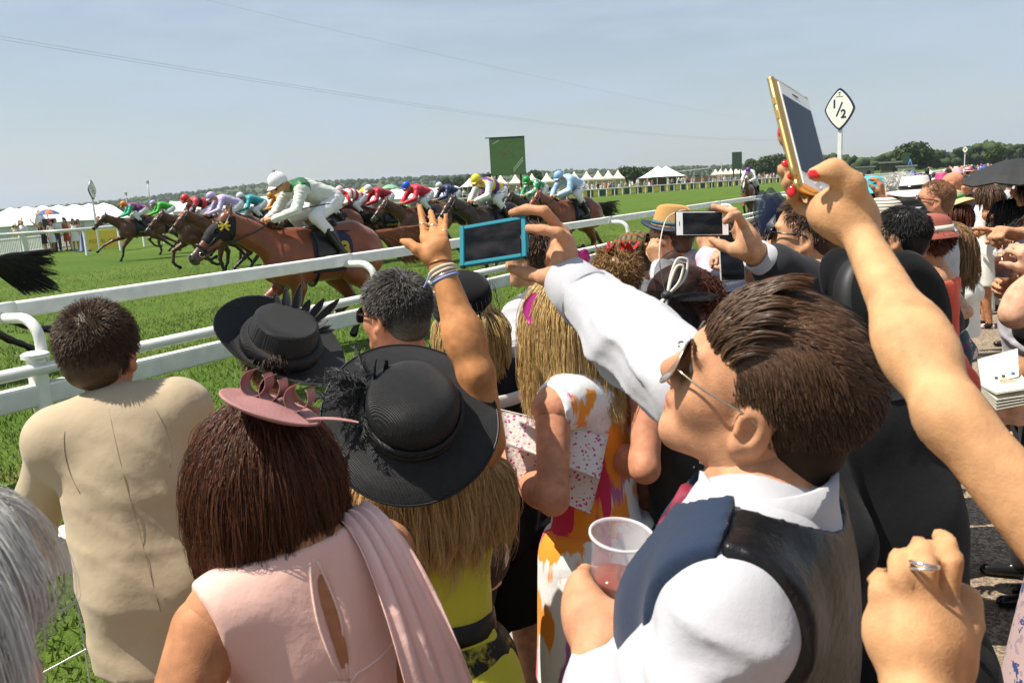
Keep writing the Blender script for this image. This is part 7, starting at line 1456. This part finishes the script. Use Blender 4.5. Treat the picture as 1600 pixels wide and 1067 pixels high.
p = std('woman in wide turquoise hat', (1356, 306, 6.3), -60, 'f', LBLUE); hair_short(p, BROWN, 500, .04, .05, r=.003, vox=.012, keep=LOW); wide_hat(p, TURQ, None, .10, .10, .21, False, -4, droop=.03)
p = std('white curly haired woman beside the panama', (1404, 303, 5.9), -50, 'f', WSHIRT); hair_short(p, WHITEH, 2200, .05, .06, stand=.9, r=.003, vox=.012, curl=.6, cap=.012)
p = std('bald man in a white shirt behind the green banded hat', (1487, 288, 8.2), -60, 'm', WSHIRT, skinm=SKIN_RED, vox=.016)
p = std('man in dark suit and sunglasses with short dark hair behind the white dress', (1524, 281, 11.5), -40, 'm', NAVYS, vox=.018); p.sunglasses(); hair_short(p, DKBROWN, 700, .012, .02, r=.003, vox=.014)
p = std('man in dark suit with a royal blue tie', (1507, 290, 11.), -150, 'm', NAVYS, vox=.018, skinm=SKIN_RED); hair_short(p, GREYH, 700, .02, .025, r=.003, vox=.014); put('tie', tube([p.T(0, .10, -.02), p.T(0, .145, -.12), p.T(0, .15, -.38)], [.02, .035, .045], 8, flat=((0, 0, 1), .9)), M('royal_blue_silk', (.03, .06, .45), .4), p.root)
p = std('man in white shirt seen from behind near the umbrella', (1572, 285, 11.8), -20, 'm', WSHIRT, vox=.018); hair_short(p, DKBROWN, 700, .02, .025, r=.003, vox=.014)
p = std('man in a pale blue shirt near the umbrella', (1561, 286, 12.5), -25, 'm', LBLUE, vox=.018); hair_short(p, BROWN, 700, .02, .025, r=.003, vox=.014)
p = std('dark haired woman holding the black umbrella at the right edge', (1606, 305, 8.4), -70, 'f', BLKCLOTH, vox=.016, arms={'R': dict(wrist=W(1590, 300, 8.45)), 'L': {}}); hair_long(p, BLACKH, 500, .3, m=8, r=.005, vox=.014)
# right edge: pointing man, elbow with the drink, programme, floral dress
p = std('man in sunglasses and white cuff with a wristwatch pointing left at the right edge', (1606, 386, 3.6), -78, 'm', WSHIRT, body=-70, arms={'L': dict(wrist=W(1597, 366, 3.3), elbow=W(1655, 395, 3.3), dirw=-CR+CU*.2, back=CU, curl=(.05, .9, 1., 1.)), 'R': {}}, vox=.012, lean=4); p.sunglasses(); hair_short(p, BLACKH, 1200, .02, .03, r=.002, vox=.009)
c = W(1602, 367.5, 3.3); fd = nrmz(p.E['L']-p.W['L']); put('wristwatch', join(tube([c+frame(fd, CF)@np.array([.031*math.cos(v), .031*math.sin(v), 0]) for v in a_], .006, 6, closed=True), sphere(c+CU*.033, (.016, .016, .008))), GLOSSBLACK, p.root)
p = Person('woman in black dress at the right edge with bent elbow holding an iced drink', (1690, 330, 2.9), -50, body=-45, sex='f', nb=W(1690, 405, 2.9)); p.arm('L', W(1622, 425, 2.75), W(1586, 490, 2.75), S=W(1660, 440, 2.85), fat=1.25, dirw=CU*.8-CR*.5, back=-CF+CR*.3, curl=.8).arm('R'); p.skinmesh(.011, SKIN_PALE, vh=.008); top(p, BLKCLOTH, .011); p.skirt(BLKCLOTH, .45, .19, .24); hair_long(p, BROWN, 600, .3, r=.004, m=8)
cb = W(1569, 435, 3.1); fm = frame((0, 0, 1), CF); t = empty('plastic_cup', cb, 'plastic cup of dark iced drink with lemon at the right edge', 'cup'); put('cup_wall', lathe([(1e-3, .002), (.03, .0), (.04, .1), (.0425, .1), (.0425, .104), (.038, .104), (.029, .004), (1e-3, .004)], 28, fm, cb), CLEAR, t); put('drink', lathe([(1e-3, .006), (.0285, .006), (.036, .08), (1e-3, .081)], 24, fm, cb), M('amber_drink', (.12, .02, .006), .1, spec=.6), t); put('lemon_slice', sphere(cb+np.array([0, 0, .085]), (.026, .026, .006)), M('lemon', (.75, .5, .05), .5), t)
p = std('drinker whose hand holds the iced cup beside the white dress', (1640, 372, 3.3), -80, 'f', BLKCLOTH, arms={'L': dict(wrist=W(1588, 446, 3.22), dirw=-CR-CF*.2, back=CU*.4+CF, curl=.55), 'R': {}}, vox=.013); hair_long(p, BROWN, 500, .25, m=8, r=.004)
p = Person('woman in pink and blue floral dress at the right edge reading a race programme', (1720, 470, 2.1), -70, body=-60, sex='f', nb=W(1715, 560, 2.1)); p.arm('R', W(1632, 610, 2.15), W(1720, 720, 2.2), dirw=-CR*.9+CU*.2, back=-CF*.3+CU, curl=.5).arm('L', W(1640, 640, 1.95), dirw=-CR, back=-CF, curl=.5); p.skinmesh(.011, SKIN_PALE, vh=.008); top(p, BLUEFL, .011); p.skirt(BLUEFL, .45, .2, .3, flat=.9); hair_long(p, BLONDE, 500, .3, r=.004, m=8)
PAPER = M('cream_paper', (.74, .71, .60), .8, var=.03); PRINT = M('grey_print', (.42, .40, .34), .8)
bk = empty('race_programme', W(1580, 610, 2.05), 'open cream race programme booklet held at the right edge', 'booklet'); Q0 = [W(1527, 562, 2.1), W(1590, 545, 2.1), W(1592, 588, 2.0), W(1533, 603, 2.0)]
put('upright_page', sheet(quad(*Q0), .003), PAPER, bk); Q1 = [W(1533, 603, 2.0), W(1596, 586, 2.03), W(1612, 606, 1.9), W(1556, 615, 1.9)]; put('open_page', sheet(quad(*Q1), .003), PAPER, bk)
put('page_block', join(*[sheet(quad(W(1533, 604+k*2, 2.0), W(1600, 590+k*2, 2.03), W(1618, 612+k*4, 1.9), W(1556, 620+k*5, 1.9)), .002) for k in range(1, 5)]), PAPER, bk)
off_ = -CF*.004; put('printed_column', join(*[sheet(quad(*[Q0[0]+(Q0[1]-Q0[0])*u+(Q0[3]-Q0[0])*v+off_ for u, v in ((k, .16), (k+.012, .16), (k+.012, .78), (k, .78))], n=3), .001) for k in np.linspace(.06, .9, 22)]), PRINT, bk, smooth=False)
for u, cl_ in ((.35, (.02, .08, .05)), (.52, (.03, .09, .04)), (.75, (.04, .12, .3))): put('crest_dot', sphere(Q0[0]+(Q0[1]-Q0[0])*u+(Q0[3]-Q0[0])*.86+off_, .0045), M('dot_%d' % int(u*100), cl_, .6), bk)

# ---------------------------------------------------------------- the rest of the crowd: a few figures built once and copied
GEN = []
def generic(sex, hat, arms, vox=.016):
    p = Person('x', np.array([0, 0, 1.64 if sex == 'm' else 1.55])+np.array([0, .04, 0]), 0, sex=sex, sc=.98, lean=5, hframe=np.eye(3)); 
    return p
_F0k, _R0k = F0, R0; F0, R0 = np.array([0, 1., 0]), np.array([1., 0, 0])         # the prototypes face +Y at the origin
for sex, hat, raised in (('m', None, 0), ('f', 'disc', 0), ('f', 'wide', 0), ('m', 'trilby', 1), ('f', 'hair', 1), ('m', 'top', 0)):
    p = Person('x', np.array([0, .05, 1.655 if sex == 'm' else 1.56]), 0, sex=sex, sc=.98, lean=5)
    up_ = dict(wrist=np.array([.14, .42, 1.72]), dirw=np.array([0, .2, 1]), back=np.array([0, -1., .2]), curl=.7) if raised else {}
    p.arm('R', **up_); p.arm('L', **(dict(wrist=np.array([-.12, .28, 1.12])) if sex == 'f' else {}))
    p.skinmesh(.02, OC_SKIN, vh=.013)
    if sex == 'm': p.wear('jacket' if hat == 'top' or raised else 'shirt', (LT, LP, SUA, SFA), .017, OC_CLOTH, .016, folds(.005, 20, 5)); p.wear('trousers', (LL, LP), .018, OC_CLOTH, .02)
    else: top(p, OC_CLOTH, .016, name='dress'); p.skirt(OC_CLOTH, .5, .18, .24, 'dress_skirt', .018)
    if sex == 'f': b = p.haircap(.014, .012, lambda b, PP: (b.cap(PP(0, -.06, .0), PP(0, -.085, -.26), .085, .06, .04, sc=((0, 1, 0), .7)), [b.cap(PP(s_*.06, -.02, .0), PP(s_*.075, -.03, -.2), .045, .03, .04) for s_ in (-1, 1)])); p.hair(b, OC_HAIR)
    else: p.hair(p.haircap(.010, .012), OC_HAIR)
    if hat == 'wide': wide_hat(p, OC_PLAIN, None, .095, .09, .19, False, 0, droop=.03)
    elif hat == 'trilby': wide_hat(p, OC_PLAIN, GLOSSBLACK, .09, .10, .14, True, 0)
    elif hat == 'top': wide_hat(p, OC_PLAIN, None, .09, .135, .125, True, 0, name='top_hat')
    elif hat == 'disc': put('fascinator', join(lathe([(1e-3, .012), (.06, .008), (.1, -.006), (.1, -.01), (1e-3, .004)], 24, roty(.3)@rotx(.1), p.hp(.03, .0, .125)), *[petal(p.hp(.03, 0, .13), np.array([math.cos(k), math.sin(k), .8]), np.array([0, 0, 1.]), .08, .025, .2) for k in range(4)]), OC_PLAIN, p.root)
    GEN.append(p.root)
F0, R0 = _F0k, _R0k
CLO = [(.75, .75, .76), (.75, .75, .76), (.75, .75, .76), (.62, .58, .5), (.02, .025, .05), (.03, .03, .03), (.55, .05, .12), (.62, .42, .44), (.10, .28, .5), (.5, .12, .05), (.05, .25, .2), (.6, .5, .2), (.3, .3, .32), (.62, .58, .5), (.25, .05, .25)]; HATC = [(.015, .015, .016), (.7, .68, .6), (.5, .4, .22), (.5, .04, .2), (.05, .1, .35), (.65, .35, .4)]; HAIRC = [(.03, .018, .01), (.015, .012, .01), (.10, .05, .025), (.36, .22, .09), (.25, .23, .21)]
CN = {(.75, .75, .76): 'white', (.02, .025, .05): 'navy', (.03, .03, .03): 'black', (.55, .05, .12): 'red', (.62, .42, .44): 'pale pink', (.10, .28, .5): 'blue', (.5, .12, .05): 'orange', (.05, .25, .2): 'green', (.6, .5, .2): 'mustard', (.3, .3, .32): 'grey', (.62, .58, .5): 'cream', (.25, .05, .25): 'plum'}
used_g = set()
def spawn(pos, phi, far, group, sc=1.):
    i = rnd.choice((0, 0, 1, 2, 3, 4, 5)) if not far else rnd.choice((0, 0, 1, 2, 4)); src = GEN[i]
    r = src if i not in used_g else copy_tree(src); used_g.add(i); r.location = tuple(pos); r.rotation_euler = (0, 0, phi); r.scale = (sc, sc, sc*rnd.uniform(.96, 1.05))
    c = rnd.choice(CLO[:2]+CLO) if not far else rnd.choice(CLO[:2]*3+CLO); c2 = rnd.choice(CLO[2:4]+[(.1, .1, .12), (.3, .25, .18)]); hc_ = rnd.choice(HAIRC); htc = rnd.choice(HATC); sk = rnd.choice([(.6, .34, .2), (.5, .26, .14), (.66, .4, .27)])
    for ch in r.children:
        n = ch.name.split('.')[0]; ch.color = (*{'body': sk, 'shirt': c, 'jacket': rnd.choice(CLO[2:4]) if not far else c, 'trousers': c2, 'dress': c, 'dress_skirt': c, 'hair': hc_}.get(n, htc), 1)
    g = ('person in a %s %s' % (CN[c], ('shirt', 'dress', 'dress and wide hat', 'outfit and trilby', 'dress with raised arm', 'outfit and top hat')[i]))
    lb = g+(' in the far crowd' if far == 1 else ' behind the picket fence' if far else ' in the packed crowd at right'); prop(r, lb, 'man' if i in (0, 3, 5) else 'woman', lb.replace('person', 'people')); return r
n_ = 0; taken = []
for k in range(900):                 # near side, receding along the rail
    y = 12.5+100*rnd.random()**1.7; x = rnd.uniform(-2.05, .8+.02*y)
    if any((x-a)**2+(y-b)**2 < (.30+.004*y)**2 for a, b in taken) or any(math.hypot(x-o.location.x, y-o.location.y) < .45 for o in ()): continue
    if y < 16 and x > .3: continue
    taken.append((x, y)); spawn((x, y, 0), R_(rnd.gauss(35, 28)), False, 'spectators packed along the near rail'); n_ += 1
    if n_ >= 165: break
taken = []
for k in range(900):                 # far side, behind the banners
    s_ = rnd.uniform(0, al[-1]); q = off(at_al(s_), rnd.uniform(1., 9.)); spawn(tuple(q+np.array([0, 0, rnd.uniform(.25, .8)])), math.atan2(-q[0], q[1])+math.pi+rnd.gauss(0, .6), 1, 'distant spectators behind the far rail'); n_ += 1
    if n_ >= 320: break
for px, d in ((62, 43), (75, 43.5), (84, 44), (100, 44.5), (112, 44), (118, 45), (20, 46), (28, 47), (34, 46), (152, 44)):
    q = pol(px, d); spawn(tuple(q), math.atan2(-q[0], q[1])+math.pi+rnd.gauss(0, .5), 2, 'spectators behind the picket fence at far left')
